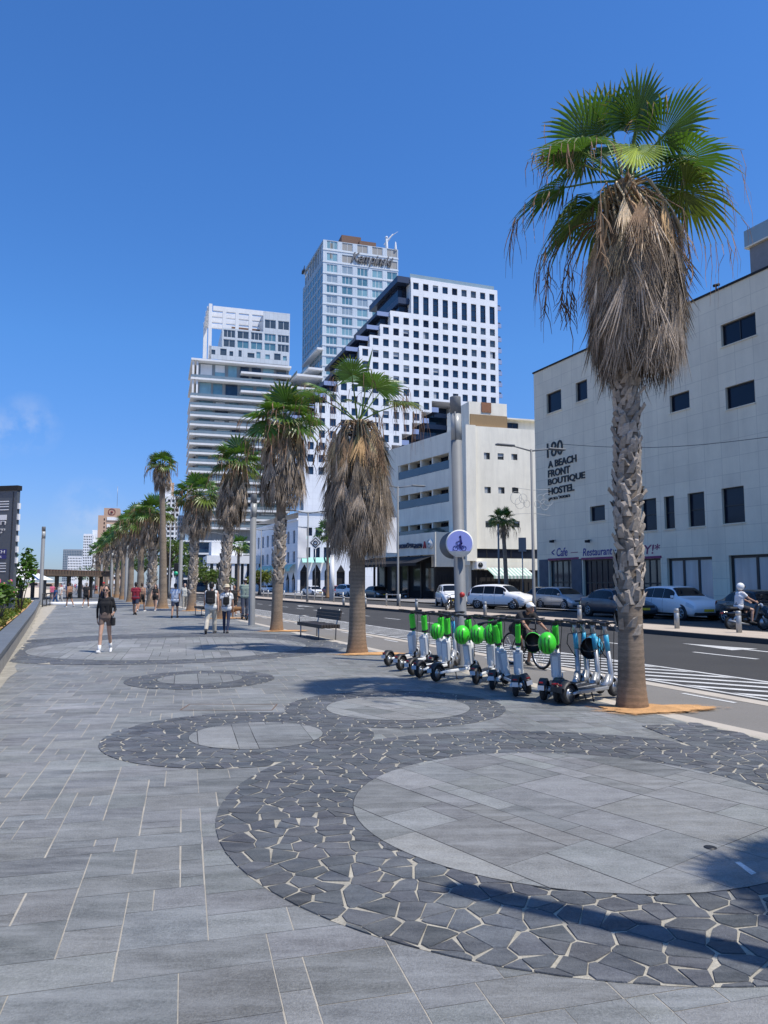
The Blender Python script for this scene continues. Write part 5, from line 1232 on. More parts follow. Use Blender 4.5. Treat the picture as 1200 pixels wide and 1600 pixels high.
# ---------------------------------------------------------------- cars (front at +Y)
def catmull(xs, ys, x):
    n = len(xs)
    for i in range(n-1):
        if x <= xs[i+1]: break
    t = (x-xs[i])/(xs[i+1]-xs[i]); h = xs[i+1]-xs[i]
    def m(k):
        if k == 0: return (ys[1]-ys[0])/(xs[1]-xs[0])
        if k == n-1: return (ys[-1]-ys[-2])/(xs[-1]-xs[-2])
        a = (ys[k]-ys[k-1])/(xs[k]-xs[k-1]); b = (ys[k+1]-ys[k])/(xs[k+1]-xs[k])
        return 0 if a*b <= 0 else 2*a*b/(a+b)
    m0, m1 = m(i)*h, m(i+1)*h; t2, t3 = t*t, t*t*t
    return (2*t3-3*t2+1)*ys[i]+(t3-2*t2+t)*m0+(-2*t3+3*t2)*ys[i+1]+(t3-t2)*m1
STY = {  # fraction: bottom, belt, top(rel. to roof 1), half width, roof half width
 'suv':   [(0, .42, .60, .40, .74), (.025, .26, .70, .50, .88), (.09, .22, .84, .59, .965), (.18, .22, .93, .635, .99), (.255, .22, .98, .685, 1), (.385, .22, 1.0, .94, 1), (.47, .22, 1.0, .985, 1), (.60, .22, 1.01, 1.0, 1), (.78, .22, 1.03, .985, 1), (.90, .24, 1.05, .93, .985), (.965, .28, 1.04, .72, .95), (1., .42, .75, .5, .84)],
 'hatch': [(0, .36, .52, .37, .74), (.025, .22, .60, .43, .88), (.09, .19, .76, .55, .965), (.18, .19, .86, .61, .99), (.245, .19, .92, .665, 1), (.39, .19, .94, .93, 1), (.47, .19, .95, .985, 1), (.60, .19, .96, 1.0, 1), (.78, .19, .98, .98, 1), (.90, .21, 1.0, .91, .985), (.965, .25, 1.0, .70, .95), (1., .38, .7, .48, .84)],
 'sedan': [(0, .34, .50, .36, .74), (.025, .22, .58, .42, .88), (.09, .19, .68, .49, .965), (.19, .19, .80, .57, .99), (.27, .19, .88, .625, 1), (.40, .19, .92, .95, 1), (.47, .19, .93, .99, 1), (.58, .19, .94, 1.0, 1), (.72, .19, .95, .95, 1), (.86, .21, .96, .70, .985), (.965, .25, .95, .655, .95), (1., .38, .7, .48, .84)]}
def make_car(label, loc, rz, L, Wd, Hh, paint, style='suv', wr=.33, name='parked_car', trim=True, cat='car', group='parked cars along the road'):
    root = thing(name, label, cat, loc, rz, group); S = STY[style]; xs = [q[0] for q in S]; hw = Wd/2
    def ring(f):
        zb, zbl, zt, w = (catmull(xs, [q[k] for q in S], f) for k in (1, 2, 3, 4)); zt *= Hh
        zbl = min(zbl*.98, zt-.02); w *= hw; y = L*(.5-f)
        k = max(0., min(1., (zt-zbl)/.45)); wr_ = w*lerp(.93, .74, k)
        return [Vector(p) for p in ((0, y, zb), (w*.86, y, zb), (w*.965, y, zb+.10), (w, y, lerp(zb, zbl, .48)), (w*.985, y, lerp(zb, zbl, .82)), (w*.955, y, zbl), (lerp(w*.95, wr_, .93), y, lerp(zbl, zt, .86)), (wr_*.82, y, lerp(zbl, zt, .975)), (wr_*.45, y, zt), (0, y, zt+.006))]
    fs = [0, .012, .03, .06]+[.06+.94*i/34 for i in range(1, 34)]+[.985, 1.]
    mb = MB(); mb.smooth = True
    rings_ = []
    for f in fs:
        h = ring(f); rings_.append(h+[Vector((-p.x, p.y, p.z)) for p in reversed(h[1:-1])])
    mb.rings(rings_, True, True, True); mb.build('body', paint, root)
    def pt(f, k):
        h = ring(f); i = min(int(k), len(h)-2); return h[i].lerp(h[i+1], k-i)
    def patch(name, f0, f1, k0, k1, mat, nf=8, nk=3, off=.006, side=1, kf=None):
        m_ = MB(); m_.smooth = True; g = []
        for a in range(nf+1):
            f = lerp(f0, f1, a/nf); row = []
            for b in range(nk+1):
                kk0, kk1 = (k0, k1) if kf is None else kf(f)
                k = lerp(kk0, kk1, b/nk); p = pt(f, k); e = .004
                n = (pt(min(1, f+e), k)-pt(max(0, f-e), k)).cross(pt(f, min(8.99, k+.05))-pt(f, max(0, k-.05)))
                if n.length > 1e-9: n.normalize()
                if n.dot(p-Vector((0, p.y, Hh*.45))) < 0: n = -n
                p = p+n*off; row.append(Vector((p.x*side, p.y, p.z)))
            g.append(row)
        m_.rings(g, False, False, False); return m_, name, mat
    GLS = pm('car_glass', (.008, .010, .013), rough=.08, spec=.28, var=.1)
    i0 = .255 if style == 'suv' else .245 if style == 'hatch' else .27; i1 = .42
    rear = {'suv': (.905, .985), 'hatch': (.905, .985), 'sedan': (.735, .865)}[style]
    for nm, a, b in (('windscreen', i0+.012, i1-.03), ('rear_window', *rear)):
        g = MB(); g.smooth = True; rows = []
        for q in range(9):
            f = lerp(a, b, q/8); r_ = []
            for s, k in [(-1, 6.25), (-1, 7), (-1, 8), (1, 9), (1, 8), (1, 7), (1, 6.25)]:
                p = pt(f, min(k, 8.999)); r_.append(Vector((p.x*s, p.y+(.012 if nm == 'windscreen' else -.012), p.z+.010)))
            rows.append(r_)
        g.rings(rows, False, False, False); g.build(nm, GLS, root)
    wend = {'suv': .925, 'hatch': .92, 'sedan': .80}[style]
    for s in (-1, 1):
        for a, b in ((i0+.065, .506), (.511, .695), (.70, wend)):
            if style == 'sedan' and a >= .7: a, b = .70, .795
            m_, nm, mt = patch('side_window', a, b, 5.06, 5.95, GLS, 8, 2, .006, s); m_.build(nm, mt, root)
        m_, nm, mt = patch('sill_trim', .12, .93, .95, 2.05, M_blk, 14, 2, .008, s); 
        if trim: m_.build(nm, mt, root)
        m_, nm, mt = patch('headlight', .016, .11, 3.7, 5.15, M_clear, 6, 2, .012, s); m_.build(nm, mt, root)
        m_, nm, mt = patch('tail_light', .945, .992, 4.0, 5.6, M_redl, 4, 2, .010, s); m_.build(nm, mt, root)
        p = pt(i0+.07, 5.15); mi = MB(); mi.rbox((s*p.x-.02-.09*(s < 0)-.0, p.y-.07, p.z), (s*p.x+.02+.09*(s > 0), p.y+.05, p.z+.13), .03); mi.build('wing_mirror', paint, root)
        for f in (.555, .74):
            h = pt(f, 4.6); dh = MB(); dh.rbox((s*h.x-.012, h.y-.08, h.z-.015), (s*h.x+.018, h.y+.08, h.z+.015), .006); dh.build('door_handle', paint, root)
        for f in (.50, .70):
            m_, nm, mt = patch('door_seam', f, f+.003, 2.1, 5.0, M_blk, 1, 5, .004, s); m_.build(nm, mt, root)
    m_, nm, mt = patch('grille', .004, .02, 2.6, 3.6, M_blk, 2, 2, .012); 
    g = MB(); g.rbox((-hw*.62, L/2-.14, .50), (hw*.62, L/2-.005, .66), .03); g.build('grille', M_blk, root)
    g = MB(); g.rbox((-hw*.78, L/2-.2, .24), (hw*.78, L/2-.015, .40), .04); g.build('lower_intake', M_blk, root)
    g = MB(); g.box((-.26, L/2+.013, .43), (.26, L/2+.022, .54)); g.build('number_plate', M_plate, root)
    g = MB(); g.box((-.26, -L/2-.012, .62), (.26, -L/2+.02, .73)); g.build('number_plate', M_plate, root)
    for s in (-1, 1):
        for f in ((.185, .80) if style != 'sedan' else (.19, .79)):
            y = L*(.5-f); x = s*(pt(f, 2.6).x); ar = MB(); ar.cyl((x-.10*s, y, wr+.01), (x+.006*s, y, wr+.01), wr+.07, n=28); ar.build('wheel_arch', M_blk, root)
            t = MB(); c = Vector((x-.055*s, y, wr)); t.torus(c, (1, 0, 0), wr-.085, .085, 28, 8); o = t.build('wheel', M_tyre, root)
            rb = MB(); rb.torus(c+Vector((.078*s, 0, 0)), (1, 0, 0), wr-.125, .018, 28, 6); rb.cyl(c+Vector((.05*s, 0, 0)), c+Vector((.092*s, 0, 0)), .06, n=12)
            for k in range(5):
                a = 2*PI*k/5; e = Vector((0, math.cos(a), math.sin(a))); rb.tube([c+Vector((.085*s, 0, 0))+e*.04, c+Vector((.078*s, 0, 0))+e*(wr-.125)], [.034, .026], 6)
            rb.build('rim', M_rim, o)
            db = MB(); db.cyl(c+Vector((.05*s, 0, 0)), c+Vector((.066*s, 0, 0)), wr-.12, n=24); db.build('brake_disc', M_blk, o)
    return root
C_white = pm('white_car_paint', (.82, .82, .82), rough=.28, var=.03, coat=.6); C_black = pm('black_car_paint', (.012, .012, .014), rough=.25, var=.1, coat=.6)
C_silver = pm('silver_car_paint', (.34, .355, .375), rough=.32, metal=.4, var=.05, coat=.5); C_blue = pm('dark_blue_car_paint', (.06, .075, .10), rough=.3, metal=.3, var=.05, coat=.6)
C_red = pm('red_car_paint', (.25, .012, .018), rough=.3, var=.05, coat=.6); C_grey = pm('grey_car_paint', (.13, .145, .15), rough=.3, metal=.3, var=.05, coat=.5)
def car_at(label, fpx, rpx, dims, paint, style, near=1, **k):
    """stand a car on the road with its near-side front and rear wheels on two sighted ground points"""
    a = G(*fpx); b = G(*rpx); d = (a-b); d.z = 0; d.normalize(); m = (a+b)/2; rt = Vector((d.y, -d.x, 0)); L, Wd, Hh = dims
    off_ = rt*(-Wd/2*.97*near)
    c = m-off_*(1); rz = math.atan2(-d.x, d.y); return make_car(label, (c.x, c.y, .0), rz, L, Wd, Hh, paint, style, **k)
# near = +1: the sighted wheels are on the car's right side
car_at('white crossover in the shade before the shop windows', (1122.5, 969.5), (1051.7, 964.5), (4.4, 1.8, 1.6), C_white, 'suv', -1+2)
car_at('dark blue sedan behind the palm trunk', (1010, 965.5), (968, 962.5), (4.6, 1.8, 1.46), C_blue, 'sedan', 1)
car_at('silver grey hatchback parked beside the dark blue sedan', (917.5, 953.5), (875.5, 951.3), (4.2, 1.75, 1.5), C_silver, 'hatch', 1)
car_at('black hatchback half hidden by the double armed lamp post', (848, 951.5), (884, 949.5), (4.2, 1.76, 1.5), C_black, 'hatch', 1)
car_at('white sports utility car nosed out beside the black hatchback', (815, 951.5), (775, 950.5), (4.5, 1.86, 1.66), C_white, 'suv', 1)
car_at('white sports utility car seen right of the lamp column with bike sign', (735, 949.5), (712, 945.5), (4.5, 1.86, 1.66), C_white, 'suv', 1)
car_at('dark car cut by the right edge beside the moped', (1262, 979), (1185, 972.5), (4.4, 1.8, 1.46), C_black, 'sedan', 1)
def car_px(label, u, v, dims, paint, style, hd, **k): p = G(u, v); return make_car(label, (p.x, p.y, 0), rad(hd), *dims, paint, style, **k)
car_px('grey sedan with yellow plate parked before the restaurant', 589, 935, (4.5, 1.78, 1.45), C_grey, 'sedan', 205)
car_px('white sports utility car partly behind the bench palm', 545, 933, (4.4, 1.84, 1.65), C_white, 'suv', 210)
car_px('dark red car between white cars left of the bench palm', 522, 932, (4.2, 1.76, 1.48), C_red, 'hatch', 212)
car_px('white coupe with yellow plate left of the red car', 490, 931, (4.4, 1.8, 1.4), C_white, 'sedan', 212, name='parked_car')
car_px('white van behind the white coupe', 506, 926, (4.9, 1.9, 1.95), C_white, 'suv', 215, trim=False, cat='van', name='parked_van')
car_px('white car far down the road beside the lamp post', 420, 926, (4.3, 1.78, 1.5), C_white, 'hatch', 212)
# ---------------------------------------------------------------- moped (front at +Y)
def make_moped(label, loc, rz, col, name='moped', group=None):
    root = thing(name, label, 'motorcycle', loc, rz, group)
    wheel(root, (0, -.62, .28), .28, .06, 'rear_wheel'); wheel(root, (0, .66, .28), .28, .055, 'front_wheel')
    mb = MB(); mb.cap((0, -.55, .62), (0, -.1, .55), .15, .13); mb.cap((0, -.1, .38), (0, .28, .36), .13, .1); mb.cap((0, .28, .36), (0, .45, .85), .12, .13); mb.cap((0, -.6, .6), (0, -.95, .66), .12, .05); mb.cap((0, .48, .62), (0, .62, .55), .14, .1)
    link('body', remesh(mb, .025, 3), col, root)
    mb = MB(); mb.rbox((-.14, -.75, .74), (.14, .02, .86), .05); mb.build('seat', M_blk, root)
    mb = MB(); mb.tube([(-.36, .32, 1.08), (-.15, .42, 1.06), (0, .44, 1.0), (.15, .42, 1.06), (.36, .32, 1.08)], .018, 8); mb.build('handlebar', M_blk, root)
    mb = MB(); mb.tube([(.07, .66, .28), (.07, .55, .62)], .03, 8); mb.tube([(-.07, .66, .28), (-.07, .55, .62)], .03, 8); mb.tube([(.07, -.62, .28), (.08, -.45, .62)], .03, 8); mb.build('suspension', M_alu, root)
    mb = MB(); mb.ell((0, .58, .9), .11, .06, .09); mb.build('headlight', M_clear, root)
    mb = MB(); mb.rbox((-.06, -1.02, .6), (.06, -.97, .66), .01); mb.build('tail_light', M_redl, root)
    mb = MB(); mb.tube([(.16, .05, .2), (.19, -.3, .26), (.19, -.85, .36)], [.03, .045, .055], 10); mb.build('exhaust', M_metal, root)
    for s in (-1, 1):
        mb = MB(); mb.tube([(s*.3, .36, 1.08), (s*.36, .36, 1.24)], .007, 5); mb.ell((s*.38, .35, 1.28), .06, .02, .045); mb.build('mirror', M_blk, root)
    return root
p = G(1168, 985); mop_rz = rad(-82)
moped = make_moped('black moped ridden by a man in a white helmet', tuple(p), mop_rz, C_black)
for i, (u, v, a, lab) in enumerate(((628, 936.5, 40, 'dark motorcycle parked outside the restaurant left of the advertising board'), (605, 935, 60, 'second dark motorcycle behind the street lamp pole'), (707, 957, 150, 'dark moped hidden behind the lamp column'))):
    make_moped(lab, tuple(G(u, v)), rad(a), C_black, 'motorcycle')
# ---------------------------------------------------------------- people
M_eye = pm('eyes', (.02, .016, .012), rough=.2)
SK = {k: pm('skin_'+k, c, rough=.55, var=.08, scale=12) for k, c in dict(light=(.50, .30, .21), tan=(.36, .20, .125), brown=(.22, .12, .075)).items()}
HR = {k: pm('hair_'+k, c, rough=.5, var=.3, scale=40) for k, c in dict(black=(.012, .009, .008), brown=(.05, .028, .016), grey=(.25, .24, .22)).items()}
def cloth(c): n = 'cloth_%02x%02x%02x' % tuple(int(min(1, x)*255) for x in c); return pm(n, c, rough=.85, var=.14, scale=14, bump=.25, bscale=22)
def rot2(a): return math.sin(a), math.cos(a)
def make_person(label, loc, rz, h=1.72, skin='light', hair='brown', long_hair=False, top=None, sleeve='short', bottom=None, legs='shorts', shoes=(.6, .6, .58),
                stride=(18, 4, -14, 18), arms=((-14, 12), (14, 18)), vox=.014, cap=None, glasses=False, name='person', group=None, lean=0., socks=None, seat=None, spread=7., helmet=None, headturn=0., midriff=False, z0=0., slim=1.):
    """front faces +Y; stride = thigh swing and knee bend right / left; arms = shoulder swing and elbow bend right / left (deg)"""
    root = thing(name, label, 'person', loc, rz, group); k = h/1.72; V = Vector
    root.scale = (k*slim, k*lerp(1, slim, .6), k); ln = rad(lean)
    hipz = .93; pel = V((0, 0, hipz))
    def tilt(p): p = V(p); d = p-pel; return pel+V((d.x, d.y*math.cos(ln)+d.z*math.sin(ln), -d.y*math.sin(ln)+d.z*math.cos(ln)))
    J = {}
    for sd, s, (th, kn) in (('R', 1, stride[:2]), ('L', -1, stride[2:])):
        a = rad(th); b = rad(th-kn); hip = V((s*.088, 0, .915)); kne = hip+V((s*.012+(.1 if seat else 0)*s, math.sin(a)*.43, -math.cos(a)*.43)); ank = kne+V((-s*.005, math.sin(b)*.41, -math.cos(b)*.41))
        J['hip'+sd], J['kne'+sd], J['ank'+sd] = hip, kne, ank; J['ft'+sd] = b
    low = min(J['ankR'].z, J['ankL'].z)-.075
    dz = V((0, 0, -low if seat is None else 0))
    for sd, s, (sw, el) in (('R', 1, arms[0]), ('L', -1, arms[1])):
        a = rad(sw); b = rad(sw+el); sh = tilt((s*.178, 0, 1.405)); o = math.sin(rad(spread))
        elb = sh+V((s*o*.29, math.sin(a)*.285, -math.cos(a)*.285*math.cos(rad(spread)))); wr = elb+V((s*.01, math.sin(b)*.25, -math.cos(b)*.25))
        J['sh'+sd], J['elb'+sd], J['wr'+sd], J['hd'+sd] = sh, elb, wr, b
    for q in list(J):
        if isinstance(J[q], Vector): J[q] = J[q]+dz
    T = lambda p: tilt(p)+dz; ar = .82 if slim < 1 else 1.
    Mh = Matrix.Rotation(rad(headturn), 3, 'Z'); hc = T((0, .015, 1.615)); Hd = lambda p: hc+Mh @ V(p)
    bm = MB()
    def torso(m, g=0.):
        m.cap(T((-.075, -.005, .95)), T((.075, -.005, .95)), .108+g); m.cap(T((-.05, 0, 1.10)), T((.05, 0, 1.10)), .098+g); m.cap(T((-.085, 0, 1.26)), T((.085, 0, 1.26)), .112+g)
        m.cap(T((-.06, 0, .98)), T((-.075, 0, 1.24)), .105+g, .112+g); m.cap(T((.06, 0, .98)), T((.075, 0, 1.24)), .105+g, .112+g); m.cap(T((-.15, 0, 1.395)), T((.15, 0, 1.395)), .056+g); m.cap(T((-.06, -.01, 1.36)), T((.06, -.01, 1.36)), .088+g)
    torso(bm)
    bm.cap(T((0, -.005, 1.42)), T((0, .012, 1.54)), .056, .052)
    bm.ell(Hd((0, 0, .015)), .076, .094, .112); bm.cap(Hd((0, .045, -.05)), Hd((0, .058, -.072)), .048, .04); bm.cap(Hd((0, .09, .01)), Hd((0, .107, -.018)), .011, .015)
    for s in (-1, 1): bm.ell(Hd((s*.078, -.002, -.005)), .014, .022, .032); bm.ell(Hd((s*.03, .078, -.045)), .02, .014, .01)
    for sd, s in (('R', 1), ('L', -1)):
        hip, kne, ank = J['hip'+sd], J['kne'+sd], J['ank'+sd]; bm.cap(hip, kne, .084, .054); back = V((0, -.018, 0)); bm.cap(kne, kne.lerp(ank, .35)+back, .05, .054); bm.cap(kne.lerp(ank, .35)+back, ank, .052, .036)
        f = J['ft'+sd]; fd = V((s*.12, math.cos(f), math.sin(f))).normalized(); up = V((0, -math.sin(f), math.cos(f)))
        bm.cap(ank-up*.035-fd*.03, ank-up*.04+fd*.15, .036, .026)
        sh, elb, wr = J['sh'+sd], J['elb'+sd], J['wr'+sd]; bm.cap(sh, elb, .05*ar, .038*ar); bm.cap(elb, wr, .04*ar, .026)
        b = J['hd'+sd]; hd = V((0, math.sin(b), -math.cos(b))); sdv = V((0, math.cos(b), math.sin(b))); pc = wr+hd*.05
        for w_ in (-.022, -.007, .008, .022): bm.cap(wr+hd*.015+sdv*w_*.6, wr+hd*.085+sdv*w_, .014, .012, 8)
        for q, (w_, l_) in enumerate(((-.03, .062), (-.0105, .072), (.0095, .078), (.029, .07))):
            f0 = wr+hd*.09+sdv*w_; f1 = f0+hd*l_*.55+V((-s*.012, 0, 0)); bm.cap(f0, f1, .0085, .008, 8); bm.cap(f1, f1+hd*l_*.4+V((-s*.024, 0, 0)), .008, .0065, 8)
        t0 = wr+hd*.03+sdv*.024; t1 = t0+hd*.032+sdv*.026+V((-s*.008, 0, 0)); bm.cap(t0, t1, .012, .0105, 8); bm.cap(t1, t1+hd*.032+sdv*.006+V((-s*.008, 0, 0)), .010, .008, 8)
    link('body', remesh(bm, vox, 2), SK[skin], root)
    if top is not None:
        m = MB(); g = .016
        if midriff == 'tuck': m.cap(T((-.05, 0, 1.10)), T((.05, 0, 1.10)), .098+g); m.cap(T((-.085, 0, 1.26)), T((.085, 0, 1.26)), .108+g); m.cap(T((-.15, 0, 1.395)), T((.15, 0, 1.395)), .05+g); m.cap(T((-.06, -.01, 1.36)), T((.06, -.01, 1.36)), .084+g); m.cap(T((-.06, 0, 1.0)), T((-.07, 0, 1.24)), .105+g, .106+g); m.cap(T((.06, 0, 1.0)), T((.07, 0, 1.24)), .105+g, .106+g)
        elif midriff: m.cap(T((-.085, 0, 1.26)), T((.085, 0, 1.26)), .112+g); m.cap(T((-.15, 0, 1.395)), T((.15, 0, 1.395)), .056+g); m.cap(T((-.06, -.01, 1.36)), T((.06, -.01, 1.36)), .088+g); m.cap(T((-.06, 0, 1.12)), T((.06, 0, 1.12)), .1+g)
        else: torso(m, g); m.cap(T((-.08, -.005, .92)), T((.08, -.005, .92)), .118+g)
        for sd in 'RL':
            sh, elb, wr = J['sh'+sd], J['elb'+sd], J['wr'+sd]
            if sleeve == 'short': m.tube([sh-(elb-sh)*.05, sh, sh.lerp(elb, .62)], [.05, .066, .062], 12)
            elif sleeve == 'long': m.cap(sh, elb, .058*ar, .046*ar); m.tube([elb-(wr-elb)*.1, elb, elb.lerp(wr, .95)], [.036*ar, .046*ar, .036*ar], 12)
        link('shirt' if sleeve != 'none' else 'vest', remesh(m, max(vox, .013), 2), cloth(top), root)
    if bottom is not None:
        m = MB(); g = .014; m.cap(T((-.075, -.005, .95)), T((.075, -.005, .95)), .112+g); m.cap(T((-.06, 0, 1.02)), T((.06, 0, 1.02)), .104+g+(.006 if midriff == 'tuck' else 0))
        for sd in 'RL':
            hip, kne, ank = J['hip'+sd], J['kne'+sd], J['ank'+sd]
            if legs == 'shorts': m.tube([hip+V((0, 0, .04)), hip, hip.lerp(kne, .72)], [.09, .098, .086], 14)
            elif legs == 'hotpants': m.tube([hip+V((s2*.012, 0, .04)) for s2 in ((1 if sd == 'R' else -1),)]+[hip+V(((.012 if sd == 'R' else -.012), 0, 0)), hip.lerp(kne, .42)+V(((.014 if sd == 'R' else -.014), 0, 0))], [.09, .094, .084], 14)
            else:
                lo = .0 if legs == 'leggings' else .012; m.tube([hip+V((0, 0, .04)), hip, kne], [.09, .096+lo, .062+lo*1.3], 14); m.cap(kne, kne, .062+lo); m.tube([kne, kne.lerp(ank, .35)+V((0, -.018, 0)), ank.lerp(kne, .04)], [.06+lo, .06+lo*1.2, .042+lo*2.2], 12)
        link(legs if legs != 'hotpants' else 'shorts', remesh(m, max(vox, .013), 2), cloth(bottom), root)
    for sd, s in (('R', 1), ('L', -1)):
        ank = J['ank'+sd]; f = J['ft'+sd]; fd = V((s*.12, math.cos(f), math.sin(f))).normalized(); up = V((0, -math.sin(f), math.cos(f)))
        m = MB(); m.cap(ank-up*.038-fd*.045, ank-up*.042+fd*.16, .045, .036); m.cap(ank-up*.02-fd*.02, ank-up*.03+fd*.06, .045, .044); link('shoe', remesh(m, .012, 1), cloth(shoes), root)
        if socks: m = MB(); m.tube([ank-up*.02, ank+(J['kne'+sd]-ank)*socks[1]], [.044, .052], 12); m.build('sock', cloth(socks[0]), root)
    # hair, hats
    if helmet is None and not (cap and cap[0] == 'straw'):
        m = MB(); m.ell(Hd((0, -.018, .038)), .086, .094, .105); m.ell(Hd((0, -.045, -.02)), .08, .065, .075)
        if long_hair:
            for s in (-1, 0, 1): m.cap(Hd((s*.045, -.05, .02)), Hd((s*.075, -.07, -.16)), .06, .05); m.cap(Hd((s*.07, -.065, -.14)), Hd((s*.085, -.075, -.27)), .045, .025)
            m.cap(Hd((.08, -.03, .03)), Hd((.105, -.02, -.14)), .03, .024); m.cap(Hd((-.08, -.03, .03)), Hd((-.105, -.03, -.14)), .03, .024)
        link('hair', remesh(m, max(.011, vox*.8), 2), HR[hair], root)
    if cap:
        m = MB()
        if cap[0] == 'straw': m.lathe([(.17, .045), (.175, .052), (.1, .065), (.098, .1), (.085, .14), (.04, .155), (.003, .157)], 24, hc-V((0, .01, 0))); m.build('sun_hat', cloth(cap[1]), root)
        else:
            m.ell(Hd((0, -.008, .055)), .09, .104, .085); m.cap(Hd((-.04, .08, .06)), Hd((.04, .08, .06)), .02); m.cap(Hd((-.035, .13, .052)), Hd((.035, .13, .052)), .014); link('cap', remesh(m, .012, 1), cloth(cap[1]), root)
    if helmet:
        m = MB(); m.ell(Hd((0, -.01, .03)), .125, .145, .14); h1 = m.build('helmet', M_wht, root); m = MB(); m.rbox(Hd((-.095, .085, -.02))-V((0, 0, 0)), Hd((.095, .142, .06)), .03); m.build('visor', M_blk, root)
    if vox < .02:
        m = MB()
        for s in (-1, 1): m.ell(Hd((s*.031, .081, .016)), .011, .009, .008, 8, 6)
        m.build('eyes', M_eye, root)
        m = MB(); m.cap(Hd((-.02, .098, -.052)), Hd((.02, .098, -.052)), .006); m.build('mouth', pm('lips', (.32, .10, .09), rough=.5), root)
    if glasses:
        m = MB()
        for s in (-1, 1): m.rbox(Hd((s*.034-.028, .088, -.006)), Hd((s*.034+.028, .106, .036)), .012); m.tube([Hd((s*.06, .095, .022)), Hd((s*.085, .0, .022))], .004, 5)
        m.cap(Hd((-.01, .1, .022)), Hd((.01, .1, .022)), .005); m.build('sunglasses', M_blk, root)
    root['hands'] = 0; del root['hands']
    return root, J, T
def strap_bag(label, person, pts, c, size, col, name='shoulder_bag'):
    """a bag worn by a person; a thing of its own standing where the person is"""
    root = thing(name, label, 'bag', tuple(person.location), person.rotation_euler.z); root.scale = person.scale
    mb = MB(); c = Vector(c); s = Vector(size)/2; mb.rbox(c-s, c+s, min(size)*.3, None, 3); mb.build('bag_body', cloth(col), root)
    for q in pts: mb = MB(); mb.tube(q, .011, 6); mb.build('strap', cloth(col), root)
    return root
wl, J, T = make_person('woman walking towards the camera in black top and shiny brown shorts with long dark hair', tuple(G(163, 1021)), rad(180+8), 1.66, 'light', 'black', True, (.008, .008, .01), 'long', (.15, .105, .085), 'hotpants', (.72, .72, .72),
    (17, 3, -15, 20), ((-20, 6), (-10, 82)), .0095, None, True, spread=17, socks=((.75, .75, .74), .36), midriff='tuck', slim=.86)
strap_bag('small black handbag hanging at the walking woman\'s hip', wl, [[(-.12, .02, 1.43), (-.17, .13, 1.2), (-.2, .06, .92)], [(-.12, -.03, 1.43), (-.2, -.11, 1.2), (-.22, -.02, .92)]], (-.23, .03, .80), (.09, .2, .2), (.012, .012, .013))
m1, J, T = make_person('man in white vest and beige trousers seen from behind beside the straw hat woman', tuple(G(329, 991)), rad(4), 1.76, 'light', 'black', False, (.66, .66, .64), 'none', (.48, .44, .37), 'trousers', (.04, .04, .045), (16, 6, -16, 20), ((-10, 10), (14, 14)), .0105, spread=10, group=None)
bp = thing('backpack', 'black backpack on the man in beige trousers', 'backpack', tuple(m1.location), m1.rotation_euler.z); bp.scale = m1.scale
mb = MB(); mb.rbox((-.15, -.27, 1.0), (.15, -.11, 1.44), .06, None, 3); mb.build('bag_body', cloth((.012, .012, .014)), bp); mb = MB(); mb.rbox((-.11, -.31, 1.02), (.11, -.26, 1.2), .03); mb.build('front_pocket', cloth((.018, .018, .02)), bp)
for s in (-1, 1): mb = MB(); mb.tube([(s*.1, -.14, 1.42), (s*.115, -.02, 1.475), (s*.12, .12, 1.4), (s*.13, .13, 1.2), (s*.13, -.12, 1.04)], .018, 6); mb.build('strap', cloth((.012, .012, .014)), bp)
w1_, J, T = make_person('woman in straw sun hat and white tee with navy leggings seen from behind', tuple(G(353, 990)), rad(2), 1.66, 'light', 'brown', False, (.68, .69, .70), 'short', (.025, .035, .075), 'leggings', (.05, .05, .06), (-10, 12, 14, 4), ((8, 12), (-8, 10)), .0105, ('straw', (.60, .52, .38)), spread=12, slim=.9)
bp = thing('backpack', 'small black rucksack on the woman with straw hat', 'backpack', tuple(w1_.location), w1_.rotation_euler.z); bp.scale = w1_.scale
mb = MB(); mb.rbox((-.1, -.25, 1.02), (.14, -.13, 1.3), .05, None, 3); mb.build('bag_body', cloth((.012, .012, .014)), bp)
mb = MB(); mb.tube([(.1, -.16, 1.3), (.0, -.15, 1.42), (-.11, -.02, 1.475)], .012, 6); mb.tube([(.12, -.16, 1.3), (.13, -.1, 1.42), (.12, -.02, 1.475)], .012, 6); mb.build('strap', cloth((.012, .012, .014)), bp)
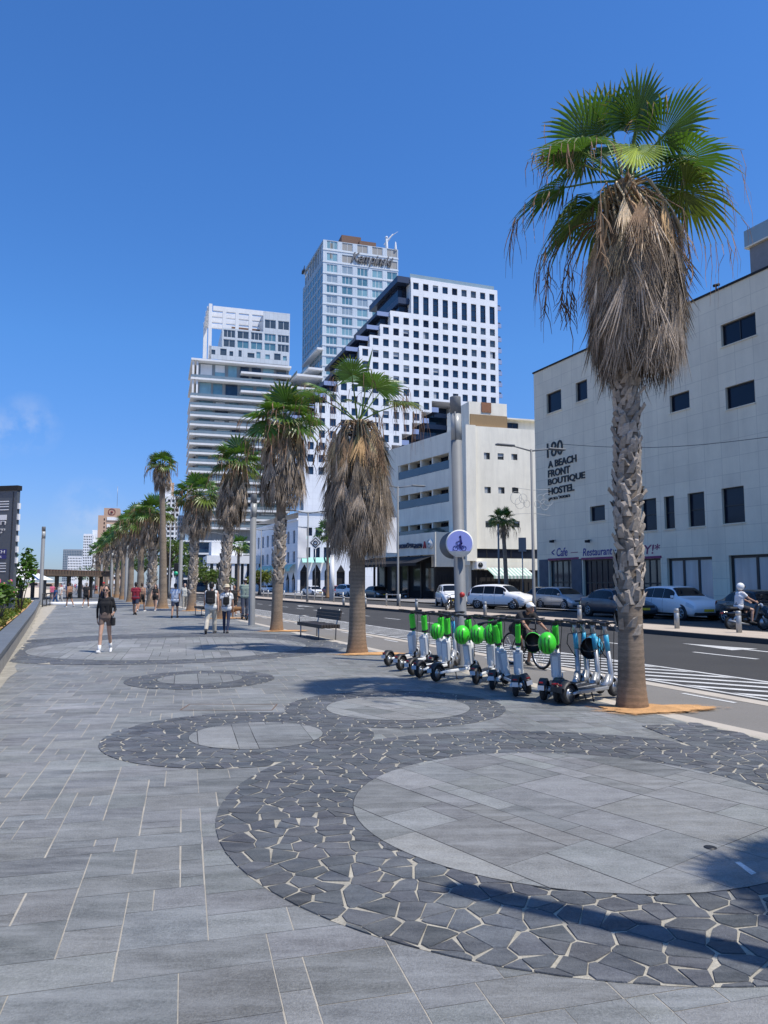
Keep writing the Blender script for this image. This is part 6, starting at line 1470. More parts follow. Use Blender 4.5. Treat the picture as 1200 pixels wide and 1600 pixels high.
PP = [  # label, pixel of the feet, heading, kwargs
 ('man in dark red shirt and navy shorts walking away', (211, 961), 6, dict(h=1.78, skin='tan', hair='black', top=(.22, .012, .03), bottom=(.03, .04, .075), shoes=(.02, .02, .02))),
 ('shirtless man in black shorts just right of the red shirt', (221, 956), -5, dict(h=1.76, skin='tan', hair='brown', bottom=(.012, .012, .014))),
 ('woman in black skirt beside the thin palm trunk', (242, 955), 175, dict(h=1.66, skin='light', hair='black', long_hair=True, top=(.02, .02, .022), sleeve='none', bottom=(.012, .012, .014), legs='hotpants', midriff=True)),
 ('boy in white tee and navy shorts walking away', (273, 966), 8, dict(h=1.72, skin='tan', hair='black', top=(.62, .66, .74), bottom=(.025, .035, .07), shoes=(.03, .03, .03))),
 ('shirtless man in black shorts at the curved planter', (108, 949), 60, dict(h=1.8, skin='tan', hair='black', bottom=(.012, .012, .014))),
 ('person in black walking away with a large dark bag', (134, 950), 0, dict(h=1.78, skin='tan', hair='grey', top=(.015, .015, .017), bottom=(.014, .014, .016), cap=('cap', (.25, .22, .18)))),
 ('shirtless man in a red cap behind the walking woman', (161, 946), 190, dict(h=1.82, skin='tan', hair='brown', bottom=(.02, .02, .05), cap=('cap', (.5, .02, .03)))),
 ('person in a long blue wrap by the low railing', (86, 946), 150, dict(h=1.45, skin='brown', hair='black', top=(.03, .09, .22), bottom=(.03, .09, .22), legs='trousers')),
 ('person in pink top near the pergola posts', (81, 938), 200, dict(h=1.7, skin='light', hair='brown', top=(.55, .12, .2), bottom=(.2, .2, .22))),
 ('person in white beside the blue wrap', (93, 945), 170, dict(h=1.7, skin='light', hair='brown', top=(.66, .64, .6), bottom=(.62, .6, .56), legs='trousers')),
 ('woman in black vest walking a brown dog', (365, 962), 200, dict(h=1.62, skin='tan', hair='brown', top=(.015, .015, .016), sleeve='none', bottom=(.012, .012, .014))),
 ('person in pale clothes sitting behind the couple on the kerb', (288, 951), 200, dict(h=1.72, skin='light', hair='grey', top=(.5, .5, .46), bottom=(.3, .28, .24), legs='trousers'))]
for i, (lab, px, hd, kw) in enumerate(PP):
    s_ = 1 if i % 2 else -1
    make_person(lab, tuple(G(*px)), rad(hd), vox=.015, stride=(s_*16, 5 if s_ > 0 else 16, -s_*15, 16 if s_ > 0 else 5), arms=((-s_*16, 12), (s_*14, 14)), **kw)
# rider on a stand-up scooter, going away on the cycle track
p = G(382, 968.5)
make_person('man in grey green shirt riding a scooter away along the cycle track', (p.x, p.y, .17), rad(22), 1.76, 'light', 'brown', False, (.20, .26, .23), 'short', (.05, .06, .09), 'trousers', (.05, .05, .05), (4, 4, -6, 6), ((42, 30), (42, 30)), .015, cap=('cap', (.5, .5, .5)), group=None)
o = dup(sb); o.location = (p.x, p.y, .0); o.rotation_euler = (0, 0, rad(22)); o['label'] = 'scooter under the man riding away along the cycle track'
# cyclist behind the scooters
p = G(822, 1042); rzc = rad(180+PHI*0+24)
byc = make_bicycle('black bicycle ridden by the cyclist in a white cap behind the scooters', (p.x, p.y, .0), rzc, M_blk)
make_person('cyclist in white cap and black top leaning over the handlebar', (p.x+.0-math.sin(rzc)*-.28, p.y+math.cos(rzc)*-.28, -.1), rzc, 1.6, 'tan', 'brown', False, (.014, .014, .016), 'short', (.014, .014, .016), 'shorts', (.05, .05, .05), (66, 70, 38, 60), ((48, 10), (48, 10)), .012, cap=('cap', (.72, .72, .70)), seat=True, lean=46)
# moped rider
q = moped.location; 
make_person('moped rider with white helmet, white tee and bare legs', (q.x+math.sin(mop_rz)*.3, q.y-math.cos(mop_rz)*.3, -.06), mop_rz, 1.74, 'light', 'brown', False, (.70, .71, .72), 'short', (.03, .03, .035), 'shorts', (.03, .03, .03), (74, 82, 70, 80), ((46, 20), (46, 20)), .012, helmet=True, seat=True, lean=8)
# people at the cafe across the road, and the far crowd by the pergola
CR = [((655, 929), 1.7, (.20, .04, .16), 'person in a purple dress outside the restaurant'), ((685, 930), 1.72, (.62, .70, .72), 'person in pale blue walking past the restaurant gate'), ((680, 929), 1.7, (.12, .14, .2), 'person in dark clothes near the restaurant gate'),
      ((598, 926), 1.7, (.6, .6, .6), 'person in white behind the grey sedan'), ((604, 926), 1.7, (.25, .05, .07), 'person in dark red behind the grey sedan'), ((636, 928), 1.7, (.05, .06, .09), 'person in navy under the dark awning'), ((661, 928), 1.65, (.3, .1, .2), 'seated guest in plum outside the restaurant')]
for i, (px, h, c, lab) in enumerate(CR):
    p = G(*px); make_person(lab, (p.x, p.y, .0), rad(60*i), h, 'tan', 'black', False, c, 'short', (.04, .04, .05), 'trousers' if i % 2 else 'shorts', (.03, .03, .03), (10, 4, -10, 8), vox=.03, group='people outside the restaurant')
rs = random.Random(21)
FC = [(100, 925), (106, 923), (113, 924), (119, 926), (124, 923), (128, 925), (117, 922), (140, 924), (146, 925), (150, 928), (104, 930), (122, 929), (112, 928), (95, 927), (132, 921), (143, 921)]
cols = [(.55, .55, .55), (.02, .02, .02), (.4, .05, .06), (.1, .15, .35), (.6, .55, .45), (.03, .03, .04), (.5, .15, .2)]; names = ['white', 'black', 'red', 'blue', 'cream', 'charcoal', 'pink']
protos = [make_person('tiny far person in %s near the pergola' % names[i], tuple(G(*FC[i])), rad(rs.uniform(0, 360)), rs.uniform(1.62, 1.82), rs.choice(['tan', 'light']), 'black', False, cols[i], 'short', rs.choice([(.03, .03, .04), (.1, .12, .2), (.3, .28, .25)]), rs.choice(['shorts', 'trousers']), (.1, .1, .1), (14, 4, -12, 10), vox=.035, group='distant strollers by the pergola')[0] for i in range(7)]
for i in range(7, len(FC)):
    o = dup(protos[i % 7]); o.location = G(*FC[i]); o.rotation_euler.z = rs.uniform(0, 6)
# brown dog
dg_ = G(371, 966); dog = thing('dog', 'brown dog standing on the kerb beside the woman in black vest', 'dog', tuple(dg_), rad(100))
mb = MB(); mb.cap((0, .22, .46), (0, -.22, .47), .125, .1); mb.cap((0, .22, .46), (0, .2, .4), .12, .12); mb.cap((0, .3, .5), (0, .42, .66), .075, .065); mb.cap((0, .42, .68), (0, .52, .66), .07, .055); mb.cap((0, .52, .66), (0, .62, .63), .042, .034)
for s in (-1, 1):
    mb.cap((s*.055, .4, .74), (s*.075, .38, .67), .025, .018); mb.cap((s*.08, .22, .4), (s*.08, .23, .22), .055, .035); mb.cap((s*.08, .23, .22), (s*.08, .22, .04), .032, .026); mb.cap((s*.08, .22, .03), (s*.08, .27, .025), .028, .024)
    mb.cap((s*.075, -.22, .42), (s*.08, -.16, .28), .075, .05); mb.cap((s*.08, -.16, .28), (s*.08, -.3, .17), .042, .03); mb.cap((s*.08, -.3, .17), (s*.08, -.27, .03), .028, .024); mb.cap((s*.08, -.27, .025), (s*.08, -.21, .025), .028, .024)
mb.cap((0, -.3, .52), (0, -.45, .62), .03, .022); mb.cap((0, -.45, .62), (0, -.5, .72), .022, .012)
link('body', remesh(mb, .015, 2), pm('dog_fur', (.22, .12, .055), rough=.9, var=.3, scale=9, bump=.4, bscale=60), dog)
mb = MB(); mb.torus((0, .34, .56), (0, .6, .8), .075, .012, 16, 5); mb.build('collar', cloth((.3, .02, .02)), dog)
# ---------------------------------------------------------------- lamp columns and street lamps
def lamp_column(label, loc, h, r, tilt=0., sign=False, name='lamp_column'):
    root = thing(name, label, 'lamp post', loc, 0, 'slim lamp columns along the promenade'); root.rotation_euler = (0, tilt, 0)
    mb = MB(); mb.lathe([(r*1.04, 0), (r*1.04, .02), (r, .03), (r*.95, h-.95)], 28); mb.lathe([(r*1.3, 0.0), (r*1.3, .02), (r*1.02, .024)], 28); mb.build('pole', M_galv, root)
    mb = MB(); mb.lathe([(r*.9, h-.949), (r*.9, h-.36)], 24); mb.build('diffuser', pm('lamp_diffuser', (.36, .37, .36), rough=.3, var=.06), root)
    mb = MB()
    for a in (0.3, 2.4, 4.5): mb.tube([(r*.93*math.cos(a), r*.93*math.sin(a), h-.95), (r*.93*math.cos(a), r*.93*math.sin(a), h-.34)], r*.12, 6)
    mb.lathe([(r*.96, h-.359), (r*.96, h-.01), (r*.94, h), (.005, h+.004)], 28); mb.build('cap', M_galv, root); return root
colm = lamp_column('grey lamp column with round bicycle sign standing among the scooters', tuple(G(722, 1041)), 5.68, .122, rad(-.9), name='lamp_column')
# its round cycle sign, front and back plates
ct = colm.location; z = P(717, 850, ct.y).z
sg_ = thing('bicycle_sign', 'round blue and white bicycle sign fixed to the lamp column', 'sign', (ct.x-.05, ct.y-.22, z)); 
mb = MB(); mb.cyl((0, .005, 0), (0, -.02, 0), .285, n=40); mb.build('plate', M_wht, sg_)
mb = MB(); n = 30; a0 = math.asin(-.16/.262); pts = [(.262*math.cos(a0+(PI-2*a0)*i/n), -.0215, .262*math.sin(a0+(PI-2*a0)*i/n)) for i in range(n+1)]; mb.poly(pts); mb.build('blue_field', pm('sign_blue', (.30, .34, .72), rough=.35, var=.04), sg_)
mb = MB(); yb = -.026
for s in (-1, 1): mb.torus((s*.085, yb, -.10), (0, 1, 0), .05, .006, 20, 5)
mb.tube([(-.085, yb, -.10), (-.04, yb, -.03), (.045, yb, -.035), (.085, yb, -.10)], .006, 5); mb.tube([(-.03, yb, -.03), (0, yb, -.1), (.085, yb, -.1)], .006, 5); mb.tube([(-.05, yb, -.03), (-.055, yb, .01), (-.08, yb, .015)], .006, 5)
mb.cap((0.035, yb, .005), (.02, yb, .08), .024, .02); mb.ell((.01, yb, .135), .021, .004, .024); mb.cap((.02, yb, .15), (.03, yb, .09), .014, .01); mb.tube([(.015, yb, .075), (-.03, yb, .035), (-.065, yb, .025)], .009, 5); mb.cap((.035, yb, 0), (-.01, yb, -.03), .016, .013); mb.cap((-.01, yb, -.03), (.005, yb, -.105), .012, .009); mb.cap((.04, yb, 0), (.02, yb, -.05), .015, .012); mb.cap((.02, yb, -.05), (.035, yb, -.12), .011, .009)
for v in range(len(mb.v)): x_, y_, z_ = mb.v[v]; mb.v[v] = (x_, max(-.034, min(-.0218, y_)), z_)
mb.build('rider_symbol', pm('sign_navy', (.02, .018, .15), rough=.4), sg_)
mb = MB(); mb.cyl((-.1, .40, -.02), (-.1, .43, -.02), .285, n=36); mb.build('rear_plate', M_galv, sg_); mb = MB(); mb.box((-.16, .03, -.02), (-.13, .40, .02)); mb.box((.08, -.0, -.33), (.12, .03, -.27)); mb.build('bracket', M_galv, sg_)
st_ = thing('red_sticker', 'small round red sticker on the lamp column', 'sticker', (ct.x+.0, ct.y-.17, P(720, 929, ct.y).z)); mb = MB(); mb.cyl((0, .03, 0), (0, .0, 0), .055, n=20); mb.build('disc', pm('sticker_red', (.45, .03, .03), rough=.5), st_)
lamp_column('tall grey lamp column rising between two palms left of the bench', tuple(G(393, 978)), 5.35, .135, 0)
lamp_column('grey lamp column at the end of the seat wall against the sky', tuple(G(63, 946)), 6.2, .15, 0)
for i, (u, d, h, lab) in enumerate(((283, 57, 6.0, 'lamp column with camera bracket beside the green traffic light'), (199, 76, 6.0, 'pale lamp column left of the man in red'), (176, 95, 6.0, 'thin lamp column among the far palms'), (160, 115, 6.0, 'farthest lamp column near the pergola'), (151, 130, 6.2, 'tiny lamp column right of the pergola roof'))):
    lamp_column(lab, ((u-600)/F*d, d, 0), h, .15, 0)
lamp_column('grey lamp column just beyond the right edge whose shadow crosses the foreground', (3.05, 2.72, 0), 5.75, .105, 0)
def street_lamp(label, px, h, banner=None, deco=False, arms=2.2, rz=PHI, loc=None):
    p = loc or G(*px); root = thing('street_lamp', label, 'street lamp', tuple(p), rz, 'double armed street lamps on the median')
    mb = MB(); mb.tube([(0, 0, 0), (0, 0, .9), (0, 0, .95), (0, 0, h)], [.11, .105, .085, .06], 14); mb.build('pole', M_galv, root)
    for s in (-1, 1):
        mb = MB(); mb.tube([(0, 0, h-.1), (s*arms*.4, 0, h+.05), (s*arms*.55, 0, h+.1)], [.045, .04, .035], 8); a = mb.build('arm', M_galv, root)
        mb = MB(); mb.rbox((min(s*arms*.5, s*arms), -.16, h+.06), (max(s*arms*.5, s*arms), .16, h+.17), .05); mb.build('lamp_head', M_galv, a)
    if banner:
        mb = MB(); mb.tube([(0, 0, banner[0]), (-.95, 0, banner[0])], .02, 6); mb.tube([(0, 0, banner[1]), (-.95, 0, banner[1])], .02, 6); mb.build('banner_rod', M_metal, root)
        mb = MB(); mb.smooth = True; rr = []
        for k in range(9): zz = lerp(banner[0]+.02, banner[1]-.02, k/8); rr.append([(x, .03*math.sin(k*1.1+x*3), zz) for x in (-.9, -.7, -.5, -.3, -.1)])
        mb.rings(rr, False, False, False); mb.build('banner', pm('white_banner', (.70, .71, .73), rough=.8, var=.05, stretch=(9, 1, .3), scale=2), root)
    if deco:
        mb = MB(); 
        for s in (-1, 1):
            for k in range(4): mb.torus((s*(.35+.22*k), 0, deco+.28*(k % 2)), (0, 1, 0), .2+.05*k, .012, 16, 5)
            mb.tube([(0, 0, deco+.75), (s*1.15, 0, deco+.85)], .012, 5); mb.tube([(0, 0, deco-.5), (s*1.15, 0, deco-.6)], .012, 5)
        mb.build('light_decoration', pm('garland', (.42, .42, .40), rough=.6), root)
    return root
street_lamp('double armed street lamp with wire light decoration before the black hatchback', (835, 962), 9.0, None, 6.0)
street_lamp('street lamp with white banner left of the restaurant sign', (622, 949), 8.8, (3.9, 6.6))
street_lamp('street lamp with plain white banner left of the bench palm', (480, 943), 7.9, (3.9, 6.6))
street_lamp('street lamp far off, right of the tall lamp column', (407, 930.5), 9.5, None)
street_lamp('farthest double armed street lamp before the terraced hotel podium', None, 9.6, loc=Vector(((350-600)/F*118, 118, 0)))
street_lamp('street lamp pole behind the traffic light', None, 8.6, loc=Vector(((266-600)/F*90, 90, 0)))
# bollards and hoop rails on the median
M_boll = pm('bollard_steel', (.36, .37, .37), rough=.45, metal=.5, var=.12, scale=4, fine=.08)
bo = thing('bollard', 'bollard', 'bollard', (0, 0, 0), 0, 'steel bollards along the median')
mb = MB(); mb.lathe([(.085, 0), (.085, .53), (.078, .535), (.078, .55), (.085, .555), (.085, .66), (.07, .685), (.004, .69)], 20); mb.build('post', M_boll, bo)
BL = [((1058, 982), 'bollard in front of the white crossover'), ((1155, 988.5), 'nearest bollard, in front of the moped'), ((906, 973), 'bollard in front of the silver hatchback'), ((758, 962.5), 'bollard right of the lamp column before the white utility car')]
for i, (px, lab) in enumerate(BL):
    o = bo if i == 0 else dup(bo); p = G(px[0], px[1], .15); o.location = p; o['label'] = 'cylindrical steel '+lab
hp_ = thing('hoop_rail', 'steel hoop rail on the median', 'railing', (0, 0, .15), PHI, 'steel hoop rails along the median')
mb = MB(); mb.tube([(0, 0, 0), (0, 0, .85)], .06, 12); mb.build('post', M_boll, hp_); mb = MB(); mb.tube([(0, 2.3, 0), (0, 2.3, .85)], .06, 12); mb.build('post', M_boll, hp_)
mb = MB(); mb.tube([(0, 0, .8), (0, 2.3, .8)], .03, 8); mb.build('rail', M_boll, hp_)
for i, s in enumerate((46.0, 52.5, 57.5, 63, 69.5, 76, 83, 90, 98)):
    o = hp_ if i == 0 else dup(hp_); o.location = W(s, 20.3, .15)
    o['label'] = ('steel hoop rail on the median nearest the street lamp with banner' if i == 0 else 'steel hoop rail further along the median, one of many alike')
for i, (u, v) in enumerate(((651, 955), (571, 950), (537, 947.5))):
    o = dup(bo); o.location = G(u, v, .15); o['label'] = ('slim bollard right of the restaurant street lamp', 'bollard seen right of the bench palm trunk', 'bollard seen left of the bench palm trunk')[i]
# bench
p = G(496, 1000); be = thing('bench', 'dark slatted bench with backrest on thin steel legs', 'bench', tuple(p+Vector((-.05, .6, .012))), PHI-rad(90)+rad(2))
M_bwood = pm('dark_bench_wood', (.030, .024, .021), rough=.6, var=.3, scale=5, stretch=(1, 10, 10))
mb = MB()
for k in range(7): mb.rbox((-1.15, -.30+k*.088, .36), (1.15, -.30+k*.088+.076, .47), .008)
mb.build('seat', M_bwood, be); mb = MB(); M = Matrix.Translation((0, .36, .74)) @ Matrix.Rotation(rad(-10), 4, 'X')
for k in range(3): mb.rbox((-1.05, -.025, -.15+k*.1), (1.05, .025, -.15+k*.1+.09), .008, M)
mb.build('backrest', M_bwood, be)
for x in (-.85, .85):
    mb = MB(); mb.tube([(x, -.27, 0), (x, -.27, .36)], .022, 8); mb.build('leg', M_metal, be); mb = MB(); mb.tube([(x, .27, 0), (x, .29, .4), (x, .40, .92)], .022, 8); mb.build('leg', M_metal, be)
mb = MB(); mb.tube([(-.9, -.3, .47), (-.9, -.3, .66), (-.9, .1, .66)], .018, 8); mb.build('armrest', M_metal, be)
p = G(318, 962); b2 = dup(be); b2.location = Vector((p.x, p.y, .012)); b2['label'] = 'far dark bench beneath the palm left of the couple'
# traffic signs
def sign_post(label, px, h, kind, loc=None):
    p = loc or G(*px); t = thing('traffic_sign', label, 'sign', tuple(p), 0); mb = MB(); mb.cyl((0, 0, 0), (0, 0, h), .045, n=10); mb.build('pole', M_metal, t); 
    if kind == 'diamond':
        r = .75; mb = MB(); mb.poly([(-r, -.06, h), (0, -.06, h-r), (r, -.06, h), (0, -.06, h+r)]); mb.build('plate', M_wht, t); mb = MB(); r = .6; mb.poly([(-r, -.066, h), (0, -.066, h-r), (r, -.066, h), (0, -.066, h+r)]); r = .45; mb.build('border', M_frame, t)
        mb = MB(); mb.poly([(-r, -.072, h), (0, -.072, h-r), (r, -.072, h), (0, -.072, h+r)]); mb.build('field', M_wht, t); mb = MB(); mb.torus((0, -.08, h), (0, 1, 0), .2, .06, 16, 6); mb.build('symbol', M_frame, t)
    else:
        mb = MB(); mb.box((-.3, -.07, h-1.1), (.3, -.05, h)); mb.build('plate', M_galv if kind == 'back' else M_metal, t)
    return t
sign_post('white diamond sign with dark ring on a pole before the arched building', None, 6.1, 'diamond', Vector(((493-600)/F*80, 80, .0)))
sign_post('grey sign plate seen from the back near the slim palm across the road', None, 5.2, 'back', Vector(((816-600)/F*58, 58, .1)))
tl = thing('traffic_light', 'traffic light showing green on a pole near the thin palm', 'traffic light', ((277-600)/F*58, 58, 0)); mb = MB(); mb.cyl((0, 0, 0), (0, 0, 3.2), .06, n=10); mb.build('pole', M_metal, tl)
mb = MB(); mb.rbox((-.2, -.15, 2.3), (.2, .15, 3.3), .05); mb.build('housing', M_frame, tl); mb = MB(); mb.cyl((0, -.2, 2.5), (0, -.16, 2.5), .16, n=16); mb.build('green_lens', pm('green_lens', (.02, .45, .25), rough=.3), tl)
# slim white column and street furniture across the road
dp = thing('flag_column', 'slender white column standing right of the arched building', 'column', ((519-600)/F*78, 78, .0)); mb = MB(); mb.tube([(0, 0, 0), (0, 0, 4.7)], [.28, .22], 14); mb.build('shaft', M_wslab, dp)
p = G(659, 932); ab = thing('advertising_board', 'small red and white advertising board outside the restaurant', 'sign', (p.x, p.y, 0), rad(10)); mb = MB(); M = Matrix.Rotation(rad(-12), 4, 'X'); mb.box((-.45, -.02, .05), (.45, .02, 1.75), M); mb.build('panel', M_wht, ab); mb = MB(); mb.box((-.38, -.03, .9), (.38, -.021, 1.6), M); mb.build('picture', pm('poster_red', (.5, .12, .08), rough=.6, var=.4, scale=5), ab)
lp = thing('tall_pole', 'tall blue grey pole beside the slim palm across the road', 'pole', ((779-600)/F*62, 62, .1)); mb = MB(); mb.tube([(0, 0, 0), (0, 0, 6.6)], [.1, .07], 10); mb.build('shaft', M_galv, lp)
mb = MB(); a = P(878, 694, 41); b = P(1215, 681, 33); pts = [a.lerp(b, k/14)-Vector((0, 0, .35*math.sin(PI*k/14))) for k in range(15)]; w_ = thing('overhead_cable', 'thin dark overhead cable crossing the grey hostel front', 'cable', tuple(a)); mb.tube(pts, .014, 5); mb.build('wire', M_blk, w_, rel=True)
# ---------------------------------------------------------------- information totem on the left
tz = 33.; tp_ = Vector(((23-600)/F*tz, tz, .3)); toU = udir(-14)
tot = thing('information_sign', 'tall dark grey information sign with black cap, cut by the left edge', 'sign', tuple(tp_)); TO = V2(tp_.x, tp_.y); th_ = P(20, 766, tz).z
M_tot = pm('totem_grey', (.085, .098, .115), rough=.5, var=.08)
mb = MB(); wbox(mb, TO, toU, -2.6, 0, 0, .18, .3, th_); mb.build('panel', M_tot, tot, rel=True); mb = MB(); wbox(mb, TO, toU, -2.7, .04, -.05, .24, th_+.003, th_+.22); mb.build('cap', M_black, tot, rel=True)
mb = MB(); wbox(mb, TO, toU, -.22, -.18, -.012, 0, .3, th_-.06); mb.build('seam', M_frame, tot, rel=True)
zt = lambda y: P(15, y, tz).z
for y in (783, 787, 791, 796, 880, 884, 888, 893): mb = MB(); wbox(mb, TO, toU, -2.3, -.42, -.014, 0, zt(y)-.02, zt(y)+.02); mb.build('white_line', M_wht, tot, rel=True)
mb = MB(); wbox(mb, TO, toU, -2.3, -.5, -.02, 0, zt(812), zt(804)); mb.build('white_panel', M_wht, tot, rel=True)
M_sblue = pm('panel_navy', (.03, .03, .17), rough=.5)
for y0, y1 in ((866, 858), (873, 866.6)): mb = MB(); wbox(mb, TO, toU, -2.3, -.42, -.02, 0, zt(y0), zt(y1)); mb.build('navy_panel', M_sblue, tot, rel=True)
def ttext(body, u0, y, hgt, wd): o = Vector((TO.x+toU.x*u0, TO.y+toU.y*u0, zt(y))); text(body, 'lettering', M_wht, tot, o, toU, height=hgt, width=wd, extrude=.012)
ttext('BEACH', -1.45, 864.5, .14, .95); ttext('Street', -1.35, 871.5, .12, .7); ttext('ףוח', -1.3, 822, .24, .78); ttext('לש בחרה', -1.4, 829, .12, .85); ttext('םי', -1.0, 834, .1, .3)
mb = MB()
for k in range(6): mb.rbox((0, 0, 0), (.001, .001, .001), .0001) if False else wbox(mb, TO, toU, .004, .09, .03, .15, zt(795+k*17), zt(786+k*17))
mb.build('side_fin', M_wht, tot, rel=True)
um = thing('shade_sail', 'white fabric beach canopy behind the information sign', 'canopy', tuple(P(32, 935, 60)*1)); um.location.z = 0
mb = MB(); c = Vector(um.location); mb.smooth = False; apx = c+Vector((-1.2, 0, 3.6))
rim_ = [c+Vector((2.6*math.cos(a), 2.6*math.sin(a), 2.0)) for a in [2*PI*k/8 for k in range(8)]]
for k in range(8): mb.poly([apx, rim_[k], rim_[(k+1) % 8]])
mb.build('canopy', M_wslab, um, rel=True); mb = MB(); mb.cyl(c, apx, .05, n=8); mb.build('mast', M_metal, um, rel=True)
# ---------------------------------------------------------------- pergola pavilion, rail and curved planter on the left
pg = thing('pergola', 'long flat brown pergola roof on dark posts at the left of the promenade', 'pavilion', tuple(P(90, 912, 82)*1)); pg.location.z = 0
pl0 = P(41, 900, 78); pl1 = P(148, 901, 92); pd = (pl1-pl0); pd.z = 0; pL = pd.length; pd.normalize(); pU = V2(pd.x, pd.y); pO = V2(pl0.x, pl0.y)
mb = MB(); wbox(mb, pO, pU, 0, pL, -2, 7, 2.55, 3.1); mb.build('roof', pm('pergola_brown', (.12, .085, .06), rough=.8, var=.2, scale=1), pg, rel=True)
for k in range(6):
    for y in (-1.4, 6.0): u = lerp(1.0, pL-1, k/5); mb = MB(); wbox(mb, pO, pU, u-.16, u+.16, y-.16, y+.16, 0, 2.548); mb.build('post', M_frame, pg, rel=True)
mb = MB()
for k in range(24): u = lerp(.4, pL-.4, k/23); wbox(mb, pO, pU, u-.06, u+.06, -2.2, 7.2, 3.103, 3.22)
mb.build('roof_slats', M_brown, pg, rel=True)
cpl = G(117, 946); cp = thing('curved_planter', 'low white curved planter edge beside the shirtless man', 'planter', tuple(cpl)); mb = MB(); mb.tube([(3.0*math.cos(a)-1.5, 2.4*math.sin(a)+2.2, .12) for a in [-PI*.55+PI*.75*k/16 for k in range(17)]], .16, 8); mb.build('rim', M_wslab, cp); mb = MB(); mb.poly([(3.0*math.cos(a)-1.5, 2.4*math.sin(a)+2.2, .1) for a in [2*PI*k/24 for k in range(24)]]); mb.build('soil', M_sand, cp)
ra = thing('seaside_rail', 'low dark rail along the beach side beyond the seat wall', 'railing', tuple(G(70, 948))); mb = MB(); a = G(66, 949); b = G(88, 944)
mb.tube([a+Vector((0, 0, .95)), b+Vector((0, 0, .95))], .05, 8); mb.tube([a+Vector((0, 0, .1)), b+Vector((0, 0, .1))], .04, 8)
for k in range(5): q = a.lerp(b, k/4); mb.tube([q, q+Vector((0, 0, .95))], .035, 6)
mb.build('rail', M_frame, ra, rel=True)
for i, (u, v, w_, h_, c, lab) in enumerate(((52, 918, 6, 2.2, (.62, .52, .46), 'cream beach kiosk left of the pergola'), (74, 921, 5, 1.9, (.66, .6, .5), 'low white beach hut seen under the pergola'), (135, 908, 8, 2.6, (.5, .3, .12), 'orange kiosk under the pergola end'))):
    p = G(u, v); kt = thing('beach_kiosk', lab, 'kiosk', tuple(p)); mb = MB(); mb.rbox((-w_/2, 0, 0), (w_/2, 4, h_), .08); mb.build('wall', pm('kiosk_%d' % i, c, rough=.8, var=.1), kt); mb = MB(); mb.rbox((-w_/2-.4, -.5, h_+.003), (w_/2+.4, 4.4, h_+.2), .05); mb.build('roof', M_wslab, kt); mb = MB(); mb.box((-w_*.3, -.03, .9), (w_*.3, -.005, h_-.3)); mb.build('serving_hatch', M_black, kt)
# small things on the paving
p = G(720, 1106); gr = thing('drain_cover', 'thin rectangular drain cover set in the paving beyond the left oval', 'drain cover', tuple(G(359, 1107)+Vector((0, 0, .0172)))); mb = MB(); mb.box((-.62, -.25, 0), (.62, -.235, .003)); mb.box((-.62, .235, 0), (.62, .25, .003)); mb.box((-.62, -.234, 0), (-.605, .234, .003)); mb.box((.605, -.234, 0), (.62, .234, .003)); mb.build('rim', pm('rust_rim', (.16, .10, .07), rough=.9, var=.3), gr)
p = G(1110, 1331); cv = thing('drain_cover', 'small round metal cap set in the large paved circle', 'drain cover', (p.x, p.y, .0267)); mb = MB(); mb.lathe([(.04, 0), (.04, .002), (.003, .003)], 20); mb.build('disc', M_frame, cv)
p = G(1165, 1357); mb = MB(); mb.poly([G(1148, 1347, .028), G(1156, 1346, .028), G(1182, 1364, .028), G(1174, 1367, .028)]); tag(mb.build('paint_mark', M_paint), 'short white paint mark on the large paved circle', 'paint mark')
# ---------------------------------------------------------------- camera, light, sky
cam = bpy.data.cameras.new('camera'); co = bpy.data.objects.new('camera', cam); COL.objects.link(co); sc.camera = co
cam.sensor_fit = 'VERTICAL'; cam.sensor_height = 36; cam.sensor_width = 27; cam.lens = 36*F/1600; cam.clip_end = 9000; cam.clip_start = .05
co.location = (0, 0, HC); co.rotation_euler = (PI/2+TH, 0, 0)
sd = Vector((-.46, .27, -1)).normalized()
sun = bpy.data.lights.new('sun', 'SUN'); sun.energy = 5.0; sun.angle = rad(.53); sun.color = (1, .935, .83)
so = bpy.data.objects.new('sun', sun); COL.objects.link(so); so.rotation_euler = sd.to_track_quat('-Z', 'Y').to_euler(); so.location = (20, -10, 40)
wd = bpy.data.worlds.new('World'); sc.world = wd; wd.use_nodes = True; nt = wd.node_tree; bg = nt.nodes['Background']
sk = nt.nodes.new('ShaderNodeTexSky'); sk.sky_type = 'NISHITA'; sk.sun_disc = False; sk.sun_elevation = math.asin(-sd.z); sk.sun_rotation = math.atan2(-sd.x, -sd.y)
sk.air_density = 1.0; sk.dust_density = .35; sk.ozone_density = 4.0; sk.altitude = 0
hs_ = nt.nodes.new('ShaderNodeHueSaturation'); hs_.inputs['Saturation'].default_value = 1.12; nt.links.new(sk.outputs[0], hs_.inputs['Color'])
out = mulc(nt, hs_.outputs[0], (.625, .945, 1.28, 1))
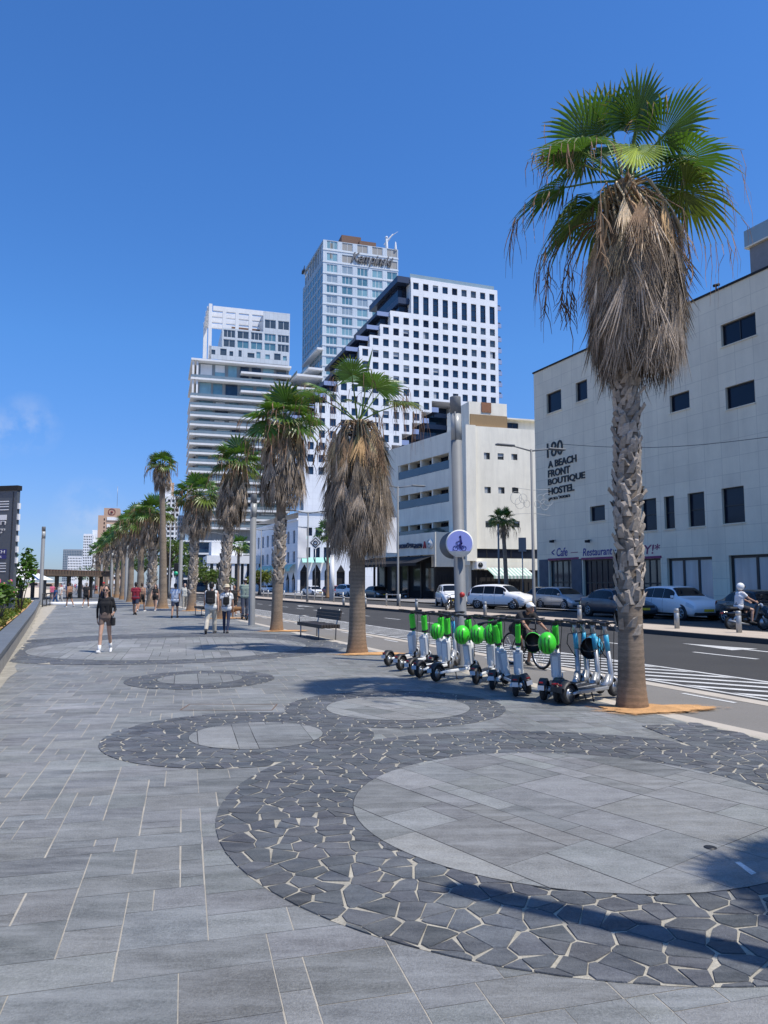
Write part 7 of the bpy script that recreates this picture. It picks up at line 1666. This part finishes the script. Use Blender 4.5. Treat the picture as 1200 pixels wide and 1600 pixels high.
geo = nt.nodes.new('ShaderNodeTexCoord'); sp_ = nt.nodes.new('ShaderNodeSeparateXYZ'); nt.links.new(geo.outputs['Generated'], sp_.inputs[0])
out = mulc(nt, out, ramp(nt, sp_.outputs['Z'], [(0., (.70, .58, .66)), (.08, (.80, .64, .72)), (.3, (.97, .95, .94)), (.5, (1, 1, 1))]))
# two faint fair-weather clouds low on the left
tc = nt.nodes.new('ShaderNodeTexCoord'); nz = nd(nt, 'ShaderNodeTexNoise', Scale=26., Detail=8., Roughness=.6); nt.links.new(tc.outputs['Generated'], nz.inputs['Vector'])
acc = None
for (u, v), rr_ in (((45, 664), .042), ((8, 672), .036), ((140, 803), .05)):
    dv = ray(u, v).normalized(); vm = nt.nodes.new('ShaderNodeVectorMath'); vm.operation = 'DISTANCE'; nt.links.new(tc.outputs['Generated'], vm.inputs[0]); vm.inputs[1].default_value = dv
    mr = nd(nt, 'ShaderNodeMapRange'); mr.inputs['From Min'].default_value = 0; mr.inputs['From Max'].default_value = rr_; mr.inputs['To Min'].default_value = .5; mr.inputs['To Max'].default_value = 0; nt.links.new(vm.outputs['Value'], mr.inputs['Value'])
    if acc is None: acc = mr.outputs[0]
    else: m_ = nt.nodes.new('ShaderNodeMath'); m_.operation = 'MAXIMUM'; nt.links.new(acc, m_.inputs[0]); nt.links.new(mr.outputs[0], m_.inputs[1]); acc = m_.outputs[0]
m2 = nt.nodes.new('ShaderNodeMath'); m2.operation = 'MULTIPLY'; nt.links.new(acc, m2.inputs[0]); nt.links.new(ramp(nt, nz.outputs[0], [(.4, g3(0)), (.75, g3(1))]), m2.inputs[1])
mix = nt.nodes.new('ShaderNodeMix'); mix.data_type = 'RGBA'; nt.links.new(m2.outputs[0], mix.inputs[0]); nt.links.new(out, mix.inputs[6]); mix.inputs[7].default_value = (4.6, 5., 5.9, 1)
nt.links.new(mix.outputs[2], bg.inputs[0]); bg.inputs[1].default_value = .15
sc.view_settings.view_transform = 'Standard'; sc.view_settings.look = 'None'; sc.view_settings.exposure = 0; sc.view_settings.gamma = 1
